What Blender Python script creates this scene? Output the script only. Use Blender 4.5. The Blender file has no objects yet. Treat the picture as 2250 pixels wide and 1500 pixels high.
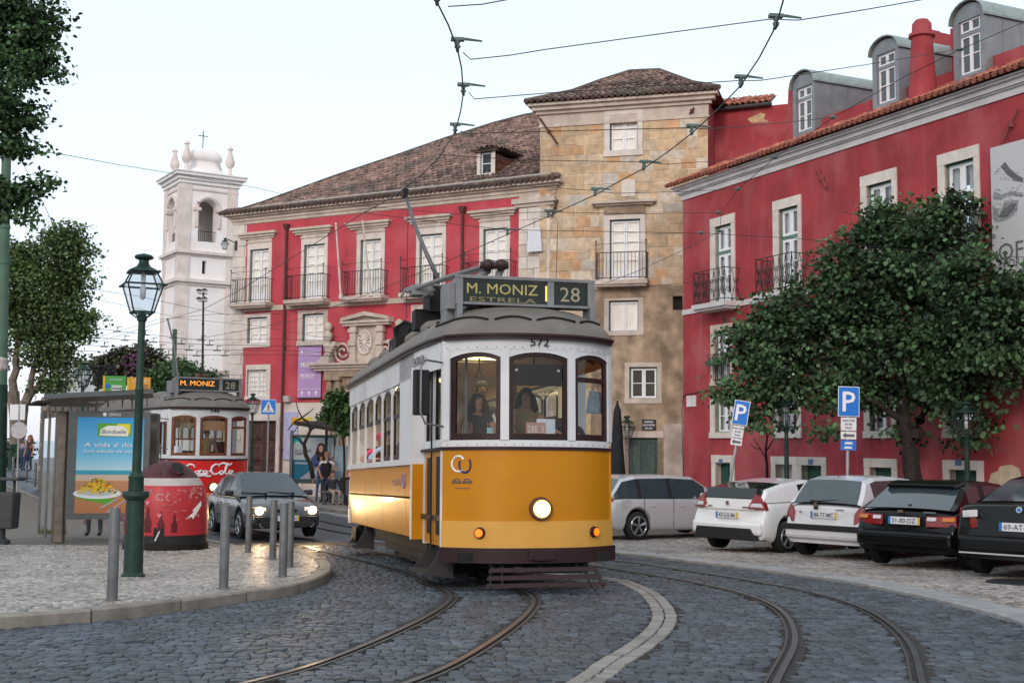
import bpy, bmesh, math, random
import numpy as np
from mathutils import Vector, Matrix
R = random.Random(7)
NR = np.random.RandomState(5)
rad = math.radians
sc = bpy.context.scene
COL = sc.collection
# ---------------------------------------------------------------- camera
CZ, FPX = 1.78, 2700.0
PITCH, ROLL = math.atan(225/2700), 0.0100
_F = Vector((0, math.cos(PITCH), math.sin(PITCH)))
_U0 = Vector((0, -math.sin(PITCH), math.cos(PITCH)))
_R0 = Vector((1, 0, 0))
CU = _U0*math.cos(ROLL) - _R0*math.sin(ROLL)
CR = _R0*math.cos(ROLL) + _U0*math.sin(ROLL)
cam = bpy.data.objects.new('camera', bpy.data.cameras.new('camera'))
COL.objects.link(cam)
cam.matrix_world = Matrix(((CR.x, CU.x, -_F.x, 0), (CR.y, CU.y, -_F.y, 0), (CR.z, CU.z, -_F.z, CZ), (0, 0, 0, 1)))
cam.data.sensor_width = 36
cam.data.lens = 36*FPX/2250
cam.data.clip_start = .1
cam.data.clip_end = 30000
sc.camera = cam
# ---------------------------------------------------------------- world, sun, exposure
world = bpy.data.worlds.new('World'); sc.world = world; world.use_nodes = True
nt = world.node_tree; nt.nodes.clear()
def N(t, typ, **kw):
    n = t.nodes.new(typ)
    for k, v in kw.items(): setattr(n, k, v)
    return n
SUN_EL, SUN_AZ = 24, 195      # degrees; azimuth clockwise from +Y
sky = N(nt, 'ShaderNodeTexSky', sky_type='NISHITA'); sky.sun_disc = False
sky.sun_elevation = rad(SUN_EL); sky.sun_rotation = rad(SUN_AZ)
bg1 = N(nt, 'ShaderNodeBackground'); bg1.inputs[1].default_value = .05
nt.links.new(sky.outputs[0], bg1.inputs[0])
tc = N(nt, 'ShaderNodeTexCoord'); sx = N(nt, 'ShaderNodeSeparateXYZ'); nt.links.new(tc.outputs['Generated'], sx.inputs[0])
rp = N(nt, 'ShaderNodeValToRGB'); nt.links.new(sx.outputs[2], rp.inputs[0])
e = rp.color_ramp.elements
e[0].position = 0; e[0].color = (.72, .73, .86, 1)
e[1].position = 1; e[1].color = (.80, .90, .95, 1)
for p_, c_ in ((.06, (.77, .79, .91)), (.13, (.83, .88, .96)), (.2, (.85, .95, .99)), (.5, (.83, .96, 1.0))):
    q = rp.color_ramp.elements.new(p_); q.color = (*c_, 1)
cl = N(nt, 'ShaderNodeTexNoise'); cl.inputs['Scale'].default_value = 2.2; cl.inputs['Detail'].default_value = 4
mp = N(nt, 'ShaderNodeMapping'); mp.inputs['Scale'].default_value = (1, 1, 5)
nt.links.new(tc.outputs['Generated'], mp.inputs[0]); nt.links.new(mp.outputs[0], cl.inputs[0])
mr = N(nt, 'ShaderNodeMapRange'); mr.inputs[1].default_value = .3; mr.inputs[2].default_value = .7; mr.inputs[3].default_value = .975; mr.inputs[4].default_value = 1.02
nt.links.new(cl.outputs[0], mr.inputs[0])
vm = N(nt, 'ShaderNodeVectorMath', operation='SCALE'); nt.links.new(rp.outputs[0], vm.inputs[0]); nt.links.new(mr.outputs[0], vm.inputs['Scale'])
bg2 = N(nt, 'ShaderNodeBackground'); bg2.inputs[1].default_value = .97; nt.links.new(vm.outputs[0], bg2.inputs[0])
ad = N(nt, 'ShaderNodeAddShader'); nt.links.new(bg1.outputs[0], ad.inputs[0]); nt.links.new(bg2.outputs[0], ad.inputs[1])
ow = N(nt, 'ShaderNodeOutputWorld'); nt.links.new(ad.outputs[0], ow.inputs[0])
sun = bpy.data.objects.new('sun', bpy.data.lights.new('sun', 'SUN')); COL.objects.link(sun)
sun.data.energy = 1.2; sun.data.angle = rad(14); sun.data.color = (1, .80, .72)
_a, _e = rad(SUN_AZ), rad(SUN_EL)
sdir = Vector((math.sin(_a)*math.cos(_e), math.cos(_a)*math.cos(_e), math.sin(_e)))
sun.rotation_euler = sdir.to_track_quat('Z', 'Y').to_euler()
sc.view_settings.view_transform = 'Standard'; sc.view_settings.look = 'None'
sc.view_settings.exposure = 0.0; sc.view_settings.gamma = 1
sc.view_settings.use_curve_mapping = False
sc.cycles.use_denoising = True
sc.cycles.max_bounces = 6; sc.cycles.transparent_max_bounces = 16
sc.cycles.sample_clamp_indirect = 4
# ---------------------------------------------------------------- geometry of the place
def sm(t): t = max(0., min(1., t)); return t*t*(3-2*t)
def Gz(x, y):
    if y < 24: h = 1.30+.032*y
    elif y < 34: t = y-24; h = 2.068+.032*(t-t*t/20)
    else: h = 2.228
    r = .75*sm((-x-13)/10)*sm((y-28)/20)
    return CZ-h+r
def GzA(x, y):
    h = np.where(y < 24, 1.30+.032*y, np.where(y < 34, 2.068+.032*((y-24)-(y-24)**2/20), 2.228))
    a = np.clip((-x-13)/10, 0, 1); b = np.clip((y-28)/20, 0, 1)
    return CZ-h+.75*(a*a*(3-2*a))*(b*b*(3-2*b))
def ray(u, v): return CR*((u-1125)/FPX)+CU*((750-v)/FPX)+_F
def at(u, v, Y): d = ray(u, v); return Vector((0, 0, CZ))+d*(Y/d.y)
def atz(u, v, z): d = ray(u, v); return Vector((0, 0, CZ))+d*((z-CZ)/d.z)
def gp(u, v, off=0.0):
    d = ray(u, v); lo, hi = 2., 90.
    for _ in range(50):
        m = (lo+hi)/2; p = d*(m/d.y)
        if CZ+p.z > Gz(p.x, p.y)+off: lo = m
        else: hi = m
    p = d*(lo/d.y); return Vector((p.x, p.y, CZ+p.z))
# ---------------------------------------------------------------- object helpers
WM = {}
def link(o, parent=None, world=None, local=None):
    COL.objects.link(o)
    if parent is not None:
        o.parent = parent; pw = WM[parent.name]
        if world is not None: o.matrix_basis = pw.inverted()@world; WM[o.name] = world
        else:
            l = local or Matrix.Identity(4); o.matrix_basis = l; WM[o.name] = pw@l
    else:
        w = world or local or Matrix.Identity(4); o.matrix_basis = w; WM[o.name] = w
    return o
def tag(o, label=None, cat=None, group=None, kind=None):
    if label: o['label'] = label
    if cat: o['category'] = cat
    if group: o['group'] = group
    if kind: o['kind'] = kind
    return o
def thing(name, label, cat, loc=(0, 0, 0), rz=0, group=None, rx=0):
    o = bpy.data.objects.new(name, None); o.empty_display_size = .3
    link(o, None, Matrix.Translation(Vector(loc))@Matrix.Rotation(rz, 4, 'Z')@Matrix.Rotation(rx, 4, 'X'))
    return tag(o, label, cat, group)
def kids(o): return [c for c in bpy.data.objects if c.parent == o]
def copy_thing(o, M, label, group=None):
    c = o.copy(); COL.objects.link(c); c.matrix_basis = M; WM[c.name] = M; c['label'] = label
    if group: c['group'] = group
    for ch in list(o.children):
        d = ch.copy(); COL.objects.link(d); d.parent = c; WM[d.name] = M@d.matrix_basis
        for g in list(ch.children):
            f = g.copy(); COL.objects.link(f); f.parent = d; WM[f.name] = WM[d.name]@f.matrix_basis
    return c
class MB:
    def __init__(s): s.v = []; s.f = []; s.m = []; s.mi = 0
    def add(s, vs, fs, mi=None):
        n = len(s.v); s.v += [tuple(x) for x in vs]
        for f in fs: s.f.append(tuple(i+n for i in f)); s.m.append(s.mi if mi is None else mi)
        return s
    def box(s, c, d, rz=0, mi=None, taper=1):
        hx, hy, hz = d[0]/2, d[1]/2, d[2]/2; cs, sn = math.cos(rz), math.sin(rz); vs = []
        for z in (-1, 1):
            k = taper if z > 0 else 1
            for x, y in ((-1, -1), (1, -1), (1, 1), (-1, 1)):
                a, b = x*hx*k, y*hy*k; vs.append((c[0]+a*cs-b*sn, c[1]+a*sn+b*cs, c[2]+z*hz))
        return s.add(vs, [(3, 2, 1, 0), (4, 5, 6, 7), (0, 1, 5, 4), (1, 2, 6, 5), (2, 3, 7, 6), (3, 0, 4, 7)], mi)
    def hexa(s, b, t, mi=None):     # bottom 4, top 4 points (both counter-clockwise seen from top)
        return s.add(list(b)+list(t), [(3, 2, 1, 0), (4, 5, 6, 7), (0, 1, 5, 4), (1, 2, 6, 5), (2, 3, 7, 6), (3, 0, 4, 7)], mi)
    def tube(s, pts, r, n=8, mi=None, cap=True, r2=None):
        pts = [Vector(p) for p in pts]; k = len(pts); vs = []; fs = []
        for i, p in enumerate(pts):
            t = (pts[min(i+1, k-1)]-pts[max(i-1, 0)]).normalized()
            a = Vector((0, 0, 1)) if abs(t.z) < .9 else Vector((1, 0, 0))
            u = t.cross(a).normalized(); w = t.cross(u)
            rr = r[i] if isinstance(r, (list, tuple)) else (r if r2 is None else r+(r2-r)*i/(k-1))
            for j in range(n):
                g = 2*math.pi*j/n; vs.append(p+u*math.cos(g)*rr+w*math.sin(g)*rr)
        for i in range(k-1):
            for j in range(n):
                a, b = i*n+j, i*n+(j+1) % n; fs.append((a, b, b+n, a+n))
        if cap: fs.append(tuple(range(n))); fs.append(tuple(reversed(range((k-1)*n, k*n))))
        return s.add(vs, fs, mi)
    def lathe(s, prof, c=(0, 0, 0), n=16, mi=None, sq=0, sx=1, sy=1, rot=0):   # prof: (r, z)
        vs = []; fs = []; k = len(prof)
        for r, z in prof:
            for j in range(n):
                g = 2*math.pi*j/n+rot; vs.append((c[0]+r*math.cos(g)*sx, c[1]+r*math.sin(g)*sy, c[2]+z))
        for i in range(k-1):
            for j in range(n):
                a, b = i*n+j, i*n+(j+1) % n; fs.append((a, b, b+n, a+n))
        fs.append(tuple(reversed(range(n)))); fs.append(tuple(range((k-1)*n, k*n)))
        return s.add(vs, fs, mi)
    def disc(s, c, nrm, r, th=.01, n=16, mi=None):
        nrm = Vector(nrm).normalized(); c = Vector(c); return s.tube([c-nrm*th/2, c+nrm*th/2], r, n, mi)
    def prism(s, pts, off, mi=None):    # planar polygon of 3d points extruded by vector off
        n = len(pts); off = Vector(off); vs = [Vector(p) for p in pts]; vs = vs+[p+off for p in vs]
        fs = [tuple(range(n)), tuple(reversed(range(n, 2*n)))]+[(i, (i+1) % n+0, (i+1) % n+n, i+n) for i in range(n)]
        return s.add(vs, fs, mi)
    def quad(s, a, b, c, d, mi=None): return s.add([a, b, c, d], [(0, 1, 2, 3)], mi)
    def sphere(s, c, r, n=10, m=6, sz=1, mi=None):
        pr = [(max(1e-4, r*math.sin(math.pi*i/m)), -r*sz*math.cos(math.pi*i/m)) for i in range(m+1)]
        return s.lathe(pr, c, n, mi)
    def mesh(s, name, mats, smooth=False, fix=True):
        me = bpy.data.meshes.new(name); me.from_pydata(s.v, [], s.f)
        for m in (mats if isinstance(mats, (list, tuple)) else [mats]): me.materials.append(m)
        me.polygons.foreach_set('material_index', s.m)
        if fix and len(s.f) < 60000:
            bm = bmesh.new(); bm.from_mesh(me); bmesh.ops.recalc_face_normals(bm, faces=bm.faces); bm.to_mesh(me); bm.free()
        if smooth is not False:
            me.polygons.foreach_set('use_smooth', [True]*len(me.polygons))
            if smooth is not True: me.set_sharp_from_angle(angle=rad(smooth))
        me.update(); return me
    def build(s, name, mats, parent=None, world=None, local=None, smooth=False, label=None, cat=None, group=None, kind=None, bevel=0, fix=True):
        o = bpy.data.objects.new(name, s.mesh(name, mats, smooth, fix)); link(o, parent, world, local)
        if bevel:
            b = o.modifiers.new('bevel', 'BEVEL'); b.width = bevel; b.segments = 2; b.limit_method = 'ANGLE'
        return tag(o, label, cat, group, kind)
I4 = Matrix.Identity(4)
# ---------------------------------------------------------------- materials
MATS = {}
def M(name, col, rough=.65, metal=0., var=.12, scale=5., bump=0., bscale=40., attr=0., spec=.3, stain=0., scol=(.05, .045, .04), streak=0., coat=0., obr=0., trans=0.):
    if name in MATS: return MATS[name]
    m = bpy.data.materials.new(name); m.use_nodes = True; t = m.node_tree; b = t.nodes['Principled BSDF']; L = t.links.new
    b.inputs['Roughness'].default_value = rough; b.inputs['Metallic'].default_value = metal
    b.inputs['Specular IOR Level'].default_value = spec; b.inputs['Coat Weight'].default_value = coat
    b.inputs['Coat Roughness'].default_value = .08
    tc = N(t, 'ShaderNodeTexCoord'); cur = None
    rgb = N(t, 'ShaderNodeRGB'); rgb.outputs[0].default_value = (*col, 1); cur = rgb.outputs[0]
    def mul(c, fac):
        v = N(t, 'ShaderNodeVectorMath', operation='SCALE'); L(c, v.inputs[0]); L(fac, v.inputs['Scale']); return v.outputs[0]
    def rng(x, lo, hi, a=.3, c=.7):
        r = N(t, 'ShaderNodeMapRange'); r.inputs[1].default_value = a; r.inputs[2].default_value = c; r.inputs[3].default_value = lo; r.inputs[4].default_value = hi; L(x, r.inputs[0]); return r.outputs[0]
    def noise(sc_, det=3, vec=None):
        n = N(t, 'ShaderNodeTexNoise'); n.inputs['Scale'].default_value = sc_; n.inputs['Detail'].default_value = det
        L(vec or tc.outputs['Object'], n.inputs['Vector']); return n.outputs[0]
    if var:
        cur = mul(cur, rng(noise(scale, 4), 1-var, 1+var))
    if attr:
        a = N(t, 'ShaderNodeAttribute', attribute_name='tint'); cur = mul(cur, rng(a.outputs['Fac'], 1-attr, 1+attr, 0, 1))
    if obr:
        a = N(t, 'ShaderNodeObjectInfo'); cur = mul(cur, rng(a.outputs['Random'], 1-obr, 1+obr, 0, 1))
    if stain or streak:
        for amt, sc2, msc, th in ((stain, .8, (1, 1, 1), .5), (streak, 2.2, (1, 1, .12), .52)):
            if not amt: continue
            mpn = N(t, 'ShaderNodeMapping'); mpn.inputs['Scale'].default_value = msc; L(tc.outputs['Object'], mpn.inputs[0])
            f = rng(noise(sc2, 6, mpn.outputs[0]), 0, amt, th, th+.2)
            mx = N(t, 'ShaderNodeMix', data_type='RGBA'); L(f, mx.inputs['Factor']); L(cur, mx.inputs['A']); mx.inputs['B'].default_value = (*scol, 1); cur = mx.outputs['Result']
    L(cur, b.inputs['Base Color'])
    if bump:
        bn = N(t, 'ShaderNodeBump'); bn.inputs['Strength'].default_value = bump; bn.inputs['Distance'].default_value = .02
        L(noise(bscale, 3), bn.inputs['Height']); L(bn.outputs[0], b.inputs['Normal'])
    if trans:
        tr = N(t, 'ShaderNodeBsdfTranslucent'); L(cur, tr.inputs[0]); mx = N(t, 'ShaderNodeMixShader'); mx.inputs[0].default_value = trans
        L(b.outputs[0], mx.inputs[1]); L(tr.outputs[0], mx.inputs[2]); L(mx.outputs[0], t.nodes['Material Output'].inputs[0])
    MATS[name] = m; return m
def glass(name, tint=(.8, .85, .85), refl=1.0, dark=0.):
    if name in MATS: return MATS[name]
    m = bpy.data.materials.new(name); m.use_nodes = True; t = m.node_tree; t.nodes.clear(); L = t.links.new
    tr = N(t, 'ShaderNodeBsdfTransparent'); tr.inputs[0].default_value = (*tint, 1)
    gl = N(t, 'ShaderNodeBsdfGlossy'); gl.inputs['Roughness'].default_value = .03; gl.inputs[0].default_value = (1, 1, 1, 1)
    fr = N(t, 'ShaderNodeLayerWeight'); fr.inputs[0].default_value = .5
    r = N(t, 'ShaderNodeMapRange'); r.inputs[1].default_value = 0; r.inputs[2].default_value = 1; r.inputs[3].default_value = .05*refl; r.inputs[4].default_value = .6*refl
    pw = N(t, 'ShaderNodeMath', operation='POWER'); pw.inputs[1].default_value = 2.5; L(fr.outputs['Facing'], pw.inputs[0]); L(pw.outputs[0], r.inputs[0])
    mx = N(t, 'ShaderNodeMixShader'); L(r.outputs[0], mx.inputs[0]); L(tr.outputs[0], mx.inputs[1]); L(gl.outputs[0], mx.inputs[2])
    o = N(t, 'ShaderNodeOutputMaterial'); L(mx.outputs[0], o.inputs[0]); MATS[name] = m; return m
def emit(name, col, s):
    if name in MATS: return MATS[name]
    m = bpy.data.materials.new(name); m.use_nodes = True; t = m.node_tree; b = t.nodes['Principled BSDF']
    b.inputs['Base Color'].default_value = (*[min(1, c) for c in col], 1); b.inputs['Emission Color'].default_value = (*col, 1); b.inputs['Emission Strength'].default_value = s
    MATS[name] = m; return m
# ---------------------------------------------------------------- writing
def text_mesh(s, bold=0., ext=.002):
    c = bpy.data.curves.new('lettering', 'FONT'); c.body = s; c.size = 1; c.extrude = ext; c.offset = bold; c.resolution_u = 2
    o = bpy.data.objects.new('tmp', c); COL.objects.link(o); dg = bpy.context.evaluated_depsgraph_get()
    me = bpy.data.meshes.new_from_object(o.evaluated_get(dg)); bpy.data.objects.remove(o); bpy.data.curves.remove(c)
    co = np.array([v.co[:] for v in me.vertices]) if len(me.vertices) else np.zeros((1, 3))
    mn, mxx = co.min(0), co.max(0); return me, mn, mxx
def write(name, s, mat, parent, o, xd, yd, w=None, h=None, bold=0., shear=0., world=True, center=True):
    """lettering of width w and/or height h centred on point o, with x direction xd and up direction yd"""
    me, mn, mx = text_mesh(s, bold); me.name = name
    ww, hh = mx[0]-mn[0], mx[1]-mn[1]
    sx_ = (w/ww) if w else (h/hh); sy_ = (h/hh) if h else sx_
    xd = Vector(xd).normalized(); yd = Vector(yd).normalized(); zd = xd.cross(yd)
    cx, cy = (mn[0]+mx[0])/2, (mn[1]+mx[1])/2
    for v in me.vertices:
        x, y, z = (v.co.x-cx)*sx_, (v.co.y-cy)*sy_, v.co.z
        v.co = (x+shear*y, y, z)
    me.materials.append(mat)
    ob = bpy.data.objects.new(name, me); o = Vector(o)
    Mx = Matrix(((xd.x, yd.x, zd.x, o.x), (xd.y, yd.y, zd.y, o.y), (xd.z, yd.z, zd.z, o.z), (0, 0, 0, 1)))
    return link(ob, parent, Mx if world else None, None if world else Mx)
# ---------------------------------------------------------------- numpy batches: many small pieces in one mesh
def batch(name, tmpl_v, tmpl_f, mats4, mat, parent=None, tint=None, midx=None, world=None, kind='stuff', smooth=False, mats=None):
    """tmpl_v (n,3), tmpl_f list of equal-length faces, mats4 (k,4,4)"""
    tv = np.asarray(tmpl_v, float); n = len(tv); k = len(mats4)
    if k == 0: return None
    v4 = np.c_[tv, np.ones(n)]; A = np.asarray(mats4)
    V = np.einsum('kij,nj->kni', A, v4)[:, :, :3].reshape(-1, 3)
    fl = [len(f) for f in tmpl_f]; flat = np.array([i for f in tmpl_f for i in f])
    loops = (flat[None, :]+np.arange(k)[:, None]*n).ravel()
    tot = np.tile(fl, k); st = np.r_[0, np.cumsum(tot)[:-1]]
    me = bpy.data.meshes.new(name); me.vertices.add(len(V)); me.vertices.foreach_set('co', V.ravel())
    me.loops.add(len(loops)); me.loops.foreach_set('vertex_index', loops.astype(np.int32))
    me.polygons.add(len(tot)); me.polygons.foreach_set('loop_start', st.astype(np.int32)); me.polygons.foreach_set('loop_total', tot.astype(np.int32))
    for m in (mats or [mat]): me.materials.append(m)
    if midx is not None: me.polygons.foreach_set('material_index', np.repeat(midx, len(fl)).astype(np.int32))
    if smooth: me.polygons.foreach_set('use_smooth', [True]*len(tot))
    me.update(calc_edges=True)
    if tint is not None:
        a = me.attributes.new('tint', 'FLOAT', 'POINT'); a.data.foreach_set('value', np.repeat(tint, n).astype(np.float32))
    me.validate()
    o = bpy.data.objects.new(name, me); link(o, parent, world if world is not None else (I4 if parent is not None else None))
    if kind: o['kind'] = kind
    return o
def tinted(me, val):
    a = me.attributes.new('tint', 'FLOAT', 'POINT'); a.data.foreach_set('value', [val]*len(me.vertices)); return me
def mat_np(loc, X, Y, Z):
    A = np.eye(4); A[:3, 0] = X; A[:3, 1] = Y; A[:3, 2] = Z; A[:3, 3] = loc; return A
def inpoly(px, py, poly):
    px = np.asarray(px); py = np.asarray(py); r = np.zeros(px.shape, bool); n = len(poly); j = n-1
    for i in range(n):
        xi, yi = poly[i][:2]; xj, yj = poly[j][:2]
        c = ((yi > py) != (yj > py)) & (px < (xj-xi)*(py-yi)/(yj-yi+1e-12)+xi); r ^= c; j = i
    return r
def terrain_poly(name, pts, off, mat, parent=None, step=2., kind=None, skirt=0):
    bm = bmesh.new(); f = bm.faces.new([bm.verts.new((p[0], p[1], 0)) for p in pts]); bmesh.ops.triangulate(bm, faces=[f])
    xs = [p[0] for p in pts]; ys = [p[1] for p in pts]
    for ax, lo, hi in ((0, min(xs), max(xs)), (1, min(ys), max(ys))):
        q = math.ceil(lo/step)*step
        while q < hi:
            co = (q, 0, 0) if ax == 0 else (0, q, 0); no = (1, 0, 0) if ax == 0 else (0, 1, 0)
            bmesh.ops.bisect_plane(bm, geom=bm.verts[:]+bm.edges[:]+bm.faces[:], plane_co=co, plane_no=no); q += step
    for v in bm.verts: v.co.z = Gz(v.co.x, v.co.y)+off
    if skirt:
        ed = [e_ for e_ in bm.edges if len(e_.link_faces) == 1]
        r = bmesh.ops.extrude_edge_only(bm, edges=ed)
        for v in [g for g in r['geom'] if isinstance(g, bmesh.types.BMVert)]: v.co.z -= skirt
    bmesh.ops.recalc_face_normals(bm, faces=bm.faces)
    me = bpy.data.meshes.new(name); bm.to_mesh(me); bm.free(); me.materials.append(mat)
    if sum(p.normal.z for p in me.polygons) < 0: me.flip_normals()
    o = bpy.data.objects.new(name, me); link(o, parent, I4 if parent else None)
    if kind: o['kind'] = kind
    return o
# ================================================================ GROUND, ROAD, PAVEMENTS, RAILS
m_mortar = M('mortar', (.030, .025, .022), .9, var=.3, scale=8)
m_sett = M('basalt_sett', (.064, .078, .098), .50, var=.28, scale=2.2, attr=.55, bump=.5, bscale=60, spec=.36, stain=.35, scol=(.075, .068, .062))
m_sett_far = M('sett_paving_far', (.062, .074, .092), .5, var=.35, scale=14, bump=.6, bscale=14)
m_white = M('limestone_sett', (.25, .232, .215), .5, var=.25, scale=9, obr=.25, bump=.3, bscale=50)
m_calc = M('calcada_stone', (.33, .30, .275), .38, var=.2, scale=1.2, attr=.5, bump=.3, bscale=70)
m_calcm = M('calcada_mortar', (.15, .13, .11), .75, var=.3, scale=9, bump=.5, bscale=30)
m_calcr = M('plaza_stone', (.28, .25, .23), .55, var=.25, scale=.9, attr=.45, bump=.3, bscale=70)
m_kerb = M('kerb_limestone', (.235, .205, .175), .55, var=.22, scale=5, obr=.1, bump=.35, bscale=30, stain=.45, scol=(.09, .075, .06))
m_kerbr = M('kerb_grey', (.30, .30, .31), .5, var=.2, scale=4, obr=.1, bump=.3, bscale=30)
m_rail = M('rail_steel', (.105, .11, .12), .28, .3, var=.2, scale=3)
m_rust = M('rail_rust', (.06, .042, .035), .7, .3, var=.3, scale=9)
m_land = M('ground_earth', (.16, .15, .13), .9, var=.3, scale=.5)

gm = MB(); gx = [-60+2.5*i for i in range(61)]; gy = [-14+2.5*i for i in range(44)]
for y in gy:
    for x in gx: gm.v.append((x, y, Gz(x, y)-.012))
for j in range(len(gy)-1):
    for i in range(len(gx)-1):
        a = j*len(gx)+i; gm.f.append((a, a+1, a+1+len(gx), a+len(gx))); gm.m.append(0)
road = gm.build('road', [m_sett_far], kind='structure', smooth=True, fix=False)
g2 = MB(); zf = -6
g2.quad((-9000, -9000, -34), (9000, -9000, -34), (9000, 95, -34), (-9000, 95, -34))
g2.box((15, 45, -3.2), (150, 118, 3.9)); g2.build('ground', m_land, kind='structure')
m_sea = M('sea_water', (.30, .36, .46), .35, var=.1, scale=.01)
s = MB(); s.quad((-16000, 95, -33), (16000, 95, -33), (16000, 26000, -33), (-16000, 26000, -33)); s.build('sea', m_sea, kind='structure', fix=False)

# --- kerb line of the left pavement (road side)
kpx = [(-420, 1400), (-160, 1392), (0, 1382), (100, 1375), (253, 1362), (363, 1348), (458, 1335), (540, 1322), (612, 1313), (657, 1303), (697, 1290), (723, 1274), (729, 1259), (718, 1246), (690, 1233), (655, 1220), (610, 1207)]
kp = [gp(u, v) for u, v in kpx]
kp = [(p.x, p.y) for p in kp]+[(-4.6, 22.2), (-5.6, 24.2), (-7.0, 26.6), (-9.2, 30.6), (-11.6, 35), (-14.5, 40), (-19, 46), (-24, 50)]
leftpoly = kp+[(-40, 52), (-40, 6)]
def inset(pl, d):
    out = []
    for i, p in enumerate(pl):
        a = pl[max(0, i-1)]; b = pl[min(len(pl)-1, i+1)]; t = Vector((b[0]-a[0], b[1]-a[1])).normalized(); out.append((p[0]-t.y*d, p[1]+t.x*d))
    return out
kin = inset(kp, .17)
pave = terrain_poly('pavement', kin+[(-40, 52), (-40, 6)], .105, m_calcm, kind='structure')
def dens(pl, st):
    out = []
    for a, b in zip(pl[:-1], pl[1:]):
        L_ = math.hypot(b[0]-a[0], b[1]-a[1]); n = max(1, int(L_/st))
        for i in range(n): out.append((a[0]+(b[0]-a[0])*i/n, a[1]+(b[1]-a[1])*i/n))
    return out+[pl[-1]]
def resamp(pl, st):
    out = [pl[0]]; acc = 0
    for a, b in zip(pl[:-1], pl[1:]):
        L_ = math.hypot(b[0]-a[0], b[1]-a[1]); d = st-acc
        while d <= L_:
            out.append((a[0]+(b[0]-a[0])*d/L_, a[1]+(b[1]-a[1])*d/L_)); d += st
        acc = (acc+L_) % st
    return out
def spline(pl, n=6):
    out = []
    for i in range(len(pl)-1):
        p0 = pl[max(0, i-1)]; p1 = pl[i]; p2 = pl[i+1]; p3 = pl[min(len(pl)-1, i+2)]
        for k in range(n):
            t = k/n; out.append(tuple(.5*(2*p1[j]+(p2[j]-p0[j])*t+(2*p0[j]-5*p1[j]+4*p2[j]-p3[j])*t*t+(3*p1[j]-p0[j]-3*p2[j]+p3[j])*t**3) for j in range(2)))
    return out+[pl[-1]]
def kerb_stones(pl, w, top, length, mat, parent, name, side=1, gap=.012, r=.02):
    pl = spline(pl, 8); c = resamp(pl, length/6)
    i = 0
    while i+6 < len(c):
        seg = c[i:i+7]; mb = MB(); o = inset(seg, w*side); n = len(seg)
        L_ = math.hypot(seg[1][0]-seg[0][0], seg[1][1]-seg[0][1]); vs = []
        dz = R.uniform(-.006, .006)
        for k, (a, b) in enumerate(zip(seg, o)):
            t = 0
            if k == 0: t = gap
            if k == n-1: t = -gap
            dx, dy = (seg[1][0]-seg[0][0])/L_*t, (seg[1][1]-seg[0][1])/L_*t
            g0 = Gz(*a); s_ = .022*side
            ir = (b[0]-a[0], b[1]-a[1]); q = math.hypot(*ir); ir = (ir[0]/q*r, ir[1]/q*r)
            vs += [(a[0]+dx, a[1]+dy, g0-.06), (a[0]+dx, a[1]+dy, g0+top-r+dz), (a[0]+dx+ir[0], a[1]+dy+ir[1], g0+top+dz), (b[0]+dx, b[1]+dy, Gz(*b)+top+dz), (b[0]+dx, b[1]+dy, Gz(*b)-.06)]
        fs = []
        for k in range(n-1):
            for j in range(4): a = k*5+j; fs.append((a, a+1, a+6, a+5))
        fs.append((4, 3, 2, 1, 0)); q = (n-1)*5; fs.append((q, q+1, q+2, q+3, q+4))
        mb.add(vs, fs); mb.build(name, mat, parent, I4, smooth=40)
        i += 6
kerb_stones(kp, .17, .125, 1.15, m_kerb, pave, 'kerb_stone', 1)
# --- right hand parking square
rpx = [(2420, 1480), (2250, 1378), (2133, 1342), (1944, 1297), (1789, 1271), (1611, 1247), (1353, 1217)]
rp_ = [gp(u, v) for u, v in rpx]; rp_ = [(p.x, p.y) for p in rp_]
rp_ = rp_+[(-.6, 27.4), (-3.0, 32.2), (-5.6, 38.2), (-9, 45), (-13, 52)]
rin = inset(rp_, -.42)
plaza = terrain_poly('parking_square', rin+[(-13, 70), (30, 70), (30, 8)], .035, m_calcr, kind='structure')
kerb_stones(rp_, .42, .05, 1.25, m_kerbr, plaza, 'kerb_stone', -1, .008, .015)
rightpoly = rp_+[(-13, 70), (30, 70), (30, 8)]
def cyl_off(y):      # sideways drift of the street along its length
    y = np.asarray(y, float); return np.where(y < 22, -(y-13.6)**2/29.6, -2.384-.5*(y-22))
# --- rails
RA = [(570, 1500), (750, 1440), (880, 1385), (958, 1345), (990, 1322), (1001, 1305)]
RA = [gp(u, v) for u, v in RA]; RA = [(p.x, p.y) for p in RA]
RA = [(-3.3, 5.4)]+RA+[(-.83, 15.3), (-1.15, 16.7)]+[tuple(gp(u, v)[:2]) for u, v in ((880, 1254), (740, 1219), (640, 1195))]+[(-6.9, 30), (-9.6, 35.4), (-12.5, 41), (-16, 47), (-22, 52)]
RD = [(2022, 1500), (2019, 1444), (1989, 1400), (1917, 1344), (1806, 1306), (1667, 1278), (1483, 1250), (1333, 1228)]
RD = [tuple(gp(u, v)[:2]) for u, v in RD]
RD = [(1.9, 5.2)]+RD+[(.45, 23.6), (-1.3, 27), (-3.9, 32.2), (-6.7, 38), (-10, 44.6), (-16, 52)]
def smooth_pl(pl, it):
    for _ in range(it): pl = [pl[0]]+[((a[0]+2*b[0]+c[0])/4, (a[1]+2*b[1]+c[1])/4) for a, b, c in zip(pl[:-2], pl[1:-1], pl[2:])]+[pl[-1]]
    return pl
RAs, RDs = smooth_pl(resamp(spline(RA, 8), .3), 10), smooth_pl(resamp(spline(RD, 8), .3), 14)
tracks = [('near rail', inset(RAs, 0)), ('b', inset(RAs, -.93)), ('c', inset(RDs, .93)), ('d', RDs)]
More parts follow.
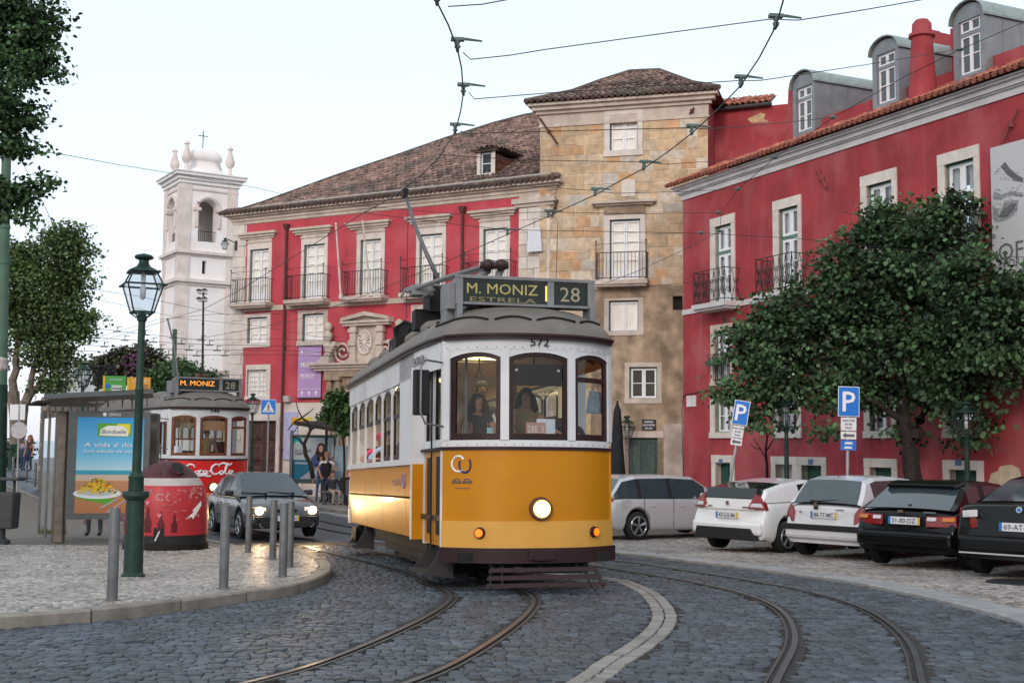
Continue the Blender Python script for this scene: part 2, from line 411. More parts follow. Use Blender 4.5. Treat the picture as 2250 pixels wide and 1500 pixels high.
rl = ['outer rail of the left curved track, leaving the frame lower left', 'inner rail of the left track, emerging from under the slatted guard of the yellow tram',
      'inner rail of the right track, beside the double row of pale setts', 'outer rail of the right track, nearest the parked cars']
railbands = []
for k, (nm, pl) in enumerate(tracks):
    pl = dens(pl, .35); sg = 1 if k in (0, 3) else -1
    if k in (0, 1): head, lip = (-.024, .024), (.06, .08)
    else: head, lip = (-.024, .024), (-.08, -.06)
    def ribbon(lo, hi, z, mb):
        a = inset(pl, -lo); b = inset(pl, -hi)
        vs = []; [vs.extend([(p[0], p[1], Gz(*p)+z), (q[0], q[1], Gz(*q)+z)]) for p, q in zip(a, b)]
        mb.add(vs, [(2*i, 2*i+1, 2*i+3, 2*i+2) for i in range(len(pl)-1)])
    t = thing('tram_rail', rl[k], 'rail', (pl[0][0], pl[0][1], Gz(*pl[0])), group='rails of the two curved tram tracks')
    b_ = MB(); ribbon(*head, .016, b_); b_.build('rail_head', m_rail, t, I4, fix=False)
    b_ = MB(); g0, g1 = (.024, .06) if lip[0] > 0 else (-.06, -.024); ribbon(g0, g1, -.004, b_); b_.build('groove', m_rust, t, I4, fix=False)
    b_ = MB(); ribbon(*lip, .014, b_); b_.build('guard_lip', M('rail_dull', (.07, .065, .065), .45, .3), t, I4, fix=False)
    b_ = MB(); ribbon(-.10, .10, .0, b_); b_.build('bedding', M('rail_bed', (.035, .032, .03), .8, var=.4, scale=12, bump=.8, bscale=40), t, I4, fix=False)
    railbands.append(pl)
WL = [(1272, 1500), (1333, 1456), (1391, 1420), (1437, 1380), (1447, 1345), (1420, 1308), (1380, 1286), (1325, 1271)]
WL = [tuple(gp(u+12, v)[:2]) for u, v in WL]; WL = [(-.35, 5.6)]+WL+[(.35, 18.5), (-.6, 20.4)]
WLs = spline(WL, 8)
def near_line(px, py, pl, d):
    r = np.zeros(len(px), bool); P = np.array(dens(pl, .25))
    for i in range(0, len(P)-1):
        a, b = P[i], P[i+1]
        msk = (np.abs(py-(a[1]+b[1])/2) < .5+d) & (np.abs(px-(a[0]+b[0])/2) < .5+d)
        if not msk.any(): continue
        ab = b-a; t = np.clip(((px[msk]-a[0])*ab[0]+(py[msk]-a[1])*ab[1])/(ab@ab+1e-9), 0, 1)
        dd = np.hypot(px[msk]-a[0]-t*ab[0], py[msk]-a[1]-t*ab[1]); q = np.where(msk)[0]; r[q[dd < d]] = True
    return r
# --- setts (small paving blocks) as real stones: template is a bevelled block
ST_V = [(-.5, -.5, -1), (.5, -.5, -1), (.5, .5, -1), (-.5, .5, -1), (-.5, -.5, -.30), (.5, -.5, -.30), (.5, .5, -.30), (-.5, .5, -.30), (-.46, -.455, 0), (.46, -.455, 0), (.46, .455, 0), (-.46, .455, 0)]
ST_F = [(0, 1, 5, 4), (1, 2, 6, 5), (2, 3, 7, 6), (3, 0, 4, 7), (4, 5, 9, 8), (5, 6, 10, 9), (6, 7, 11, 10), (7, 4, 8, 11), (8, 9, 10, 11)]
def stones(name, X, Y, SX, SY, ANG, top, mat, parent, amp, nparts, partname, seed=0, dip=.022):
    rs = np.random.RandomState(seed); n = len(X); Z = GzA(X, Y)+top+rs.uniform(-amp, amp, n)
    c, s_ = np.cos(ANG), np.sin(ANG); tx = rs.normal(0, .03, n); ty = rs.normal(0, .03, n)
    slope = (GzA(X, Y+.1)-GzA(X, Y-.1))/.2
    A = np.zeros((n, 4, 4)); A[:, 3, 3] = 1
    A[:, 0, 0] = c*SX; A[:, 1, 0] = s_*SX; A[:, 2, 0] = tx*SX+slope*s_*SX
    A[:, 0, 1] = -s_*SY; A[:, 1, 1] = c*SY; A[:, 2, 1] = ty*SY+slope*c*SY
    A[:, 2, 2] = dip; A[:, 0, 3] = X; A[:, 1, 3] = Y; A[:, 2, 3] = Z
    tint = np.clip(rs.normal(.5, .22, n), 0, 1)
    # skew a little so that no two stones share an outline
    A[:, 0, 1] += rs.normal(0, .06, n)*SY; A[:, 1, 0] += rs.normal(0, .06, n)*SX
    order = np.argsort(X**2+Y**2+np.where(np.abs(X) < .43*Y, 0, 1e6)+np.where(Y < 7.6, 1e5, 0)); near = order[:nparts]; far = order[nparts:]
    batch(partname+'_field' if parent else name, ST_V, ST_F, A[far], mat, parent, tint[far])
    vari = []
    for q in range(10):
        mb = MB(); vv = [(x+R.uniform(-.05, .05), y+R.uniform(-.05, .05), z) for x, y, z in ST_V]; mb.add(vv, ST_F)
        vari.append(tinted(mb.mesh(partname, mat), q/9))
    for i in near:
        o = bpy.data.objects.new(partname, vari[R.randrange(10)]); link(o, parent, Matrix(A[i].tolist()))
# road setts: courses across the street that bend with the curve of the tracks
xs, ys, sx_, sy_, an = [], [], [], [], []
y = 5.7
while y < 26:
    dy = .100+NR.uniform(-.008, .010); w0 = -.47*y-1.5; w1 = .47*y+1.5
    x = w0-NR.uniform(0, .1)
    cw = NR.normal(0, .012)
    while x < w1:
        dx = .102+NR.uniform(-.022, .035)
        xs.append(x+dx/2); ys.append(y+cw+.05*math.sin(x*.9+y*.35)+.04*math.sin(x*2.3)); sx_.append(dx-.004); sy_.append(dy-.003); an.append(NR.normal(0, .05)); x += dx
    y += dy
X = np.array(xs); Y = np.array(ys)
# rotate courses to follow the street: shear sideways by drift, tilt with the radius
drift = cyl_off(Y); ang = np.array(an)-.055*(Y-13.6)*np.where(X > -1.5, 1, .4)*.5
Xn = X+drift*.0
Yn = Y+(.05*(Y-13.6))*(-(X-1.5))*.35*np.where(X > -1.5, 1, .4)*-1
keep = (~inpoly(Xn, Yn, leftpoly)) & (~inpoly(Xn, Yn, rightpoly)) & (np.abs(Xn) < .44*Yn+1.0) & (Yn > 5.6)
for pl in railbands: keep &= ~near_line(Xn, Yn, pl, .098)
keep &= ~near_line(Xn, Yn, WLs, .155)
stones('setts', Xn[keep], Yn[keep], np.array(sx_)[keep]*.95, np.array(sy_)[keep]*.93, ang[keep], .005, m_sett, road, .005, 300, 'sett', 3)
bed = terrain_poly('sett_bedding', [(-9, 4.5), (9, 4.5), (14, 27), (-14, 27)], -.007, m_mortar, road, kind='structure')
# double row of pale setts
wmesh = [MB().add([(x+R.uniform(-.03, .03), y+R.uniform(-.03, .03), z) for x, y, z in ST_V], ST_F).mesh('pale_sett', m_white) for _ in range(8)]
for row in (-.064, .064):
    c = resamp(inset(WLs, row), .115)
    for i in range(len(c)-1):
        a, b = c[i], c[i+1]
        if a[1] < 5.6: continue
        g = math.atan2(b[1]-a[1], b[0]-a[0]); o = bpy.data.objects.new('pale_sett', wmesh[R.randrange(8)])
        link(o, road, Matrix.Translation((a[0], a[1], Gz(*a)+.006+R.uniform(-.002, .002)))@Matrix.Rotation(g+R.uniform(-.04, .04), 4, 'Z')@Matrix.Diagonal((.104*R.uniform(.90, 1.02), .116*R.uniform(.93, 1.03), .030, 1)))
# calcada of the left pavement
def field(y0, y1, pitch, xlo, xhi, poly, jit, seed):
    rs = np.random.RandomState(seed); yy = np.arange(y0, y1, pitch); P = []
    for k, yv in enumerate(yy):
        xx = np.arange(xlo(yv), xhi(yv), pitch*1.03)+(k % 2)*pitch/2+rs.uniform(-.2, .2)*pitch; P.append(np.c_[xx, np.full(len(xx), yv)])
    P = np.vstack(P); a = .5*np.sin(P[:, 0]*.8)*pitch*3+.4*np.sin(P[:, 0]*2.1+1)*pitch*2
    P[:, 1] += a; P += rs.uniform(-jit, jit, P.shape)*pitch; k = inpoly(P[:, 0], P[:, 1], poly); P = P[k]
    n = len(P); s_ = pitch*rs.uniform(.84, 1.04, (n, 2)); return P, s_, rs.normal(0, .22, n)
P, S_, A_ = field(9.2, 22.5, .064, lambda y: -.45*y-.4, lambda y: .0, inset(kp, .18)+[(-40, 52), (-40, 6)], .10, 11)
stones('calcada', P[:, 0], P[:, 1], S_[:, 0], S_[:, 1], A_, .118, m_calc, pave, .004, 300, 'paving_stone', 12, .014)
P, S_, A_ = field(9, 30, .095, lambda y: -1, lambda y: .44*y+.8, inset(rp_, -.44)+[(-13, 70), (30, 70), (30, 8)], .12, 21)
stones('plaza_stones', P[:, 0], P[:, 1], S_[:, 0], S_[:, 1], A_, .046, m_calcr, plaza, .004, 300, 'paving_stone', 22, .013)
mp_ = [(-7.4, 41.5), (-5.3, 38.1), (-3.4, 34.6), (-1.6, 33.2), (.4, 34.6), (2.5, 41)]
muspave = terrain_poly('museum_pavement', mp_+[(2.5, 42.3), (.9, 42.9), (-11, 49.6), (-12.3, 49.6)], .15, M('pale_paving', (.25, .23, .205), .6, var=.25, scale=5, bump=.4, bscale=20), step=3, kind='structure', skirt=.2)
# manhole cover at the right edge, litter
mh = MB(); q = gp(2240, 1288); mh.lathe([(.42, 0), (.42, .012), (.40, .016)], (q.x, q.y, q.z+.045), 24); mh.build('manhole_cover', M('cast_iron', (.04, .04, .045), .5, .6), label='round dark manhole cover in the paving by the right edge', cat='manhole cover')
# ================================================================ BUILDINGS
class Wall:
    def __init__(s, p0, p1, nsign=1):
        s.p0 = Vector((p0[0], p0[1], 0)); d = Vector((p1[0]-p0[0], p1[1]-p0[1], 0)); s.L = d.length; s.d = d.normalized()
        s.n = Vector((s.d.y, -s.d.x, 0))*nsign      # towards the street
    def uv(s, u, v):
        d = ray(u, v); c = Vector((0, 0, CZ)); t = (s.p0-c).dot(s.n)/d.dot(s.n); p = c+d*t; return (p-s.p0).dot(s.d), p.z
    def P(s, a, z, o=0.): q = s.p0+s.d*a+s.n*o; return Vector((q.x, q.y, z))
    def off(s, o): p = s.p0+s.n*o; q = p+s.d*s.L; w = Wall((p.x, p.y), (q.x, q.y)); w.n = s.n; return w
    def box(s, mb, a0, a1, z0, z1, o0, o1, mi=None):
        return mb.hexa([s.P(a0, z0, o1), s.P(a1, z0, o1), s.P(a1, z0, o0), s.P(a0, z0, o0)], [s.P(a0, z1, o1), s.P(a1, z1, o1), s.P(a1, z1, o0), s.P(a0, z1, o0)], mi)
    def rect(s, u0, v0, u1, v1):
        um, vm_ = (u0+u1)/2, (v0+v1)/2; return (s.uv(u0, vm_)[0], s.uv(u1, vm_)[0], s.uv(um, v1)[1], s.uv(um, v0)[1])  # a0,a1,z0,z1
    def face(s, mb, a0, a1, z0, z1, holes, depth=.22, mi=None, mireveal=None, zones=None):
        A = sorted(set([a0, a1]+[h[0] for h in holes]+[h[1] for h in holes]+[a0+(a1-a0)*i/6 for i in range(7)]))
        A = [a for a in A if a0 <= a <= a1]
        Z = sorted(set([z0, z1]+[h[2] for h in holes]+[h[3] for h in holes])); Z = [z for z in Z if z0 <= z <= z1]
        for i in range(len(A)-1):
            for j in range(len(Z)-1):
                ca, cz = (A[i]+A[i+1])/2, (Z[j]+Z[j+1])/2
                if any(h[0] < ca < h[1] and h[2] < cz < h[3] for h in holes): continue
                mb.quad(s.P(A[i], Z[j]), s.P(A[i+1], Z[j]), s.P(A[i+1], Z[j+1]), s.P(A[i], Z[j+1]), mi)
        for h in holes:
            c = [(h[0], h[2]), (h[1], h[2]), (h[1], h[3]), (h[0], h[3])]
            for k in range(4):
                p, q = c[k], c[(k+1) % 4]; mb.quad(s.P(*p), s.P(*q), s.P(*q, -depth), s.P(*p, -depth), mireveal if mireveal is not None else mi)
m_redL = M('red_plaster_museum', (.48, .062, .085), .82, var=.14, scale=1.4, bump=.12, bscale=30, stain=.45, scol=(.52, .14, .15), streak=.3)
m_redR = M('red_plaster', (.34, .044, .054), .8, var=.2, scale=1.1, bump=.15, bscale=26, stain=.62, scol=(.43, .12, .13), streak=.4)
m_cream = M('cream_plaster', (.66, .58, .52), .85, var=.10, scale=1.3, bump=.12, bscale=30, stain=.35, scol=(.40, .33, .27), streak=.3)
m_lime = M('limestone_trim', (.56, .475, .41), .75, var=.16, scale=3, bump=.2, bscale=24, stain=.5, scol=(.33, .265, .21), streak=.4)
m_limew = M('limestone_pale', (.67, .60, .545), .75, var=.12, scale=3, bump=.15, bscale=24, stain=.35, scol=(.42, .36, .30))
m_whitep = M('white_plaster', (.86, .81, .80), .8, var=.05, scale=.9, bump=.1, bscale=20, stain=.3, scol=(.66, .58, .53), streak=.25)
m_gfrm = M('green_frame', (.10, .17, .16), .5, var=.1)
m_wfrm = M('white_casement', (.82, .82, .84), .45, var=.05)
m_blind = M('cream_blind', (.90, .85, .74), .8, var=.05)
m_curt = M('net_curtain', (.60, .58, .56), .9, var=.15, scale=14)
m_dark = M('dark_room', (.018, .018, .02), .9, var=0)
m_iron = M('wrought_iron', (.03, .032, .036), .5, .4, var=.1)
m_gl = glass('window_glass', (.86, .9, .92), .8)
m_gll = glass('window_glass_dull', (.98, .98, .99), .35)
m_lead = M('lead_grey', (.25, .265, .285), .5, .3, var=.14, scale=3, stain=.3, scol=(.15, .16, .18), streak=.25)
m_tileA = M('roof_tile_brown', (.20, .135, .112), .85, var=.35, scale=3, attr=.42, obr=.4, bump=.3, bscale=30, stain=.75, scol=(.095, .088, .078))
m_tileR = M('roof_tile_red', (.36, .125, .085), .85, var=.3, scale=3, attr=.35, obr=.35, bump=.3, bscale=30, stain=.45, scol=(.2, .12, .10))
m_deck = M('roof_underlay', (.085, .06, .05), .9, var=.3)
m_pipe = M('drain_pipe', (.10, .045, .04), .6, var=.2)
m_gutter = M('gutter_dark', (.07, .06, .06), .6, .3, var=.2)

def tiles(parent, o, sd, ud, poly, mat, nparts=0, pw=.21, ph=.34, seed=1, name='roof_tile', lift=.03, deck=True):
    """barrel tiles over a sloping plane: o origin, sd along the eave, ud up the slope; poly in (s,t)"""
    rs = np.random.RandomState(seed); o = Vector(o); sd = Vector(sd).normalized(); ud = Vector(ud).normalized(); nn = sd.cross(ud)
    if nn.z < 0: nn = -nn
    S0, S1 = min(p[0] for p in poly), max(p[0] for p in poly); T0, T1 = min(p[1] for p in poly), max(p[1] for p in poly)
    ss = np.arange(S0, S1, pw); tt = np.arange(T0, T1, ph); G = np.array([(a, b) for b in tt for a in ss])
    k = inpoly(G[:, 0]+pw/2, G[:, 1]+ph/2, poly); G = G[k]
    if deck:
        mb = MB(); pts = [o+sd*p[0]+ud*p[1] for p in poly]; mb.add(pts, [tuple(range(len(pts)))]); mb.build('roof_deck', m_deck, parent, I4, fix=False)
    seg = 5; tv = []
    for t_, r in ((0, .5), (1, .42)):
        for q in range(seg+1):
            g = math.pi*q/seg; tv.append((math.cos(g)*r, t_*1.12, math.sin(g)*r+(.12 if t_ == 0 else 0)))
    for q in range(seg+1):       # thickness at the lower lip
        g = math.pi*q/seg; tv.append((math.cos(g)*.40, 0, math.sin(g)*.38+.10))
    tf = [(q, q+1, q+seg+2, q+seg+1) for q in range(seg)]+[(q+1, q, q+2*seg+2, q+2*seg+3) for q in range(seg)]
    A = []
    for a, b in G:
        j = rs.normal(0, .012, 3); an = rs.normal(0, .035)
        X_ = (sd*math.cos(an)+ud*math.sin(an))*pw*1.02; Y_ = (ud*math.cos(an)-sd*math.sin(an)+nn*rs.normal(-.01, .012))*ph; Z_ = nn*pw*.95
        A.append(mat_np(o+sd*(a+pw/2+j[0])+ud*(b+j[1])+nn*(lift+j[2]*.5), X_, Y_, Z_))
    A = np.array(A); tint = np.clip(rs.normal(.5, .25, len(A)), 0, 1)
    if not len(A): return
    d = np.linalg.norm(A[:, :3, 3], axis=1); od = np.argsort(d); near = od[:nparts]; far = od[nparts:]
    if len(far): batch(name+'_field' if nparts else name+'s', tv, tf, A[far], mat, parent, tint[far])
    if nparts:
        vr = []
        for q in range(6): me = MB().add(tv, tf).mesh(name, mat, fix=False); vr.append(tinted(me, q/5))
        for i in near: link(bpy.data.objects.new(name, vr[R.randrange(6)]), parent, Matrix(A[i].tolist()))
def window(bld, W, outer, inner, style='blind', cols=2, rows=3, depth=.09, name='window', smat=None, transom=None, lab=None, gm_=None, fr=m_gfrm, shape=None, wood=.06, gw=.045, door=False, sill=True, rm=.3):
    a0, a1, z0, z1 = inner
    w = bpy.data.objects.new(name, None); link(w, bld, Matrix.Translation(W.P((a0+a1)/2, z0))); 
    if lab: w['label'] = lab
    if outer:
        b0, b1, y0, y1 = outer; mb = MB(); P_ = .035
        if not door and y0 < z0-.03: W.box(mb, b0-.02, b1+.02, y0, z0, -.1, P_+.03); lo = z0
        else: lo = y0 if door else z0
        W.box(mb, b0, a0, lo, z1, -.1, P_); W.box(mb, a1, b1, lo, z1, -.1, P_); W.box(mb, b0, b1, z1, y1, -.1, P_+.008)
        mb.build('stone_surround', smat or m_lime, w, I4)
    mb = MB(); o0, o1 = -depth-.05, -depth+.02
    for q in ((a0, a0+gw, z0, z1), (a1-gw, a1, z0, z1), (a0+gw, a1-gw, z1-gw, z1), (a0+gw, a1-gw, z0, z0+gw*.5)): W.box(mb, *q, o0, o1)
    if transom: W.box(mb, a0+gw, a1-gw, transom-.05, transom+.05, o0, o1)
    mb.build('frame', fr, w, I4)
    # casements: two leaves with stiles and glazing bars
    ia0, ia1, iz0, iz1 = a0+gw, a1-gw, z0+gw*.5, z1-gw; mid = (ia0+ia1)/2; cm = MB(); pm = []
    zones = [(iz0, iz1, rows)] if not transom else [(iz0, transom-.05, rows), (transom+.05, iz1, 1)]
    for zz0, zz1, rws in zones:
        for la, lb in ((ia0, mid-.004), (mid+.004, ia1)) if cols > 1 else ((ia0, ia1),):
            st = wood; W.box(cm, la, la+st, zz0, zz1, o0+.01, o1-.015); W.box(cm, lb-st, lb, zz0, zz1, o0+.01, o1-.015)
            kick = .0
            if door and zz0 == iz0: kick = (zz1-zz0)*.16
            W.box(cm, la+st, lb-st, zz0, zz0+st+kick, o0+.01, o1-.015); W.box(cm, la+st, lb-st, zz1-st, zz1, o0+.01, o1-.015)
            pz0, pz1 = zz0+st+kick, zz1-st; nc = max(1, (cols//2))
            for r_ in range(rws):
                q0, q1 = pz0+(pz1-pz0)*r_/rws, pz0+(pz1-pz0)*(r_+1)/rws
                if r_: W.box(cm, la+st, lb-st, q0-.013, q0+.013, o0+.015, o1-.02)
                for c_ in range(nc):
                    x0, x1 = la+st+(lb-la-2*st)*c_/nc, la+st+(lb-la-2*st)*(c_+1)/nc
                    if c_: W.box(cm, x0-.011, x0+.011, q0+.013, q1-.013, o0+.016, o1-.021)
                    pm.append((x0, x1, q0, q1))
            if shape:      # rounded corners of the lights
                c5 = .07
                for (x0, x1, q0, q1) in pm[-rws*nc:]:
                    for (cx, sx__) in ((x0, 1), (x1, -1)):
                        for (cz, sz_) in ((q0, 1), (q1, -1)):
                            pts = [W.P(cx, cz, o1-.018)]+[W.P(cx+sx__*c5*(1-math.cos(g)), cz+sz_*c5*(1-math.sin(g)), o1-.018) for g in (0, .4, .8, 1.2, 1.57)]
                            cm.add(pts, [tuple(range(len(pts)))])
    cm.build('casement', m_wfrm, w, I4)
    g = gm_ or m_gll
    for (x0, x1, q0, q1) in pm:
        mb = MB(); W.box(mb, x0, x1, q0, q1, o0+.02, o0+.026); mb.build('pane', g, w, I4)
    bk = MB()
    if style == 'blind':
        W.box(bk, ia0, ia1, iz0, iz1, o0-.005, o0+.002); bk.build('blind', m_blind, w, I4)
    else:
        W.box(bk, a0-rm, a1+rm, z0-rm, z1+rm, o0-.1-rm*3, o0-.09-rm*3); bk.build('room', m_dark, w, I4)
        if style == 'curtain':
            for la, lb, full in ((ia0, mid-.02, .75), (mid+.02, ia1, .8)):
                cb = MB(); n = 14; vs = []
                for i in range(n+1):
                    a = la+(lb-la)*i/n*full if la == ia0 else lb-(lb-la)*(1-i/n)*full
                    for z in (iz0+.03, iz1-.02): vs.append(W.P(a, z, o0-.07+.018*math.sin(i*1.9)))
                cb.add(vs, [(2*i, 2*i+2, 2*i+3, 2*i+1) for i in range(n)]); cb.build('curtain', m_curt, w, I4, smooth=True, fix=False)
    return w
def cornice(mb, W, a0, a1, z, steps, ends=True):
    for z0, z1, o in steps: W.box(mb, a0-(o if ends else 0), a1+(o if ends else 0), z+z0, z+z1, -.05, o)
def balcony(bld, W, a0, a1, zs, H=.95, out=.55, th=.14, scroll=False, extra=.30, nb=None, smat=None):
    b = bpy.data.objects.new('balcony', None); link(b, bld, Matrix.Translation(W.P((a0+a1)/2, zs)))
    mb = MB(); W.box(mb, a0, a1, zs-th, zs, -.02, out); W.box(mb, a0+.05, a1-.05, zs-th-.07, zs-th, -.02, out-.08); mb.build('slab', smat or m_lime, b, I4)
    mb = MB(); o = out-.06; r = .011
    def t(p, q, rr=r, n=5): mb.tube([p, q], rr, n)
    for z in (zs+H, zs+.08): t(W.P(a0+.05, z, o), W.P(a1-.05, z, o), .014); t(W.P(a0+.05, z, 0), W.P(a0+.05, z, o), .014); t(W.P(a1-.05, z, 0), W.P(a1-.05, z, o), .014)
    if extra:
        t(W.P(a0+.05, zs+H+extra, o), W.P(a1-.05, zs+H+extra, o), .008)
        for a in (a0+.05, a1-.05):
            t(W.P(a, zs, o), W.P(a, zs+H+extra+.06, o), .016); mb.sphere(W.P(a, zs+H+extra+.09, o), .035, 6, 4); t(W.P(a, zs+H+extra, 0), W.P(a, zs+H+extra, o), .008)
    else:
        for a in (a0+.05, a1-.05): t(W.P(a, zs, o), W.P(a, zs+H+.03, o), .016)
    n = nb or int((a1-a0)/.125)
    if not scroll:
        for i in range(1, n): a = a0+.05+(a1-a0-.1)*i/n; t(W.P(a, zs+.08, o), W.P(a, zs+H, o), .0085, 4)
        for i in range(1, 4):
            for a in (a0+.05, a1-.05): t(W.P(a, zs+.08, o*i/4), W.P(a, zs+H, o*i/4), .0085, 4)
    else:
        m = max(3, int((a1-a0)/.26))
        def scr(f, c, hw):
            for sg in (-1, 1):
                for zz, flip in ((zs+.30, 1), (zs+.68, -1)):
                    pts = []
                    for k in range(15):
                        g = k/14*4.4; rr = hw*(.85-.16*g)
                        pts.append(f(c+sg*(hw*.1+rr*math.cos(g)*.75), zz+flip*rr*1.35*math.sin(g)))
                    mb.tube(pts, .0075, 4, cap=False)
            for sg in (-1, 1): mb.tube([f(c+sg*hw, zs+.08), f(c+sg*hw*.25, zs+.5), f(c+sg*hw, zs+H)], .0075, 4, cap=False)
        for i in range(m):
            c = a0+.05+(a1-a0-.1)*(i+.5)/m; scr(lambda a, z: W.P(a, z, o), c, (a1-a0-.1)/m/2)
            t(W.P(a0+.05+(a1-a0-.1)*i/m, zs+.08, o), W.P(a0+.05+(a1-a0-.1)*i/m, zs+H, o), .009, 4)
        for a in (a0+.05, a1-.05):
            for i in range(2): scr(lambda x, z: W.P(a, z, x), o*(i+.5)/2, o/4)
    mb.build('railing', m_iron, b, I4, fix=False)
    return b
# ---------------------------------------------------------------- THE RED MUSEUM
WM_ = Wall((-11.45, 50), (1.12, 43.0)); W = WM_
zg = CZ-2.6
mus = thing('museum_building', 'long deep red museum with brown tiled hipped roof, carved stone portal and purple banner', 'building', W.P(6, zg))
eL, eR = W.uv(500, 500)[0], W.uv(1143, 440)[0]
zE0 = W.uv(512, 497)[1]; zE = W.uv(850, 463)[1]+.02      # underside of the cornice
fw = []   # upper french windows: (outer px, inner px)
UP = [((543.5, 530, 597, 669), (549, 549, 590, 669), (532, 511, 605, 523)), ((662, 522, 720, 660), (668, 537, 713, 660), (649, 499, 728, 511)), ((784, 510, 845.5, 652), (792, 525, 837, 652), (769, 487, 855, 500)),
      ((915, 498, 980, 642), (922, 513, 971.5, 642), (900.6, 476, 989, 489)), ((1054, 486, 1121, 632), (1062, 502, 1113, 632), (1039, 460, 1132, 473))]
zb = W.uv(598, 677)[1]
zflo = np.mean([W.rect(*i)[2] for o_, i, c_ in UP])+.0
ups = []
for o_, i_, c_ in UP:
    o1_ = list(W.rect(*o_)); i1_ = list(W.rect(*i_)); c1_ = W.rect(*c_)
    ups.append((o1_, i1_, c1_))
zt_i = np.mean([q[1][3] for q in ups]); zt_o = np.mean([q[0][3] for q in ups]); zc0 = np.mean([q[2][2] for q in ups]); zc1 = np.mean([q[2][3] for q in ups])
holes = []
for q in ups:
    q[0][2] = q[1][2] = zflo; q[0][3] = zt_o; q[1][3] = zt_i; holes.append(q[1])
R2 = [((533, 689, 594.5, 763), (544, 697, 587, 754)), ((655, 681, 720.6, 760), (665, 689, 711, 749)), ((904, 668, 985, 745), (915, 678, 970, 736))]
r2 = [(W.rect(*a), W.rect(*b)) for a, b in R2]; holes += [b for a, b in r2]
R3 = [((541, 801, 594.5, 878), (543, 812, 585.6, 870))]
r3 = [(W.rect(*a), W.rect(*b)) for a, b in R3]; holes += [b for a, b in r3]
dr = list(W.rect(546, 924, 606, 1050)); dr[2] = zg; holes.append(dr)
dr2 = [W.uv(768, 950)[0], W.uv(842, 950)[0], zg, W.uv(806, 905)[1]]; holes.append(dr2)
mb = MB(); zr = W.uv(670, 884)[1]      # lower edge of the red
W.face(mb, -.02, eR+1.35, zg-.5, zE, holes, .2, 0, 2)
# the painted zones are plaster of another colour, a few millimetres proud
def zone(mb, a0, a1, z0, z1, hs, mi, o=.008):
    Wz = W.off(o); Wz.face(mb, a0, a1, z0, z1, [h for h in hs], .01, mi)
aq = W.uv(540, 600)[0]
zone(mb, aq, eR, zr, zE-.02, holes, 1)
# side and back walls
n_ = W.n; bk_ = 9
for a in (-.02, eR+1.35):
    mb.quad(W.P(a, zg-.5), W.P(a, zE), W.P(a, zE, -bk_), W.P(a, zg-.5, -bk_), 0)
mb.quad(W.P(-.02, zg-.5, -bk_), W.P(eR+1.35, zg-.5, -bk_), W.P(eR+1.35, zE, -bk_), W.P(-.02, zE, -bk_), 0)
mb.build('wall', [m_cream, m_redL, m_lime], mus, I4, fix=False)
# cornice, string course, pilasters
mb = MB(); cornice(mb, W, -.05, eR+1.4, zE, [(0, .13, .05), (.13, .26, .10), (.26, .34, .20), (.34, .42, .34)]); mb.build('cornice', m_lime, mus, I4)
mb = MB(); W.box(mb, aq, eR, zb-.09, zb+.11, 0, .05); mb.build('string_course', m_lime, mus, I4)
mb = MB(); zz = zr
for k in range(26):      # quoins at the left corner and right pilaster
    h = (zE-zg)/26; z0 = zg+k*h
    b_ = MB(); W.box(b_, -.03, aq-(.10 if k % 2 else .0), z0+.008, z0+h-.008, -.04, .045); b_.build('quoin', m_limew, mus, I4)
    if z0 > 1:
        for c0, c1 in (((eR, eR+.62), (eR+.63, eR+1.25)) if k % 2 else ((eR, eR+.35), (eR+.36, eR+.9), (eR+.91, eR+1.25))):
            b_ = MB(); W.box(b_, c0+.005, c1-.005, z0+.008, z0+h-.008, -.04, .09+R.uniform(-.004, .004)); b_.build('pilaster_stone', m_limew if R.random() < .6 else m_lime, mus, I4)
b_ = MB(); cornice(b_, W, eR-.02, eR+1.27, zE-.42, [(0, .12, .14), (.12, .3, .22)]); b_.build('pilaster_capital', m_lime, mus, I4)
for k, (o_, i_, c_) in enumerate(ups):
    w = window(mus, W, o_, i_, 'blind', 2, 5, door=True, name='french_window', smat=m_limew)
    b_ = MB(); W.box(b_, o_[0]+.03, o_[1]-.03, zt_o, zc0-.05, -.02, .03); W.box(b_, o_[0]-.02, o_[1]+.02, zt_o-.02, zt_o+.06, -.02, .08)
    b_.build('lintel_frieze', m_lime, w, I4)
    b_ = MB(); cornice(b_, W, c_[0]+.1, c_[1]-.1, zc0-.05, [(0, .08, .07), (.08, .18, .14), (.18, .27, .22)]); b_.build('lintel_cornice', m_lime, w, I4)
for k, (u0, u1, v) in enumerate([(522, 602, 669), (642, 728, 661), (765, 855, 653), (893, 989, 646), (1032, 1138, 637)]):
    a0, a1 = W.uv(u0, v)[0], W.uv(u1, v)[0]; balcony(mus, W, a0, a1, zflo-.01)
for k, (o_, i_) in enumerate(r2): window(mus, W, o_, i_, 'blind', 2, 3, depth=.1, smat=m_lime if k else m_limew)
for o_, i_ in r3: window(mus, W, o_, i_, 'blind', 4, 5, depth=.1, smat=m_limew, fr=m_wfrm, wood=.03, gw=.03)
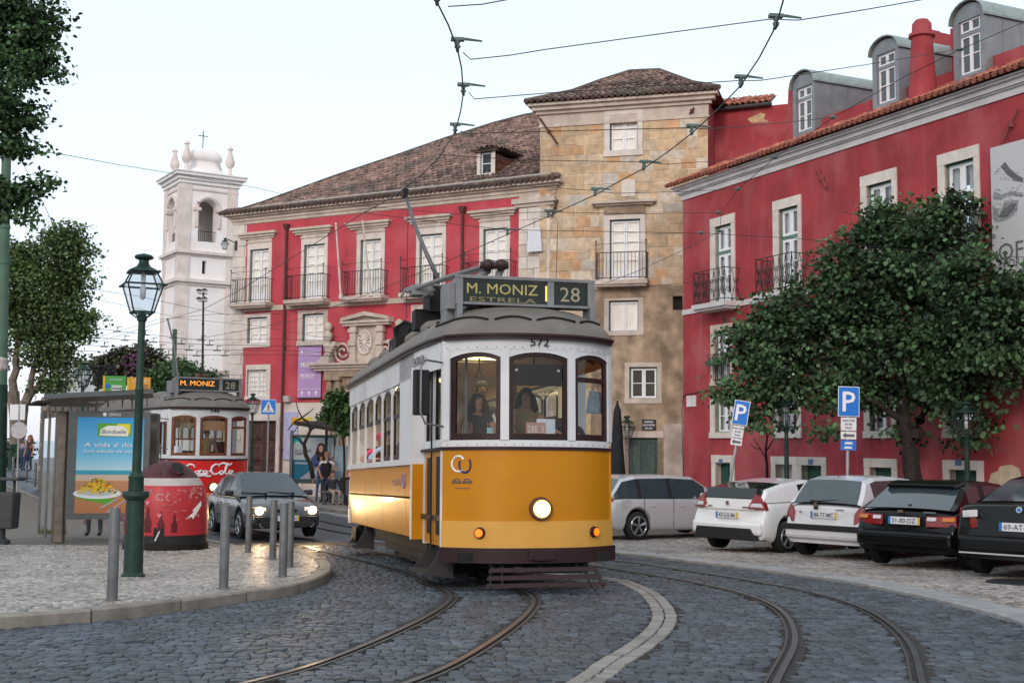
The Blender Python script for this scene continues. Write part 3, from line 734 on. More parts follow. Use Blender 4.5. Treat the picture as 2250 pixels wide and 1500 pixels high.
# door leaves with raised panels
m_dw = M('dark_door_wood', (.075, .035, .028), .5, var=.3, scale=6)
def panel_door(bld, W, r, mat, cols=2, rows=4, depth=.12, name='door', smat=None, sw=.16):
    d = bpy.data.objects.new(name, None); link(d, bld, Matrix.Translation(W.P((r[0]+r[1])/2, r[2])))
    for c in range(cols):
        mb = MB(); a0 = r[0]+(r[1]-r[0])*c/cols+.006; a1 = r[0]+(r[1]-r[0])*(c+1)/cols-.006
        W.box(mb, a0, a1, r[2], r[3], -depth-.05, -depth)
        for q in range(rows):
            z0 = r[2]+(r[3]-r[2])*(q+.1)/rows; z1 = r[2]+(r[3]-r[2])*(q+.9)/rows; e_ = (a1-a0)*.12
            pa = [W.P(a0+e_, z0, -depth), W.P(a1-e_, z0, -depth), W.P(a1-e_, z1, -depth), W.P(a0+e_, z1, -depth)]
            pb = [W.P(a0+e_*2, z0+e_, -depth+.035), W.P(a1-e_*2, z0+e_, -depth+.035), W.P(a1-e_*2, z1-e_, -depth+.035), W.P(a0+e_*2, z1-e_, -depth+.035)]
            mb.add(pa+pb, [(4, 5, 6, 7), (0, 1, 5, 4), (1, 2, 6, 5), (2, 3, 7, 6), (3, 0, 4, 7)])
        mb.build('door_leaf', mat, d, I4)
    if sw:
        mb = MB(); W.box(mb, r[0]-sw, r[0], r[2], r[3], -.1, .03); W.box(mb, r[1], r[1]+sw, r[2], r[3], -.1, .03); W.box(mb, r[0]-sw, r[1]+sw, r[3], r[3]+sw*1.1, -.1, .04)
        mb.build('stone_surround', smat or m_limew, d, I4)
    return d
panel_door(mus, W, dr, m_dw, 2, 4)
panel_door(mus, W, dr2, m_dw, 2, 4, sw=0)
# downpipes with hopper heads
for u, v in ((628, 492), (1016, 455)):
    a = W.uv(u, 700)[0]; b_ = MB(); b_.tube([W.P(a, zg, .10), W.P(a, zE-.35, .10)], .055, 8)
    b_.lathe([(.06, -.12), (.14, .04), (.15, .12), (.09, .12)], W.P(a, zE-.3, .11), 10)
    for z in (1.5, 3.5, 5.5, 7.5): b_.box(W.P(a, z, .06), (.17, .12, .05), math.atan2(W.d.y, W.d.x))
    b_.build('downpipe', m_pipe, mus, I4, smooth=40)
# two flagpoles without flags, on the wall around the middle window
for (u0, v0, u1, v1), lb in (((738, 492, 768, 655), 'bare white flagpole leaning out left of the middle balcony of the museum'), ((797, 487, 833, 648), 'thin white flagpole crossing in front of the middle french window of the museum')):
    a, z = W.uv(u1, v1); p = W.P(a, z, .55); d = ray(u0, v0); t_ = at(u0, v0, p.y-.35)
    b_ = MB(); b_.tube([p, t_], .045, 8, r2=.03); b_.sphere(t_, .05, 8, 5); b_.box(p, (.14, .14, .2)); b_.build('flagpole', M('flagpole_white', (.62, .56, .52), .6, var=.2, scale=3), label=lb, cat='flagpole', group='flagpoles on the museum')
# roof
up = (-W.n*math.cos(rad(30))+Vector((0, 0, 1))*math.sin(rad(30))); oR = W.P(0, zE+.42, .34)
def plane_st(u, v, o, sd, ud):
    nn = sd.cross(ud); d = ray(u, v); c = Vector((0, 0, CZ)); t = (o-c).dot(nn)/d.dot(nn); p = c+d*t-o; return (p.dot(sd), p.dot(ud))
pl = [(-.45, 0), (eR+1.75, 0)]+[plane_st(u, v, oR, W.d, up) for u, v in ((1196, 252), (1150, 260), (1085, 277), (980, 310), (860, 352), (740, 392), (640, 428), (575, 452), (530, 466))]
tiles(mus, oR, W.d, up, pl, m_tileA, 300, .215, .36, 4)
b_ = MB(); hip = [oR+W.d*p[0]+up*p[1]+Vector((0, 0, .09)) for p in pl[2:]]
b_.tube(hip, .10, 6); b_.build('ridge_tiles', m_tileA, mus, I4)
b_ = MB()   # the roof's hidden back slopes
top_ = [oR+W.d*p[0]+up*p[1] for p in pl[2:]]; bkp = [W.P(min(eR+1.7, max(-.4, p[0]*.6+1)), zE+.5, -bk_) for p in pl[2:]]
b_.add(top_+bkp, [(i, i+1, i+1+len(top_), i+len(top_)) for i in range(len(top_)-1)]); b_.build('back_slope', m_tileA, mus, I4, fix=False)
b_ = MB()
for k in range(int((eR+2.1)/.21)):       # row of eave tile ends and the gutter line
    p = W.P(-.45+k*.213, zE+.46, .34); b_.tube([p+W.n*.08-up*.02, p-W.n*.4+Vector((0, 0, .22))], .085, 6)
b_.build('eave_tiles', m_tileA, mus, I4, fix=False); 
b_ = MB(); b_.tube([W.P(1.2, zE+.60, .36), W.P(eR+1.2, zE+.64, .36)], .03, 5); b_.build('eave_pipe', M('pale_pipe', (.45, .43, .40), .5), mus, I4)
# small dormer
_t = plane_st(1068, 392, oR, W.d, up)[1]; Wd = W.off(.34-_t*math.cos(rad(30))); a0, a1, z0, z1 = Wd.rect(1048, 330, 1088, 386); dm = bpy.data.objects.new('dormer', None); link(dm, mus, Matrix.Translation(Wd.P(a0, z0)))
b_ = MB(); Wd.face(b_, a0, a1, z0-.5, z1, [(a0+.14, a1-.14, z0+.05, z1-.07)], .1, 0)
b_.mi = 0; dpt = 2.6
b_.quad(Wd.P(a0, z0-.5), Wd.P(a0, z1), Wd.P(a0, z1, -dpt), Wd.P(a0, z0-.5, -dpt)); b_.build('dormer_front', m_limew, dm, I4, fix=False)
b_ = MB()
for r_ in range(4):
    for c_ in range(8): Wd.box(b_, 0, 0, 0, 0, 0, 0); b_.hexa([Wd.P(a1+.0, z0-.3+r_*.28, -.1-c_*.28), Wd.P(a1+.035, z0-.3+r_*.28, -.1-c_*.28), Wd.P(a1+.035, z0-.3+r_*.28, -.36-c_*.28), Wd.P(a1, z0-.3+r_*.28, -.36-c_*.28)], [Wd.P(a1+.0, z0-.03+r_*.28, -.1-c_*.28), Wd.P(a1+.015, z0-.03+r_*.28, -.1-c_*.28), Wd.P(a1+.015, z0-.03+r_*.28, -.36-c_*.28), Wd.P(a1, z0-.03+r_*.28, -.36-c_*.28)])
b_.build('hung_tiles', m_tileR, dm, I4)
b_ = MB(); c0, c1 = a0-.15, a1+.15; am = (a0+a1)/2
e_ = [Wd.P(c0, z1, .18), Wd.P(c1, z1, .18), Wd.P(c1, z1+.02, -dpt), Wd.P(c0, z1+.02, -dpt)]; tp = [Wd.P(am, z1+.42, -.55), Wd.P(am, z1+.42, -dpt)]
b_.add(e_+tp, [(0, 1, 4), (1, 2, 5, 4), (3, 0, 4, 5), (0, 3, 2, 1)]); Wd.box(b_, c0+.04, c1-.04, z1-.07, z1-.003, -.1, .12); b_.build('dormer_roof', m_tileA, dm, I4, fix=False)
for (oo, sd_, ud_, pp) in ((e_[0], e_[1]-e_[0], tp[0]-(e_[0]+e_[1])/2, None), (e_[1], e_[2]-e_[1], None, None)):
    sdn = sd_.normalized()
    if ud_ is None: ud_ = tp[0]-e_[1]; ud_ = ud_-sdn*ud_.dot(sdn)
    H_ = ud_.length; Ls = sd_.length; poly = [(0, 0), (Ls, 0), (Ls/2, H_)] if oo == e_[0] else [(0, 0), (Ls, 0), (Ls, H_), (.7, H_)]
    tiles(dm, oo, sdn, ud_, poly, m_tileA, 0, .2, .32, 9, deck=False)
window(mus, Wd, None, (a0+.14, a1-.14, z0+.05, z1-.07), 'dark', 1, 2, depth=.06, gw=.03, wood=.04, rm=.02)
# portal
pt = bpy.data.objects.new('portal', None); link(pt, mus, Matrix.Translation(W.P(dr2[0], zg)))
def ab(u, v): return W.uv(u, v)
b_ = MB()
a0, a1 = ab(708, 805)[0], ab(905, 805)[0]; zS = ab(806, 806)[1]; am = ab(806, 750)[0]; a1 = 2*am-a0
cornice(b_, W, a0+.1, a1-.1, zS-.12, [(0, .1, .3), (.1, .2, .4), (.2, .28, .5)]); b_.build('entablature', m_lime, pt, I4)
b_ = MB(); c0, c1 = ab(722, 860)[0], ab(762, 860)[0]
for s_ in (0, 1):
    q0, q1 = (c0, c1) if not s_ else (2*am-c1, 2*am-c0)
    W.box(b_, q0, q1, zg, zS-.12, 0, .14)
    for k in (.25, .7): cx = q0+(q1-q0)*k; b_.tube([W.P(cx, zg+.5, .22), W.P(cx, zS-.5, .22)], .13, 10, r2=.11); W.box(b_, cx-.18, cx+.18, zS-.5, zS-.35, .1, .4); W.box(b_, cx-.18, cx+.18, zg, zg+.5, .1, .4)
W.box(b_, q0 and c1, 2*am-c1, dr2[3], zS-.12, 0, .10); W.box(b_, c0-.05, 2*am-c0+.05, zS-.36, zS-.12, .1, .26)
W.box(b_, c0-.03, 2*am-c0+.03, ab(800, 868)[1]-.06, ab(800, 868)[1]+.08, .1, .3)
b_.build('portal_columns', M('dark_limestone', (.33, .25, .18), .8, var=.25, scale=4, stain=.5, scol=(.14, .10, .075)), pt, I4, smooth=40)
# aedicule with the wheel-shaped relief
b_ = MB(); d0, d1 = ab(776, 750)[0], ab(848, 750)[0]; zP = ab(808, 716)[1]; zB = zS+.16
W.box(b_, d0+.05, d1-.05, zB, zP, 0, .10)
for q in ((d0, d0+.28), (d1-.28, d1)):
    W.box(b_, q[0], q[1], zB, zP, .1, .24); W.box(b_, q[0]-.05, q[1]+.05, zP-.25, zP-.1, .1, .30); W.box(b_, q[0]-.05, q[1]+.05, zB, zB+.15, .1, .30); W.box(b_, q[0]-.02, q[1]+.02, zP-.75, zP-.55, .1, .32)
cornice(b_, W, d0, d1, zP, [(0, .1, .3), (.1, .18, .38)])
dm_ = (d0+d1)/2; zA = ab(808, 686)[1]
for sg in (-1, 1):
    x0 = dm_+sg*((d1-d0)/2+.35); b_.hexa([W.P(x0, zP+.18, .38), W.P(dm_, zA-.15, .38), W.P(dm_, zA-.15, 0), W.P(x0, zP+.18, 0)], [W.P(x0, zP+.30, .4), W.P(dm_, zA, .4), W.P(dm_, zA, 0), W.P(x0, zP+.30, 0)])
b_.add([W.P(dm_-(d1-d0)/2-.2, zP+.18, .12), W.P(dm_+(d1-d0)/2+.2, zP+.18, .12), W.P(dm_, zA-.1, .12)], [(0, 1, 2)])
b_.build('aedicule', m_lime, pt, I4)
b_ = MB(); rc, rzz = ab(806, 752); RA_, RB_ = .30, .44
def el(t, k, o): return W.P(rc+math.cos(t)*RA_*k, rzz+math.sin(t)*RB_*k, o)
b_.tube([el(2*math.pi*i/24, 1, .14) for i in range(25)], .05, 6, cap=False)
for i in range(14): t = 2*math.pi*i/14; b_.tube([el(t, .25, .15), el(t, .9, .13)], [.02, .055], 5)
b_.disc(W.P(rc, rzz, .14), W.n, .09, .06, 12); b_.build('wheel_relief', m_limew, pt, I4, smooth=40)
for sg in (-1, 1):      # scrolls and finials
    b_ = MB()
    cx, cz = (ab(760, 773)[0], ab(760, 773)[1]); fx = ab(730, 740)[0]
    if sg > 0: cx = 2*am-cx; fx = 2*am-fx
    pts = []; nT = 34
    for k in range(nT): t = k/nT*4.2*math.pi; r_ = .07+.03*t; pts.append(W.P(cx-sg*-1*r_*math.cos(t)*-1, cz+r_*math.sin(t), .2))
    b_.tube(pts, .05, 5)
    e0 = (a0+.15) if sg < 0 else (a1-.15)
    for k in range(9):
        t = k/8; a_ = e0+(cx+sg*.32-e0)*t; z_ = zS+.2+(cz+.3-zS-.2)*(t**1.6); b_.box(W.P(a_, z_, .2), (.2, .42, .16), math.atan2(W.d.y, W.d.x))
    prof = [(.16, 0), (.2, .06), (.1, .12), (.17, .3), (.2, .42), (.08, .55), (.1, .62), (.17, .72), (.18, .86), (.08, .98), (.11, 1.03), (.16, 1.12), (.15, 1.24), (.02, 1.34)]
    b_.lathe(prof, W.P(fx, zS+.42, .25), 10); W.box(b_, fx-.2, fx+.2, zS+.16, zS+.42, .05, .45)
    b_.build('scrollwork', m_lime, pt, I4, smooth=45)
# purple museum banner
q = W.rect(658.6, 761, 709.5, 873)
bn = thing('museum_banner', 'tall purple banner reading MUSEU and MUSEUM on the red museum wall', 'banner', W.P(q[0], q[2]))
b_ = MB(); W.box(b_, q[0], q[1], q[2], q[3], .10, .115); b_.build('cloth', M('purple_print', (.42, .27, .50), .7, var=.06, scale=2), bn, I4)
b_ = MB(); W.box(b_, q[0]-.03, q[1]+.03, q[3], q[3]+.04, .08, .14); W.box(b_, q[0]-.03, q[1]+.03, q[2]-.04, q[2], .08, .14)
for z in (q[3]-.05, q[2]+.05): W.box(b_, q[0]+.1, q[0]+.16, z, z+.03, 0, .1)
b_.build('batten', m_gutter, bn, I4)
m_wt = M('white_print', (.8, .78, .8), .6, var=0); zu = Vector((0, 0, 1)); bw = q[1]-q[0]; bh = q[3]-q[2]
for s_, fz, fw_, fx in (('MUSEU', .645, .60, .42), ('MUSEUM', .43, .60, .42), ('Fundacao Ricardo', .90, .62, .57), ('de artes decorativas', .60, .58, .42), ('of decorative arts', .385, .58, .42)):
    write('lettering', s_, m_wt, bn, W.P(q[0]+bw*fx, q[2]+bh*fz, .12), W.d, zu, w=bw*fw_, bold=.008 if s_.startswith('MUS') else 0)
b_ = MB(); W.box(b_, q[0]+.05, q[1]-.05, q[2]+bh*.835, q[2]+bh*.84, .115, .118); W.box(b_, q[0]+.05, q[1]-.05, q[2]+bh*.165, q[2]+bh*.17, .115, .118)
b_.disc(W.P(q[0]+bw*.15, q[2]+bh*.9, .118), W.n, .06, .004)
for f in (.2, .5, .8): b_.disc(W.P(q[0]+bw*f, q[2]+bh*.10, .118), W.n, .045, .004); W.box(b_, q[0]+bw*f-.06, q[0]+bw*f+.06, q[2]+bh*.05, q[2]+bh*.065, .115, .118)
b_.build('printed_marks', m_wt, bn, I4)
# things fixed to the wall
b_ = MB(); q = W.rect(629, 870, 641, 883); W.box(b_, *q, 0, .2); b_.build('meter_box', M('grey_box', (.45, .42, .40), .6), mus, I4)
q = W.rect(640, 905, 660, 1005); b_ = MB(); q = W.rect(625, 905, 655, 1010); W.box(b_, *q, .02, .06)
o = b_.build('notice_board', M('lilac_board', (.42, .42, .62), .6, var=.12, scale=5), label='pale lilac notice board on the cream wall behind the leafless tree', cat='notice board')
q = W.rect(1166, 503, 1199, 555); b_ = MB(); b_.prism([W.P(q[0]+.04, q[3], .25), W.P(q[1]-.08, q[3], .25), W.P(q[1], q[2], .25), W.P(q[0], q[2], .25)], W.n*.03)
b_.build('blank_plate', M('blank_white_plate', (.66, .68, .72), .5, var=.05), label='blank white plate hung at the corner of the museum beside the stone tower', cat='plate')
# ---------------------------------------------------------------- THE STONE TOWER HOUSE
W = Wall((.93, 42.95), (6.62, 41.25)); TW = W
tow = thing('tower_house', 'tall narrow house of ochre stone blocks with tiled hipped roof, between the two red buildings', 'building', W.P(3, zg))
m_blk = [M('ochre_block_%d' % k if k else 'ochre_block', c, .85, var=.2, scale=5, bump=.25, bscale=22, obr=.13, stain=.4, scol=(.26, .20, .15)) for k, c in enumerate([(.56, .40, .25), (.57, .34, .185), (.55, .43, .31), (.60, .51, .41), (.49, .44, .39)])]
m_joint = M('lime_mortar', (.62, .51, .38), .9, var=.25, scale=2.5, bump=.3, stain=.5, scol=(.2, .15, .11))
zT = W.uv(1380, 232)[1]+.02
aL, aR = 0, W.L
zLow = W.uv(1450, 640)[1]; zRen = W.uv(1440, 742)[1]
t1o, t1i = W.rect(1328, 240, 1412, 343), W.rect(1340, 252, 1401, 330)
t2o, t2i = list(W.rect(1327, 470, 1418, 618)), list(W.rect(1340, 482, 1407, 618))
t3o, t3i = W.rect(1328, 655, 1414, 737), W.rect(1338, 660, 1403, 727)
t4o, t4i = W.rect(1373, 796, 1454, 886), W.rect(1383, 806, 1444, 875)
td = list(W.rect(1382, 961, 1445, 1045)); td[2] = zg
hb = W.rect(1478, 650, 1500, 681)
fb = list(W.rect(1315, 640, 1470, 652))
holes = [t1i, t2i, t3i, t4i, td, hb]
mb = MB(); W.face(mb, aL, aR, zg-.5, zT, holes, .2, 0)
mb.quad(W.P(0, zg), W.P(0, zT), W.P(0, zT, -6), W.P(0, zg, -6), 0); mb.quad(W.P(aR, zg), W.P(aR, zT), W.P(aR, zT, -6), W.P(aR, zg, -6), 1)
mb.quad(W.P(0, zg, -6), W.P(aR, zg, -6), W.P(aR, zT, -6), W.P(0, zT, -6), 0)
mb.build('wall', [m_joint, m_redR], tow, I4, fix=False)
b_ = MB(); W.box(b_, hb[0], hb[1], hb[2], hb[3], -.25, -.2); b_.build('dark_opening', m_dark, tow, I4)
def hit(r, hs): return any(r[0] < h[1]-.02 and r[1] > h[0]+.02 and r[2] < h[3]-.02 and r[3] > h[2]+.02 for h in hs)
outs = [t1o, t2o, t3o, t4o, (td[0]-.2, td[1]+.2, td[2], td[3]+.22), hb, (t2o[0]-.15, t2o[1]+.15, t2o[3]-.1, t2o[3]+.5)]
def blocks(bld, W, a0, a1, z0, z1, outs, mats, hrange=(.30, .50), wrange=(.36, .80), nmax=300, pr=.014, name='stone_block', gap=.009):
    z = z0; n = 0; field = MB()
    while z < z1-.12:
        h = min(R.uniform(*hrange), z1-z)
        if z1-z-h < .15: h = z1-z
        a = a0
        while a < a1-.05:
            w_ = min(R.uniform(*wrange), a1-a)
            if a1-a-w_ < .2: w_ = a1-a
            r = [a, a+w_, z, z+h]
            for o in outs:       # trim at openings
                if hit(r, [o]):
                    if r[0] < o[0] < r[1] and o[0]-r[0] > .08: r[1] = o[0]
                    elif r[0] < o[1] < r[1] and r[1]-o[1] > .08: r[0] = o[1]
                    elif r[2] < o[2] < r[3] and o[2]-r[2] > .08: r[3] = o[2]
                    elif r[2] < o[3] < r[3] and r[3]-o[3] > .08: r[2] = o[3]
            if not hit(r, outs):
                b = MB() if n < nmax else field; g = gap; p = pr+R.uniform(-.008, .008); mi = R.choices(range(len(mats)), [5, 1.0, 3, 1.2, .35][:len(mats)])[0]
                q = [(r[0]+g, r[2]+g), (r[1]-g, r[2]+g), (r[1]-g, r[3]-g), (r[0]+g, r[3]-g)]; q = [(x+R.uniform(-.014, .014), y+R.uniform(-.014, .014)) for x, y in q]
                ca, cc = sum(x for x, y in q)/4, sum(y for x, y in q)/4
                t_ = [W.P(x+(ca-x)*.04, y+(cc-y)*.06, p) for x, y in q]; bt = [W.P(x, y, -.01) for x, y in q]
                b.add(bt+t_, [(4, 5, 6, 7), (0, 1, 5, 4), (1, 2, 6, 5), (2, 3, 7, 6), (3, 0, 4, 7)], mi if n >= nmax else 0)
                if n < nmax: b.build(name, mats[mi], bld, I4, fix=False)
                n += 1
            a += w_
        z += h
    if field.v: field.build(name+'_field', mats, bld, I4, fix=False, kind='stuff')
blocks(tow, W, 0, aR, 1.4, zT-.62, outs+[(W.uv(1300, 600)[0], aR+1, zg, zLow+.2)], m_blk)
# worn render over the lower storeys
m_render = M('worn_render', (.36, .27, .19), .9, var=.45, scale=2.2, bump=.6, bscale=9, stain=.85, scol=(.19, .14, .10), streak=.7)
b_ = MB(); Wr = W.off(.03); Wr.face(b_, W.uv(1300, 700)[0], aR-.01, zg, zLow+.2, [t2i, t3i, t4i, td, hb], .03); b_.build('worn_render', m_render, tow, I4, fix=False)
b_ = MB(); Wr = W.off(.034); q_ = W.uv(1400, 930)[1]; Wr.face(b_, W.uv(1459, 700)[0], aR-.01, zg, q_, [td], .03); b_.build('pale_patch', M('pale_render', (.46, .40, .34), .9, var=.25, scale=2.5, bump=.4, bscale=12, stain=.7, scol=(.27, .22, .18)), tow, I4, fix=False)
b_ = MB(); cornice(b_, W, 0, aR, zT-.62, [(0, .06, .05)]); cornice(b_, W, 0, aR, zT-.56, [(.0, .40, .03)]); cornice(b_, W, -.02, aR+.02, zT-.16, [(0, .12, .12), (.12, .26, .24), (.26, .36, .36)]); b_.build('cornice', m_lime, tow, I4)
window(tow, W, t1o, t1i, 'blind', 2, 3, depth=.12, smat=m_limew)
w = window(tow, W, t2o, t2i, 'blind', 2, 5, door=True, name='french_window', smat=m_limew)
b_ = MB(); W.box(b_, t2o[0]+.02, t2o[1]-.02, t2o[3], t2o[3]+.28, -.02, .1); b_.build('lintel_frieze', M('dark_limestone', (.33, .25, .18)), w, I4)
b_ = MB(); cornice(b_, W, t2o[0]-.1, t2o[1]+.1, t2o[3]+.28, [(0, .07, .18), (.07, .16, .30)]); b_.build('lintel_cornice', m_lime, w, I4)
a0, a1 = W.uv(1312, 628)[0], W.uv(1428, 628)[0]; balcony(tow, W, a0, a1, t2i[2], out=.5)
window(tow, W, t3o, t3i, 'blind', 2, 1, depth=.1)
window(tow, W, t4o, t4i, 'dark', 2, 2, depth=.1)
m_gd = M('green_door', (.055, .085, .072), .6, var=.25, scale=6)
panel_door(tow, W, td, m_gd, 2, 2, sw=.2, smat=m_lime)
for (u, v, x, y) in ((1188, 262, 1227, 318), (1227, 440, 1213, 478), (1526, 238, 1516, 252), (1477, 0, 0, 0)):
    if x: b_ = MB(); p = W.P(*W.uv(u, v), .10); q = W.P(*W.uv(x, y), .10); b_.tube([p, q], .035, 5); b_.box((p+q)/2+W.n*-.05, (.12, .12, .12)); b_.build('tie_bar', M('rusty_iron', (.12, .055, .04), .8, .2, var=.3), tow, I4)
b_ = MB(); q = W.rect(1366, 395, 1396, 432); W.box(b_, *q, 0, .05); b_.box(W.P((q[0]+q[1])/2, (q[2]+q[3])/2, .06), (.04, .03, .5), math.atan2(W.d.y, W.d.x)); b_.build('stone_tablet', m_limew, tow, I4)
# street name plate
q = W.rect(1411, 921, 1442, 945); sp = thing('street_name_plate', 'black street name plate LARGO DAS PORTAS DO SOL above the green double door', 'sign', W.P(q[0], q[2]))
b_ = MB(); W.box(b_, *q, .035, .06); b_.build('plate', M('black_enamel', (.02, .025, .03), .35), sp, I4, bevel=.01); qc = (q[0]+q[1])/2; qh = q[3]-q[2]
for s_, f, ww in (('LARGO', .78, .62), ('DAS PORTAS', .48, .86), ('DO SOL', .18, .55)): write('lettering', s_, m_wt, sp, W.P(qc, q[2]+qh*f, .064), W.d, zu, w=(q[1]-q[0])*ww, h=qh*.17, bold=.02)
# roof: bell-cast hip
s0 = W.P(-.42, zT+.20, .36); up = (-W.n*math.cos(rad(27))+Vector((0, 0, 1))*math.sin(rad(27)))
pl = [plane_st(u, v, s0, W.d, up) for u, v in ((1167, 226), (1578, 201), (1520, 188), (1448, 161), (1383, 164), (1320, 184), (1255, 208))]
pl[0] = (-.05, -.02); pl[1] = (aR+.85, -.02)
tiles(tow, s0, W.d, up, pl, m_tileA, 150, .22, .36, 14)
rp3 = [s0+W.d*p[0]+up*p[1] for p in pl]; b_ = MB(); b_.tube([p+Vector((0, 0, .1)) for p in rp3[1:]+[rp3[0]]], .1, 6); b_.build('ridge_tiles', m_tileA, tow, I4)
b_ = MB(); bl, br = W.P(-.42, zT+.2, -6.4), W.P(aR+.42, zT+.2, -6.4); b_.add(rp3+[bl, br], [(0, 6, 5, 4, 7), (1, 8, 3, 2), (4, 3, 8, 7), (0, 7, 8, 1)]); b_.build('back_slope', m_tileA, tow, I4, fix=False)
b_ = MB()
for k in range(int((aR+.9)/.22)): p = W.P(-.42+k*.222, zT+.27, .36); b_.tube([p+W.n*.08-up*.02, p-W.n*.35+Vector((0, 0, .16))], .085, 6)
b_.build('eave_tiles', m_tileA, tow, I4, fix=False)
# red annexe behind, between the tower and the long red building
ann = thing('red_annexe', 'low red wall with peeling patch and strip of tiles, set back beside the stone tower', 'building', (8, 45, zg))
WA = Wall((6.64, 43.2), (12.5, 40.8)); zA_ = WA.uv(1650, 236)[1]
b_ = MB(); WA.face(b_, .0, WA.L, 2, zA_, []); b_.build('wall', m_redR, ann, I4, fix=False)
b_ = MB(); pa = [WA.P(*WA.uv(u, v), .01) for u, v in ((1642, 262), (1655, 256), (1672, 248), (1682, 252), (1678, 262), (1690, 268), (1668, 270), (1652, 271))]; b_.add(pa, [tuple(range(8))]); b_.build('peeled_patch', M('bare_ochre', (.55, .36, .22), .9, var=.3), ann, I4, fix=False)
b_ = MB(); b_.tube([WA.P(0, zA_-.02, .16), WA.P(2.6, zA_+.02, .16)], .07, 8); b_.build('gutter', m_gutter, ann, I4)
uA = (-WA.n*math.cos(rad(25))+Vector((0, 0, 1))*math.sin(rad(25))); tiles(ann, WA.P(0, zA_+.05, .15), WA.d, uA, [(0, 0), (2.55, 0), (2.55, 1.5), (-.3, 1.5)], m_tileR, 0, .2, .34, 8)
# ---------------------------------------------------------------- THE LONG RED BUILDING (right)
d_ = Vector((-.4243, .9055)); c0 = Vector((5.45, 39.0)); c1 = c0-d_*26
W = Wall(c0, c1); RW = W
zr0 = CZ-3.2
red = thing('red_building', 'long dark red building at right with white cornice, grey dormers and pale framed windows', 'building', W.P(8, zr0))
zE = W.uv(1800, 340)[1]; zE = (W.uv(1504, 441)[1]+W.uv(2249, 203)[1])/2
zB = (W.uv(1504, 688)[1]+W.uv(1690, 654)[1])/2
U = [((1562, 478, 1616, 668), (1572, 498, 1608, 666), (1540, 1620, 668)), ((1700, 433, 1762, 640), (1712, 458, 1755, 636), (1676, 1770, 628)), ((1893, 376, 1973, 600), (1906, 398, 1962, 596), (1870, 1985, 590)), ((2063, 330, 2155, 560), (2078, 350, 2143, 556), (2050, 2170, 550))]
us = [(list(W.rect(*o)), list(W.rect(*i)), b) for o, i, b in U]
print('right uppers', [[round(x, 2) for x in q[1]] for q in us])
zf_ = zB+.06
zti = np.mean([q[1][3] for q in us]); zto = np.mean([q[0][3] for q in us]); 
for q in us: q[0][2] = q[1][2] = zf_; q[0][3] = zto; q[1][3] = zti
M2 = [((1563, 712, 1612, 846), (1570, 727, 1606, 838)), ((1703, 700, 1765, 842), (1713, 712, 1757, 833)), ((1898, 690, 1975, 838), (1908, 700, 1965, 828)), ((2068, 680, 2157, 836), (2080, 690, 2146, 826))]
M3 = [((1562, 866, 1612, 962), (1571, 876, 1606, 949)), ((1703, 866, 1762, 960), (1713, 876, 1752, 948)), ((1900, 862, 1970, 955), (1912, 872, 1960, 940)), ((2073, 826, 2155, 952), (2086, 838, 2141, 936))]
DO = [(1573, 1606, 1021), (1705, 1742, 1023), (1762, 1806, 1023), (1912, 1960, 1023), (2087, 2147, 1023)]
m2 = [(W.rect(*a), W.rect(*b)) for a, b in M2]; m3 = [(W.rect(*a), W.rect(*b)) for a, b in M3]
def samez(L): return [((o[0], o[1], L[0][0][2], L[0][0][3]), (i[0], i[1], L[0][1][2], L[0][1][3])) for o, i in L]
m2, m3 = samez(m2), samez(m3)
dos = [(W.uv(a, v)[0], W.uv(b, v)[0], zr0, W.uv((a+b)/2, v)[1]) for a, b, v in DO]; zd = np.mean([q[3] for q in dos]); dos = [(a, b, z0, zd) for a, b, z0, z1 in dos]
print('door head', zd, 'z floor', zf_, 'eave', zE)
holes = [q[1] for q in us]+[b for a, b in m2]+[b for a, b in m3]+dos
b_ = MB(); W.face(b_, 0, W.L, zr0, zE+.3, holes, .22, 0, 1)
b_.quad(W.P(0, zr0), W.P(0, zE+.3), W.P(0, zE+.3, -9), W.P(0, zr0, -9), 0); b_.quad(W.P(W.L, zr0), W.P(W.L, zE+.3), W.P(W.L, zE+.3, -9), W.P(W.L, zr0, -9), 0)
b_.build('wall', [m_redR, m_lime], red, I4, fix=False)
m_cor = M('white_cornice_paint', (.60, .58, .58), .7, var=.08, scale=2, stain=.3, scol=(.40, .37, .37), streak=.2)
b_ = MB(); cornice(b_, W, -.05, W.L, zE, [(0, .17, .04), (.17, .21, .09), (.21, .33, .14), (.33, .39, .21), (.39, .43, .27)]); b_.build('cornice', m_cor, red, I4)
b_ = MB(); W.box(b_, 0, W.L, zB-.08, zB+.08, 0, .04); b_.build('string_course', m_cor, red, I4)
m_gf2 = M('green_window_frame', (.12, .22, .17), .5, var=.1)
for k, (o_, i_, bp) in enumerate(us):
    tr_ = i_[2]+(i_[3]-i_[2])*.66
    window(red, W, o_, i_, 'curtain', 2, 2, depth=.10, door=True, name='french_window', smat=m_limew, transom=tr_, fr=m_gf2, shape=True, wood=.075, gm_=m_gl)
    a0, a1 = W.uv(bp[0], bp[2])[0], W.uv(bp[1], bp[2])[0]; ac = (i_[0]+i_[1])/2; balcony(red, W, ac-.86, ac+.86, zf_, H=1.0, out=.6, scroll=True, extra=0, smat=m_cor)
for o_, i_ in m2:
    w = window(red, W, o_, i_, 'curtain', 2, 3, depth=.12, smat=m_lime, fr=m_gf2, shape=True, wood=.05, gm_=m_gl)
for o_, i_ in m3: window(red, W, o_, i_, 'curtain', 2, 2, depth=.12, smat=m_limew, fr=m_gf2, shape=True, wood=.05, gm_=m_gl)
m_gd2 = M('deep_green_door', (.02, .075, .05), .5, var=.3)
for k, q in enumerate(dos): panel_door(red, W, q, m_gd2 if k != 1 else M('grey_door', (.38, .36, .33), .6), 2, 3, sw=.2, depth=.18)
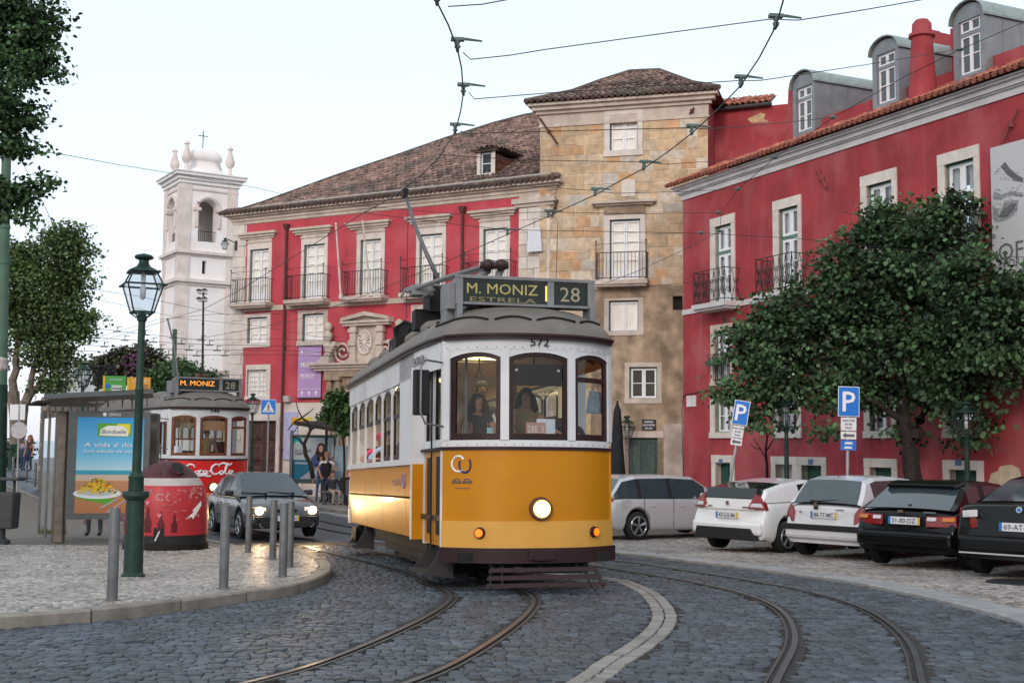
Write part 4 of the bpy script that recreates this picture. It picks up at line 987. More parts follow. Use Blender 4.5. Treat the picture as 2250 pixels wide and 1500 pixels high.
# flower box under the left middle window, antenna bracket with a small plant, white plate, tie bars, cables
o_, i_ = m2[0]; b_ = MB()
b_.box(W.P((i_[0]+i_[1])/2-.1, i_[2]+.62, .2), (.16, .16, .14)); W.box(b_, i_[0]-.1, i_[1]-.1, i_[2]+.5, i_[2]+.64, .08, .28); b_.build('flower_box', M('green_plastic', (.04, .10, .07), .6), label='green flower box on the window guard of the left middle storey window, red building', cat='flower box')
b_ = MB()
for i in range(160): p = W.P(R.uniform(i_[0]-.1, i_[1]-.1), i_[2]+.62+R.uniform(0, .2), R.uniform(.1, .28)); v = Vector((R.uniform(-1, 1), R.uniform(-1, 1), R.uniform(-.5, 1)))*.05; w_ = Vector((R.uniform(-1, 1), R.uniform(-1, 1), R.uniform(-1, 1)))*.03; b_.add([p-w_, p+v*.5, p+w_, p+v*1.4], [(0, 1, 3, 2)])
b_.build('potted_plant', M('leaf_dull', (.06, .08, .03), .6, var=.3), label='trailing plant growing in the green flower box on the red building', cat='plant', fix=False)
b_ = MB()
for z in (i_[2]+.05, i_[2]+.5, i_[2]+.85): b_.tube([W.P(i_[0], z, .05), W.P(i_[1], z, .05)], .012, 4)
for k in range(9): a = i_[0]+(i_[1]-i_[0])*k/8; b_.tube([W.P(a, i_[2]+.05, .05), W.P(a, i_[2]+.85, .05)], .009, 4)
b_.build('window_guard', m_iron, red, I4, fix=False)
q = W.rect(1510, 869, 1530, 893); b_ = MB(); W.box(b_, *q, 0, .03); b_.build('white_plaque', M('white_plaque', (.66, .62, .64), .6), label='small blank white plaque near the left end of the red building', cat='plaque')
for (u, v, x, y) in ((1797, 368, 1822, 415), (2242, 240, 2211, 308)):
    b_ = MB(); p = W.P(*W.uv(u, v), .08); q = W.P(*W.uv(x, y), .08); b_.tube([p, q], .03, 6); b_.box((p+q)/2, (.1, .1, .14)); b_.build('tie_bar', M('red_iron', (.25, .06, .06), .7, var=.3), red, I4)
b_ = MB(); b_.tube([W.P(*W.uv(u, v), .03) for u, v in ((1503, 1050), (1500, 900), (1503, 868), (1530, 862), (1562, 858))], .012, 5); b_.build('wall_cable', m_iron, red, I4)
b_ = MB(); pa = [W.P(*W.uv(u, v), .008) for u, v in ((2172, 1060), (2178, 1040), (2192, 1035), (2198, 1024), (2222, 1020), (2240, 1028), (2247, 1055), (2250, 1080), (2170, 1080))]; b_.add(pa, [tuple(range(9))]); b_.build('peeled_patch', M('bare_sandy_plaster', (.52, .42, .30), .9, var=.2), red, I4, fix=False)
# number plates over the doors
for k, (u, v) in enumerate(((1586, 1013), (1784, 1014), (2109, 1016))):
    a, z = W.uv(u, v); b_ = MB(); W.box(b_, a-.10, a+.10, z-.07, z+.07, .03, .05); pn = b_.build('number_plate', M('blue_enamel', (.10, .16, .30), .4), red, I4)
# tiles above the cornice, the red parapet band and the dormers
oR2 = W.P(-.35, zE+.45, .36); up = (-W.n*math.cos(rad(24))+Vector((0, 0, 1))*math.sin(rad(24)))
tiles(red, oR2, W.d, up, [(0, 0), (W.L+.3, 0), (W.L+.3, 2.6), (0, 2.6)], m_tileR, 300, .2, .34, 31)
b_ = MB()
for k in range(int(W.L/.2)): p = W.P(-.35+k*.2, zE+.49, .36); b_.tube([p+W.n*.07, p-W.n*.3+Vector((0, 0, .12))], .07, 6)
b_.build('eave_tiles', m_tileR, red, I4, fix=False)
def parapet(sq, name='parapet'):
    b = MB(); Wp = W.off(sq)
    return b
Wp = W.off(-1.0); zp0 = zE+.5
b_ = MB(); zq = (Wp.uv(1917, 217)[1]+Wp.uv(2095, 157)[1]+Wp.uv(1660, 312)[1])/3
Wp.box(b_, Wp.uv(1600, 320)[0], W.L, zp0, zq, -.3, 0); b_.build('parapet', m_redR, red, I4)
b_ = MB(); Wp.box(b_, 0, W.L, zE+.5, zE+1.0, -7, -.3); b_.build('upper_roof', m_tileR, red, I4)
for k in range(18):      # ventilation tiles: small raised hoods among the tiles
    s_ = 1.0+k*.86; b_ = MB(); p = oR2+W.d*s_+up*.9+Vector((0, 0, .06)); b_.box(p, (.34, .22, .12), math.atan2(W.d.y, W.d.x)); b_.build('vent_tile', m_tileR, red, I4)
DM = [(1742, 1790, 160, 183, 299), (1917, 1975, 86, 110, 243), (2095, 2164, 7, 40, 175)]
Wd = W.off(-.75)
def dormer(u0, u1, vtop, vsh, vb, gu0, gu1, gv0, gv1):
    a0, a1 = Wd.uv(u0, (vsh+vb)/2)[0], Wd.uv(u1, (vsh+vb)/2)[0]; um = (u0+u1)/2; zb_, zs_, zt_ = Wd.uv(um, vb)[1], Wd.uv(um, vsh+2)[1], Wd.uv(um, vtop)[1]
    dm = bpy.data.objects.new('dormer', None); link(dm, red, Matrix.Translation(Wd.P(a0, zb_)))
    i_ = (a0+(a1-a0)*.17, a1-(a1-a0)*.12, Wd.uv(um, gv1)[1], Wd.uv(um, gv0)[1]); D = 7
    b = MB(); Wd.face(b, a0, a1, zb_, zs_, [i_], .1)
    n = 10; arc = [((a0+a1)/2-math.cos(math.pi*k/n)*(a1-a0)/2, zs_+math.sin(math.pi*k/n)*(zt_-zs_)) for k in range(n+1)]
    b.add([Wd.P(*p) for p in arc], [tuple(range(n+1))])
    for a in (a0, a1): b.quad(Wd.P(a, zb_), Wd.P(a, zs_), Wd.P(a, zs_, -D), Wd.P(a, zb_, -D))
    b.build('dormer_cheeks', m_lead, dm, I4, fix=False)
    b = MB(); vs = []
    arc = [((a0+a1)/2-math.cos(math.pi*k/n)*((a1-a0)/2+.06), zs_-.03+math.sin(math.pi*k/n)*(zt_-zs_+.08)) for k in range(n+1)]
    for (a, z) in arc: vs += [Wd.P(a, z, .10), Wd.P(a, z, -D), Wd.P(a, z+.035, .10), Wd.P(a, z+.035, -D)]
    fs = []
    for k in range(n): q = k*4; fs += [(q, q+1, q+5, q+4), (q+2, q+6, q+7, q+3), (q, q+4, q+6, q+2)]
    b.add(vs, fs); b.build('dormer_roof', M('lead_roof', (.30, .35, .34), .5, .3, var=.12), dm, I4, smooth=50, fix=False)
    for k in range(1, 7): b = MB(); Wd.box(b, a1, a1+.01, zb_, zs_-.02, -k*.6-.01, -k*.6+.01); b.build('lead_seam', m_lead, dm, I4)
    window(red, Wd, None, i_, 'dark', 2, 2, depth=.05, transom=i_[2]+(i_[3]-i_[2])*.72, fr=m_lead, gm_=m_gl, wood=.04, rm=.02)
    # red flashing wall under the right cheek
    b = MB(); b.hexa([Wd.P(a1-.02, zb_-.3, -.05), Wd.P(a1+.2, zb_-.3, -.05), Wd.P(a1+.2, zb_-.3, -3), Wd.P(a1-.02, zb_-.3, -3)], [Wd.P(a1+.02, zb_+.12, -.05), Wd.P(a1+.2, zb_+.05, -.05), Wd.P(a1+.2, zb_+1.7, -3), Wd.P(a1+.02, zb_+1.75, -3)]); b.build('red_flashing', m_redR, dm, I4)
dormer(*DM[0], 1750, 1787, 190, 288); dormer(*DM[1], 1925, 1970, 115, 226); dormer(*DM[2], 2104, 2158, 38, 162)
# chimneys
Wc = W.off(-.35); a, z0 = Wc.uv(2028, 214); z1 = Wc.uv(2028, 44)[1]; H = z1-z0
r0 = (Wc.uv(2048, 150)[0]-Wc.uv(2010, 150)[0])/2
ch = thing('chimney', 'tapered round red chimney with capped top, right of the middle dormer', 'chimney', Wc.P(a, z0-.3))
b_ = MB(); b_.lathe([(r0*1.25, -.3), (r0*1.15, .1), (r0*.88, H*.76)], Wc.P(a, z0), 16); b_.build('stack', m_redR, ch, I4, smooth=40)
b_ = MB(); b_.lathe([(r0*.86, H*.76), (r0*1.12, H*.78), (r0*1.08, H*.82), (r0*.82, H*.84), (r0*.8, H*.95), (r0*.55, H), (r0*.3, H*1.0)], Wc.P(a, z0), 16); b_.build('cap', m_redR, ch, I4, smooth=40)
Wc = W.off(-3.2); ch = thing('chimney', 'wide stepped red chimney stack seen behind the round red chimney', 'chimney', Wc.P(*Wc.uv(2028, 130)))
b_ = MB(); q = Wc.rect(1994, 85, 2064, 140); Wc.box(b_, q[0], q[1], q[2]-.6, q[3], -.6, 0); Wc.box(b_, q[0]+.2, q[0]+.75, q[3], q[3]+.25, -.5, -.1); Wc.box(b_, q[1]-.75, q[1]-.25, q[3], q[3]+.12, -.5, -.1); b_.build('stack', m_redR, ch, I4)
Wc = W.off(-2.6); ch = thing('chimney', 'narrow red chimney stack just left of the rightmost dormer', 'chimney', Wc.P(*Wc.uv(2092, 110)))
b_ = MB(); q = Wc.rect(2088, 60, 2108, 110); Wc.box(b_, q[0], q[1]+.3, q[2]-.8, q[3], -.5, 0); b_.build('stack', m_redR, ch, I4)
Wc = W.off(-.9); a0, z0 = Wc.uv(1728, 280); z1 = Wc.uv(1735, 195)[1]; ch = thing('firewall', 'red sloping parapet wall beside the leftmost grey dormer', 'wall', Wc.P(a0, z0))
b_ = MB(); a1 = Wc.uv(1744, 200)[0]; b_.hexa([Wc.P(a0, z0-.4, 0), Wc.P(a1-.03, z0-.4, 0), Wc.P(a1-.03, z0-.4, -3), Wc.P(a0, z0-.4, -3)], [Wc.P(a0+.1, z1, 0), Wc.P(a1-.03, z1, 0), Wc.P(a1-.03, z1, -3), Wc.P(a0+.1, z1, -3)]); b_.build('wall_mass', m_redR, ch, I4)
# banner with an engraving of folded cloth and hands
WB = W.off(.14); q = WB.rect(2181, 318, 2330, 720); q = [WB.uv(2181, 500)[0], W.L-6.5, WB.uv(2183, 720)[1], WB.uv(2181, 325)[1]]
bn = thing('building_banner', 'large pale banner with a grey engraving and dark capital letters, at the right edge', 'banner', WB.P(q[0], q[2]))
b_ = MB(); WB.box(b_, *q, 0, .02); b_.build('cloth', M('banner_cloth', (.50, .50, .51), .75, var=.06, scale=1), bn, I4)
m_eng = M('engraving_grey', (.13, .13, .14), .8, var=.35, scale=22); m_engl = M('engraving_mid', (.27, .27, .28), .8, var=.35, scale=26)
def blob(pts, mat, o, nm): b = MB(); b.add([WB.P(*WB.uv(u, v), o) for u, v in pts], [tuple(range(len(pts)))]); return b.build(nm, mat, bn, I4, fix=False)
blob([(2200, 366), (2215, 385), (2232, 398), (2250, 401), (2250, 392), (2236, 384), (2222, 372), (2210, 356)], m_eng, .024, 'engraved_fold')
blob([(2183, 436), (2200, 440), (2218, 430), (2250, 433), (2250, 424), (2222, 420), (2204, 428), (2186, 420)], m_engl, .024, 'engraved_fold')
blob([(2183, 450), (2198, 470), (2210, 442), (2240, 440), (2236, 462), (2222, 478), (2206, 486), (2190, 488), (2183, 480)], m_engl, .026, 'engraved_hand')
blob([(2196, 478), (2206, 462), (2222, 450), (2236, 446), (2230, 462), (2214, 478)], m_eng, .028, 'engraved_hand')
for i in range(90):
    t = R.random(); u = 2184+R.random()*60; v = R.choice([375+(u-2184)*.35, 428, 460])+R.uniform(-14, 14); a, z = WB.uv(u, v); L_ = R.uniform(.03, .09); g = R.uniform(-.6, .2)
    if i == 0: hm = MB()
    hm.add([WB.P(a, z, .03), WB.P(a+L_, z+L_*g, .03), WB.P(a+L_, z+L_*g+.008, .03), WB.P(a, z+.008, .03)], [(0, 1, 2, 3)])
hm.build('hatching', m_eng, bn, I4, fix=False, kind='stuff')
m_ink = M('dark_grey_print', (.12, .12, .13), .7, var=0)
a, z = WB.uv(2196, 558); h_ = WB.uv(2210, 532)[1]-WB.uv(2210, 571)[1]
for s_, u, v, hh in (('OFIC', 2196, 556, h_), ('POR MA', 2209, 580, h_*.42), ('WORKSH', 2211, 608, h_*.42)):
    me, mn, mx = text_mesh(s_); w_ = (mx[0]-mn[0])/(mx[1]-mn[1])*hh; a, z = WB.uv(u, v); write('lettering', s_, m_ink, bn, WB.P(a+w_/2, z, .026), WB.d, zu, h=hh)
# ---------------------------------------------------------------- CHURCH with bell tower
CY = 84.; k_ = CY/FPX
chu = thing('bell_tower', 'white church bell tower with arched openings, urn finials, dome and cross', 'tower', at(430, 900, CY))
fl = at(372, 600, CY); fr_ = at(391, 600, CY-.1)
# plan: near corner at px 392, right face to px 512, left face to px 358
Pn = at(392, 600, 82.); Pr = at(517, 600, 84.1); Pl = at(358, 600, 85.2)
ex = Vector((Pr.x-Pn.x, Pr.y-Pn.y, 0)); ey = Vector((-ex.y, ex.x, 0)).normalized()*ex.length*.92; exn = ex.normalized(); eyn = ey.normalized(); Lx, Ly = ex.length, ey.length
WF = Wall((Pn.x, Pn.y), (Pr.x, Pr.y)); WS = Wall((Pn.x+ey.x, Pn.y+ey.y), (Pn.x, Pn.y))
def zc(v, u=450): return WF.uv(u, v)[1]
zTop, z1_, z2_, zbase = zc(402), zc(560), zc(622), -3
def arch_hole(b, W, a0, a1, z0, zs, dep, mi=0, L=None, zlo=0, zhi=0):
    """wall panel with a round-headed opening"""
    L = L or W.L; r = (a1-a0)/2; ac = (a0+a1)/2; n = 12
    b.quad(W.P(0, zlo), W.P(a0, zlo), W.P(a0, zhi), W.P(0, zhi), mi); b.quad(W.P(a1, zlo), W.P(L, zlo), W.P(L, zhi), W.P(a1, zhi), mi); b.quad(W.P(a0, zlo), W.P(a1, zlo), W.P(a1, z0), W.P(a0, z0), mi)
    ar = [(ac-r*math.cos(math.pi*k/n), zs+r*math.sin(math.pi*k/n)) for k in range(n+1)]
    for k in range(n): p, q = ar[k], ar[k+1]; b.quad(W.P(*p), W.P(*q), W.P(q[0], zhi), W.P(p[0], zhi), mi); b.quad(W.P(*p), W.P(*q), W.P(*q, -dep), W.P(*p, -dep), mi)
    for a, z0_, z1__ in ((a0, z0, zs), (a1, z0, zs)): b.quad(W.P(a, z0_), W.P(a, z1__), W.P(a, z1__, -dep), W.P(a, z0_, -dep), mi)
    b.quad(W.P(a0, z0), W.P(a1, z0), W.P(a1, z0, -dep), W.P(a0, z0, -dep), mi)
    return ar
b_ = MB(); fa0, fa1 = WF.uv(436, 480)[0], WF.uv(477, 480)[0]; sa0, sa1 = WS.uv(372.5, 480)[0], WS.uv(389, 480)[0]; sa0, sa1 = Ly*.28, Ly*.72
arF = arch_hole(b_, WF, fa0, fa1, zc(531), zc(458), .9, 0, Lx, z1_, zTop); arS = arch_hole(b_, WS, sa0, sa1, zc(531), zc(458), .9, 0, Ly, z1_, zTop)
for (o_, dd, L_) in ((Pn+ey, exn, Lx), (Pn+ex, eyn, Ly)):
    WX = Wall((o_.x, o_.y), (o_.x+dd.x*L_, o_.y+dd.y*L_)); h0 = L_*.3
    WX.face(b_, 0, L_, z1_, zTop, [])
WF.face(b_, 0, Lx, zbase, z1_, [(WF.uv(444, 590)[0], WF.uv(453, 590)[0], zc(602), zc(573))], .5); WS.face(b_, 0, Ly, zbase, z1_, [])
b_.quad(Pn*1.0, Pn+ex, Pn+ex+ey, Pn+ey) if 0 else None
fz = lambda z: [Vector((p.x, p.y, z)) for p in (Pn, Pn+ex, Pn+ex+ey, Pn+ey)]
b_.add(fz(z1_+.1), [(0, 1, 2, 3)]); b_.add(fz(zTop-.3), [(0, 1, 2, 3)]); b_.quad(*[fz(zbase)[1], fz(zbase)[2], fz(z1_)[2], fz(z1_)[1]])
b_.build('tower_wall', m_whitep, chu, I4, fix=False)
b_ = MB(); WF.box(b_, WF.uv(444, 590)[0]-.02, WF.uv(453, 590)[0]+.02, zc(602), zc(573), -.5, -.45); b_.build('dark_slit', m_dark, chu, I4)
def belt(z, st, mat, name):
    b = MB()
    for z0, z1, o in st:
        c = [Pn-exn*o-eyn*o, Pn+ex+exn*o-eyn*o, Pn+ex+ey+exn*o+eyn*o, Pn+ey-exn*o+eyn*o]
        b.hexa([Vector((p.x, p.y, z+z0)) for p in c], [Vector((p.x, p.y, z+z1)) for p in c])
    b.build(name, mat, chu, I4)
m_pink = M('pinkish_stone', (.72, .63, .59), .8, var=.12, scale=1.5, stain=.45, scol=(.50, .41, .36), streak=.35)
belt(zTop-.15, [(0, .25, .15), (.25, .5, .28), (.5, .70, .48), (.70, .78, .56)], m_whitep, 'cornice'); belt(zc(420), [(0, .15, .08)], m_pink, 'upper_band'); belt(z1_-.12, [(0, .12, .12), (.12, .32, .28)], m_pink, 'middle_band'); belt(z2_-.2, [(0, .18, .12), (.18, .42, .3)], m_pink, 'lower_band')
for (w_, L_) in ((WF, Lx), (WS, Ly)):
    for e0, e1 in ((0, .17), (.83, 1)):
        b_ = MB(); w_.box(b_, L_*e0-.04, L_*e1+.04, zbase, zTop-.15, -.1, .07); b_.build('corner_pilaster', m_pink, chu, I4)
for w_, ar, A0, A1 in ((WF, arF, fa0, fa1), (WS, arS, sa0, sa1)):
    b_ = MB(); b_.tube([w_.P(A0-.12, zc(500), .02)]+[w_.P(p[0]+(p[0]-(A0+A1)/2)*.2, p[1]+max(0, p[1]-zc(458))*.15, .02) for p in ar]+[w_.P(A1+.12, zc(500), .02)], .14, 6)
    for a in (A0-.12, A1+.12): b_.box(w_.P(a, zc(461), .02), (.5, .35, .22), math.atan2(w_.d.y, w_.d.x))
    b_.build('arch_moulding', m_pink, chu, I4, smooth=40)
    b_ = MB(); zb0 = zc(531)
    for z in (zb0+.05, zb0+.75): b_.tube([w_.P(A0, z, -.3), w_.P(A1, z, -.3)], .02, 4)
    for k in range(10): a = A0+(A1-A0)*k/9; b_.tube([w_.P(a, zb0, -.3), w_.P(a, zb0+.75, -.3)], .016, 4)
    b_.build('arch_railing', m_iron, chu, I4, fix=False)
cc = Pn+ex/2+ey/2; cc = Vector((cc.x, cc.y, zTop+.67)); ang_ = math.atan2(ex.y, ex.x)
def sq(b, prof, c, rot, n=4, k=1.0):      # square-plan lathe (rounded)
    vs = []; fs = []; m = 24
    for r, z in prof:
        for j in range(m):
            g = 2*math.pi*j/m; cx, sy = math.cos(g), math.sin(g); q = (abs(cx)**4+abs(sy)**4)**(-.25); x, y = r*q*cx, r*q*sy
            vs.append((c.x+x*math.cos(rot)-y*math.sin(rot), c.y+x*math.sin(rot)+y*math.cos(rot), c.z+z))
    for i in range(len(prof)-1):
        for j in range(m): a, b2 = i*m+j, i*m+(j+1) % m; fs.append((a, b2, b2+m, a+m))
    fs.append(tuple(range((len(prof)-1)*m, len(prof)*m))); b.add(vs, fs)
hs = (zc(336)-zc(395))*1.15; b_ = MB()
sq(b_, [(Lx*q1, hs*q2) for q1, q2 in ((.44, 0), (.37, .08), (.29, .26), (.25, .42), (.25, .5), (.30, .54), (.315, .62), (.295, .74), (.235, .86), (.14, .95), (.05, .99), (.01, 1.0))], cc, ang_)
b_.build('dome', m_whitep, chu, I4, smooth=50)
b_ = MB(); b_.tube([cc+Vector((0, 0, hs)), cc+Vector((0, 0, hs+1.25))], .035, 5); b_.tube([cc+Vector((-.33, -.05, hs+.9)), cc+Vector((.33, .05, hs+.85))], .03, 5); b_.build('cross', m_iron, chu, I4)
up_ = [(.34, 0), (.34, .15), (.17, .35), (.14, .75), (.2, .8), (.36, 1.0), (.40, 1.2), (.30, 1.5), (.17, 1.9), (.15, 2.15), (.24, 2.2), (.22, 2.28), (.03, 2.5)]
for p in (Pn+exn*.45+eyn*.45, Pn+ex-exn*.45+eyn*.45, Pn+ey+exn*.45-eyn*.45, Pn+ex+ey-exn*.45-eyn*.45): b_ = MB(); b_.lathe([(r*.88, z*.92) for r, z in up_], (p.x, p.y, zTop+.62), 12); b_.build('urn_finial', m_pink, chu, I4, smooth=40)
# bell
b_ = MB(); b_.lathe([(.45, 0), (.35, .15), (.24, .5), (.12, .62), (.02, .66)], (cc.x-.6, cc.y+.2, zc(500)), 14); b_.build('bell', M('bronze', (.08, .06, .04), .5, .7), chu, I4, smooth=40)
# nave behind, to the right, and low annexes
nav = thing('church_nave', 'plain white church wall right of the bell tower with a short tiled roof edge', 'church', at(500, 900, 86))
b_ = MB(); p0 = Pn+ex+ey*.15; WN = Wall((p0.x, p0.y), (p0.x+exn.x*9, p0.y+exn.y*9)); z_n = zc(600, 495); WN.box(b_, 0, 9, -3, z_n, -6, 0); b_.build('wall', m_whitep, nav, I4)
b_ = MB(); q0 = WF.uv(484, 570); pr_ = [WN.P(-.4, z_n+1.6, -3), WN.P(-.4, z_n-.1, .3), WN.P(9, z_n-.1, .3), WN.P(9, z_n+1.6, -3)]; b_.add(pr_, [(0, 1, 2, 3)]); b_.build('roof', m_tileR, nav, I4, fix=False)
uN = (pr_[0]-pr_[1]).normalized(); tiles(nav, pr_[1], WN.d, uN, [(0, 0), (5, 0), (5, 3.6), (0, 3.6)], m_tileA, 0, .42, .6, 3, deck=False)
# white garden wall with planter, left of the museum corner
gw = thing('garden_wall', 'low white wall with stone coping and hanging greenery below the bell tower', 'wall', at(440, 900, 55))
WG = Wall(at(352, 900, 57).xy, at(512, 900, 54).xy); b_ = MB(); zg1 = WG.uv(440, 826)[1]; WG.box(b_, 0, WG.L, -2, zg1, -.5, 0); b_.build('wall_face', m_whitep, gw, I4)
b_ = MB(); WG.box(b_, -.1, WG.L, zg1, zg1+.2, -.6, .12); b_.build('coping', m_lime, gw, I4)
# small white house edge at px 335
b_ = MB(); WH = Wall(at(334, 850, 70).xy, at(352, 850, 69).xy); zh0, zh1 = WH.uv(343, 902)[1], WH.uv(343, 802)[1]; WH.face(b_, 0, WH.L, -2, zh1, [(.12, WH.L-.1, WH.uv(343, 838)[1], WH.uv(343, 812)[1])], .3); b_.quad(WH.P(0, -2), WH.P(0, zh1), WH.P(0, zh1, -3), WH.P(0, -2, -3))
hh_ = thing('small_house', 'narrow sliver of a white house with one dark window beside the green tram pole', 'house', WH.P(0, -2)); b_.build('wall', m_whitep, hh_, I4, fix=False)
b_ = MB(); WH.box(b_, .1, WH.L-.08, WH.uv(343, 838)[1], WH.uv(343, 812)[1], -.3, -.25); b_.build('window_pane', m_dark, hh_, I4)
# rubble stone wall of the terrace behind the left shelter, railing on top
tw = thing('terrace_wall', 'dark rubble stone retaining wall behind the left bus shelter', 'wall', at(200, 950, 44))
WT = Wall(at(88, 950, 47).xy, at(345, 950, 45).xy); b_ = MB(); zt_ = WT.uv(220, 872)[1]; WT.box(b_, 0, WT.L, -2, zt_, -.8, 0); b_.build('wall_core', M('rubble_mortar', (.14, .12, .10), .9, var=.3), tw, I4)
m_rub = [M('rubble_stone', (.21, .18, .15), .9, var=.3, scale=4, obr=.3, bump=.4), M('rubble_stone_dark', (.13, .12, .11), .9, var=.3, scale=4, obr=.3, bump=.4)]
blocks(tw, WT, 0, WT.L, -.6, zt_, [], m_rub, (.22, .34), (.26, .5), 120, .05, 'rubble_stone', .02)
b_ = MB(); zt2 = zt_+1.15
for z in (zt_+.1, zt2): b_.tube([WT.P(.2, z, -.2), WT.P(WT.L*.6, z, -.2)], .025, 5)
for k in range(60): a = .2+(WT.L*.6-.2)*k/59; b_.tube([WT.P(a, zt_, -.2), WT.P(a, zt2, -.2)], .012, 4)
for k in range(5): a = .2+(WT.L*.6-.2)*k/4; b_.tube([WT.P(a, zt_, -.2), WT.P(a, zt2+.1, -.2)], .035, 6)
b_.build('terrace_railing', m_iron, label='dark iron railing along the top of the terrace wall, left behind the shelter roof', cat='railing', fix=False)
# ================================================================ PEOPLE
m_skin = M('skin', (.42, .22, .15), .55, var=.08)
def person(label, loc, rz=0, H=1.72, pose='stand', top=(.5, .5, .55), legs=(.05, .07, .12), shoes=(.03, .025, .02), hair=(.03, .02, .015), hairlen=0, vest=None, bare=True, arms=None, lean=0., parent=None, group=None, skirt=False, headturn=0., upper_only=False, fem=False):
    k = H/1.72; S = pose == 'sit'; ph = .47 if S else .93
    V, E, Rd, Kd = [], [], [], []        # verts, edges, radii, colour key
    def j(p, r, key, par=None):
        V.append(Vector(p)*k); Rd.append(r*k if not isinstance(r, tuple) else (r[0]*k, r[1]*k)); Kd.append(key)
        if par is not None: E.append((par, len(V)-1))
        return len(V)-1
    sw_ = .155 if fem else .185
    pv = j((0, 0, ph), (.145, .105), 'legs'); ab_ = j((0, -lean*.2, ph+.16), (.13, .095), 'top', pv); chh = j((0, -lean*.55, ph+.34), (.155, .11), 'top', ab_)
    nk = j((0, -lean*.8, ph+.49), .046, 'skin', chh); h1 = j((0, -lean*.85-.02, ph+.575), .060, 'skin', nk); h2 = j((0, -lean*.85-.005, ph+.665), .084, 'skin', h1); h3 = j((0, -lean*.85+.005, ph+.73), .062, 'skin', h2)
    A = arms or [((-.30, .02, -.27), (-.30, -.06, -.53)), ((.30, .02, -.27), (.30, -.06, -.53))]
    wr = []
    for sg, (el, ha) in zip((-1, 1), A):
        zs = ph+.435; ys = -lean*.7; sh = j((sg*sw_, ys, zs), .058, 'top', chh)
        e = j((el[0], ys+el[1], zs+el[2]), .042, 'top' if not bare else 'skin', sh); 
        w = j((ha[0], ys+ha[1], zs+ha[2]), .028, 'skin', e); dv = (V[w]-V[e]).normalized()
        h_ = j((V[w]/k+dv*.07), (.038, .022), 'skin', w); wr.append((V[h_], dv, sg))
    for sg in (-1, 1):
        if S:
            hp = j((sg*.09, -.03, ph), .09, 'legs', pv); kn = j((sg*.12, -.44, ph+.02), .062, 'legs', hp); an_ = j((sg*.12, -.40, .08), .042, 'legs', kn); j((sg*.13, -.55, .035), (.045, .03), 'shoes', an_)
        else:
            dx = .03*sg; hp = j((sg*.095, 0, .86), .088, 'legs', pv); kn = j((sg*.10+dx, -.02, .48), .062, 'legs', hp); an_ = j((sg*.11+dx, .02, .085), .042, 'legs', kn); j((sg*.13+dx*1.5, -.13, .035), (.045, .03), 'shoes', an_)
    me = bpy.data.meshes.new('body'); me.from_pydata([tuple(v) for v in V], E, [])
    o = bpy.data.objects.new('tmpbody', me); COL.objects.link(o); m = o.modifiers.new('s', 'SKIN'); sv = me.skin_vertices[0].data
    for i, r in enumerate(Rd): sv[i].radius = r if isinstance(r, tuple) else (r, r); sv[i].use_root = (i == 0)
    m.use_smooth_shade = True; sb = o.modifiers.new('b', 'SUBSURF'); sb.levels = 1
    dg = bpy.context.evaluated_depsgraph_get(); out = bpy.data.meshes.new_from_object(o.evaluated_get(dg)); bpy.data.objects.remove(o)
    hc = V[h2]; ft = Vector((math.sin(headturn), -math.cos(headturn), 0)); rt = Vector((ft.y*-1, ft.x, 0))
    mb = MB()        # face, ears and fingers belong to the same body mesh
    mb.sphere(hc+ft*.088*k-Vector((0, 0, .02*k)), .016*k, 6, 5, 1.3, 0)
    for s_ in (-1, 1):
        mb.sphere(hc+rt*s_*.082*k, .014*k, 6, 4, 1.5, 0); mb.sphere(hc+ft*.077*k+rt*s_*.032*k+Vector((0, 0, .012*k)), .011*k, 6, 4, .7, 4)
        mb.box(hc+ft*.082*k+rt*s_*.032*k+Vector((0, 0, .034*k)), (.034*k, .008*k, .006*k), headturn, 4)
    mb.box(hc+ft*.082*k-Vector((0, 0, .052*k)), (.042*k, .008*k, .011*k), headturn, 5)
    for hp_, dv, sg in wr:
        u = dv.cross(Vector((0, 0, 1)))
        u = u.normalized() if u.length > .1 else Vector((0, 1, 0))
        cdir = Vector((0, 0, -1)) if abs(dv.z) < .8 else Vector((-sg, 0, 0))
        for q, (oo, ln) in enumerate(((-.026, .062), (-.009, .072), (.009, .068), (.025, .052))):
            b0 = hp_+u*oo*k; mid = b0+dv*(.035+ln*.5)*k; mb.tube([b0, mid, mid+(dv*.6+cdir*.6)*ln*.5*k], [.0095*k, .0088*k, .007*k], 5, 0)
        b0 = hp_+u*-.03*k-dv*.02*k; mb.tube([b0, b0+(dv*.6-u)*.03*k, b0+(dv-u*.4)*.055*k], [.011*k, .01*k, .008*k], 5, 0)
    mats = [m_skin, M('cloth_%02d%02d%02d' % tuple(int(c*99) for c in top), top, .85, var=.12, scale=8), M('cloth_%02d%02d%02d' % tuple(int(c*99) for c in legs), legs, .85, var=.12, scale=8), M('shoe_leather', shoes, .6), M('eye_dark', (.03, .02, .02), .4, var=0), M('lips', (.30, .10, .09), .5, var=0)]
    n0 = len(out.vertices); ex_ = mb.mesh('x', mats, True); bmm = bmesh.new(); bmm.from_mesh(out)
    P_ = {'skin': 0, 'top': 1, 'legs': 2, 'shoes': 3}
    for f in bmm.faces:
        c = f.calc_center_median(); best, bk2 = 9, 0
        for a, b in E:
            ab2 = V[b]-V[a]; t = max(0, min(1, (c-V[a]).dot(ab2)/ab2.length_squared)); d = (c-V[a]-ab2*t).length
            if d < best:
                best = d; ka, kb = Kd[a], Kd[b]; cut = .5
                if ka == 'top' and kb == 'skin': cut = .75 if b == nk else (.35 if Kd[b] == 'skin' and bare else .9)
                bk2 = P_[ka if t < cut else kb]
        f.material_index = bk2; f.smooth = True
    bmm.from_mesh(ex_); bmm.to_mesh(out); bmm.free()
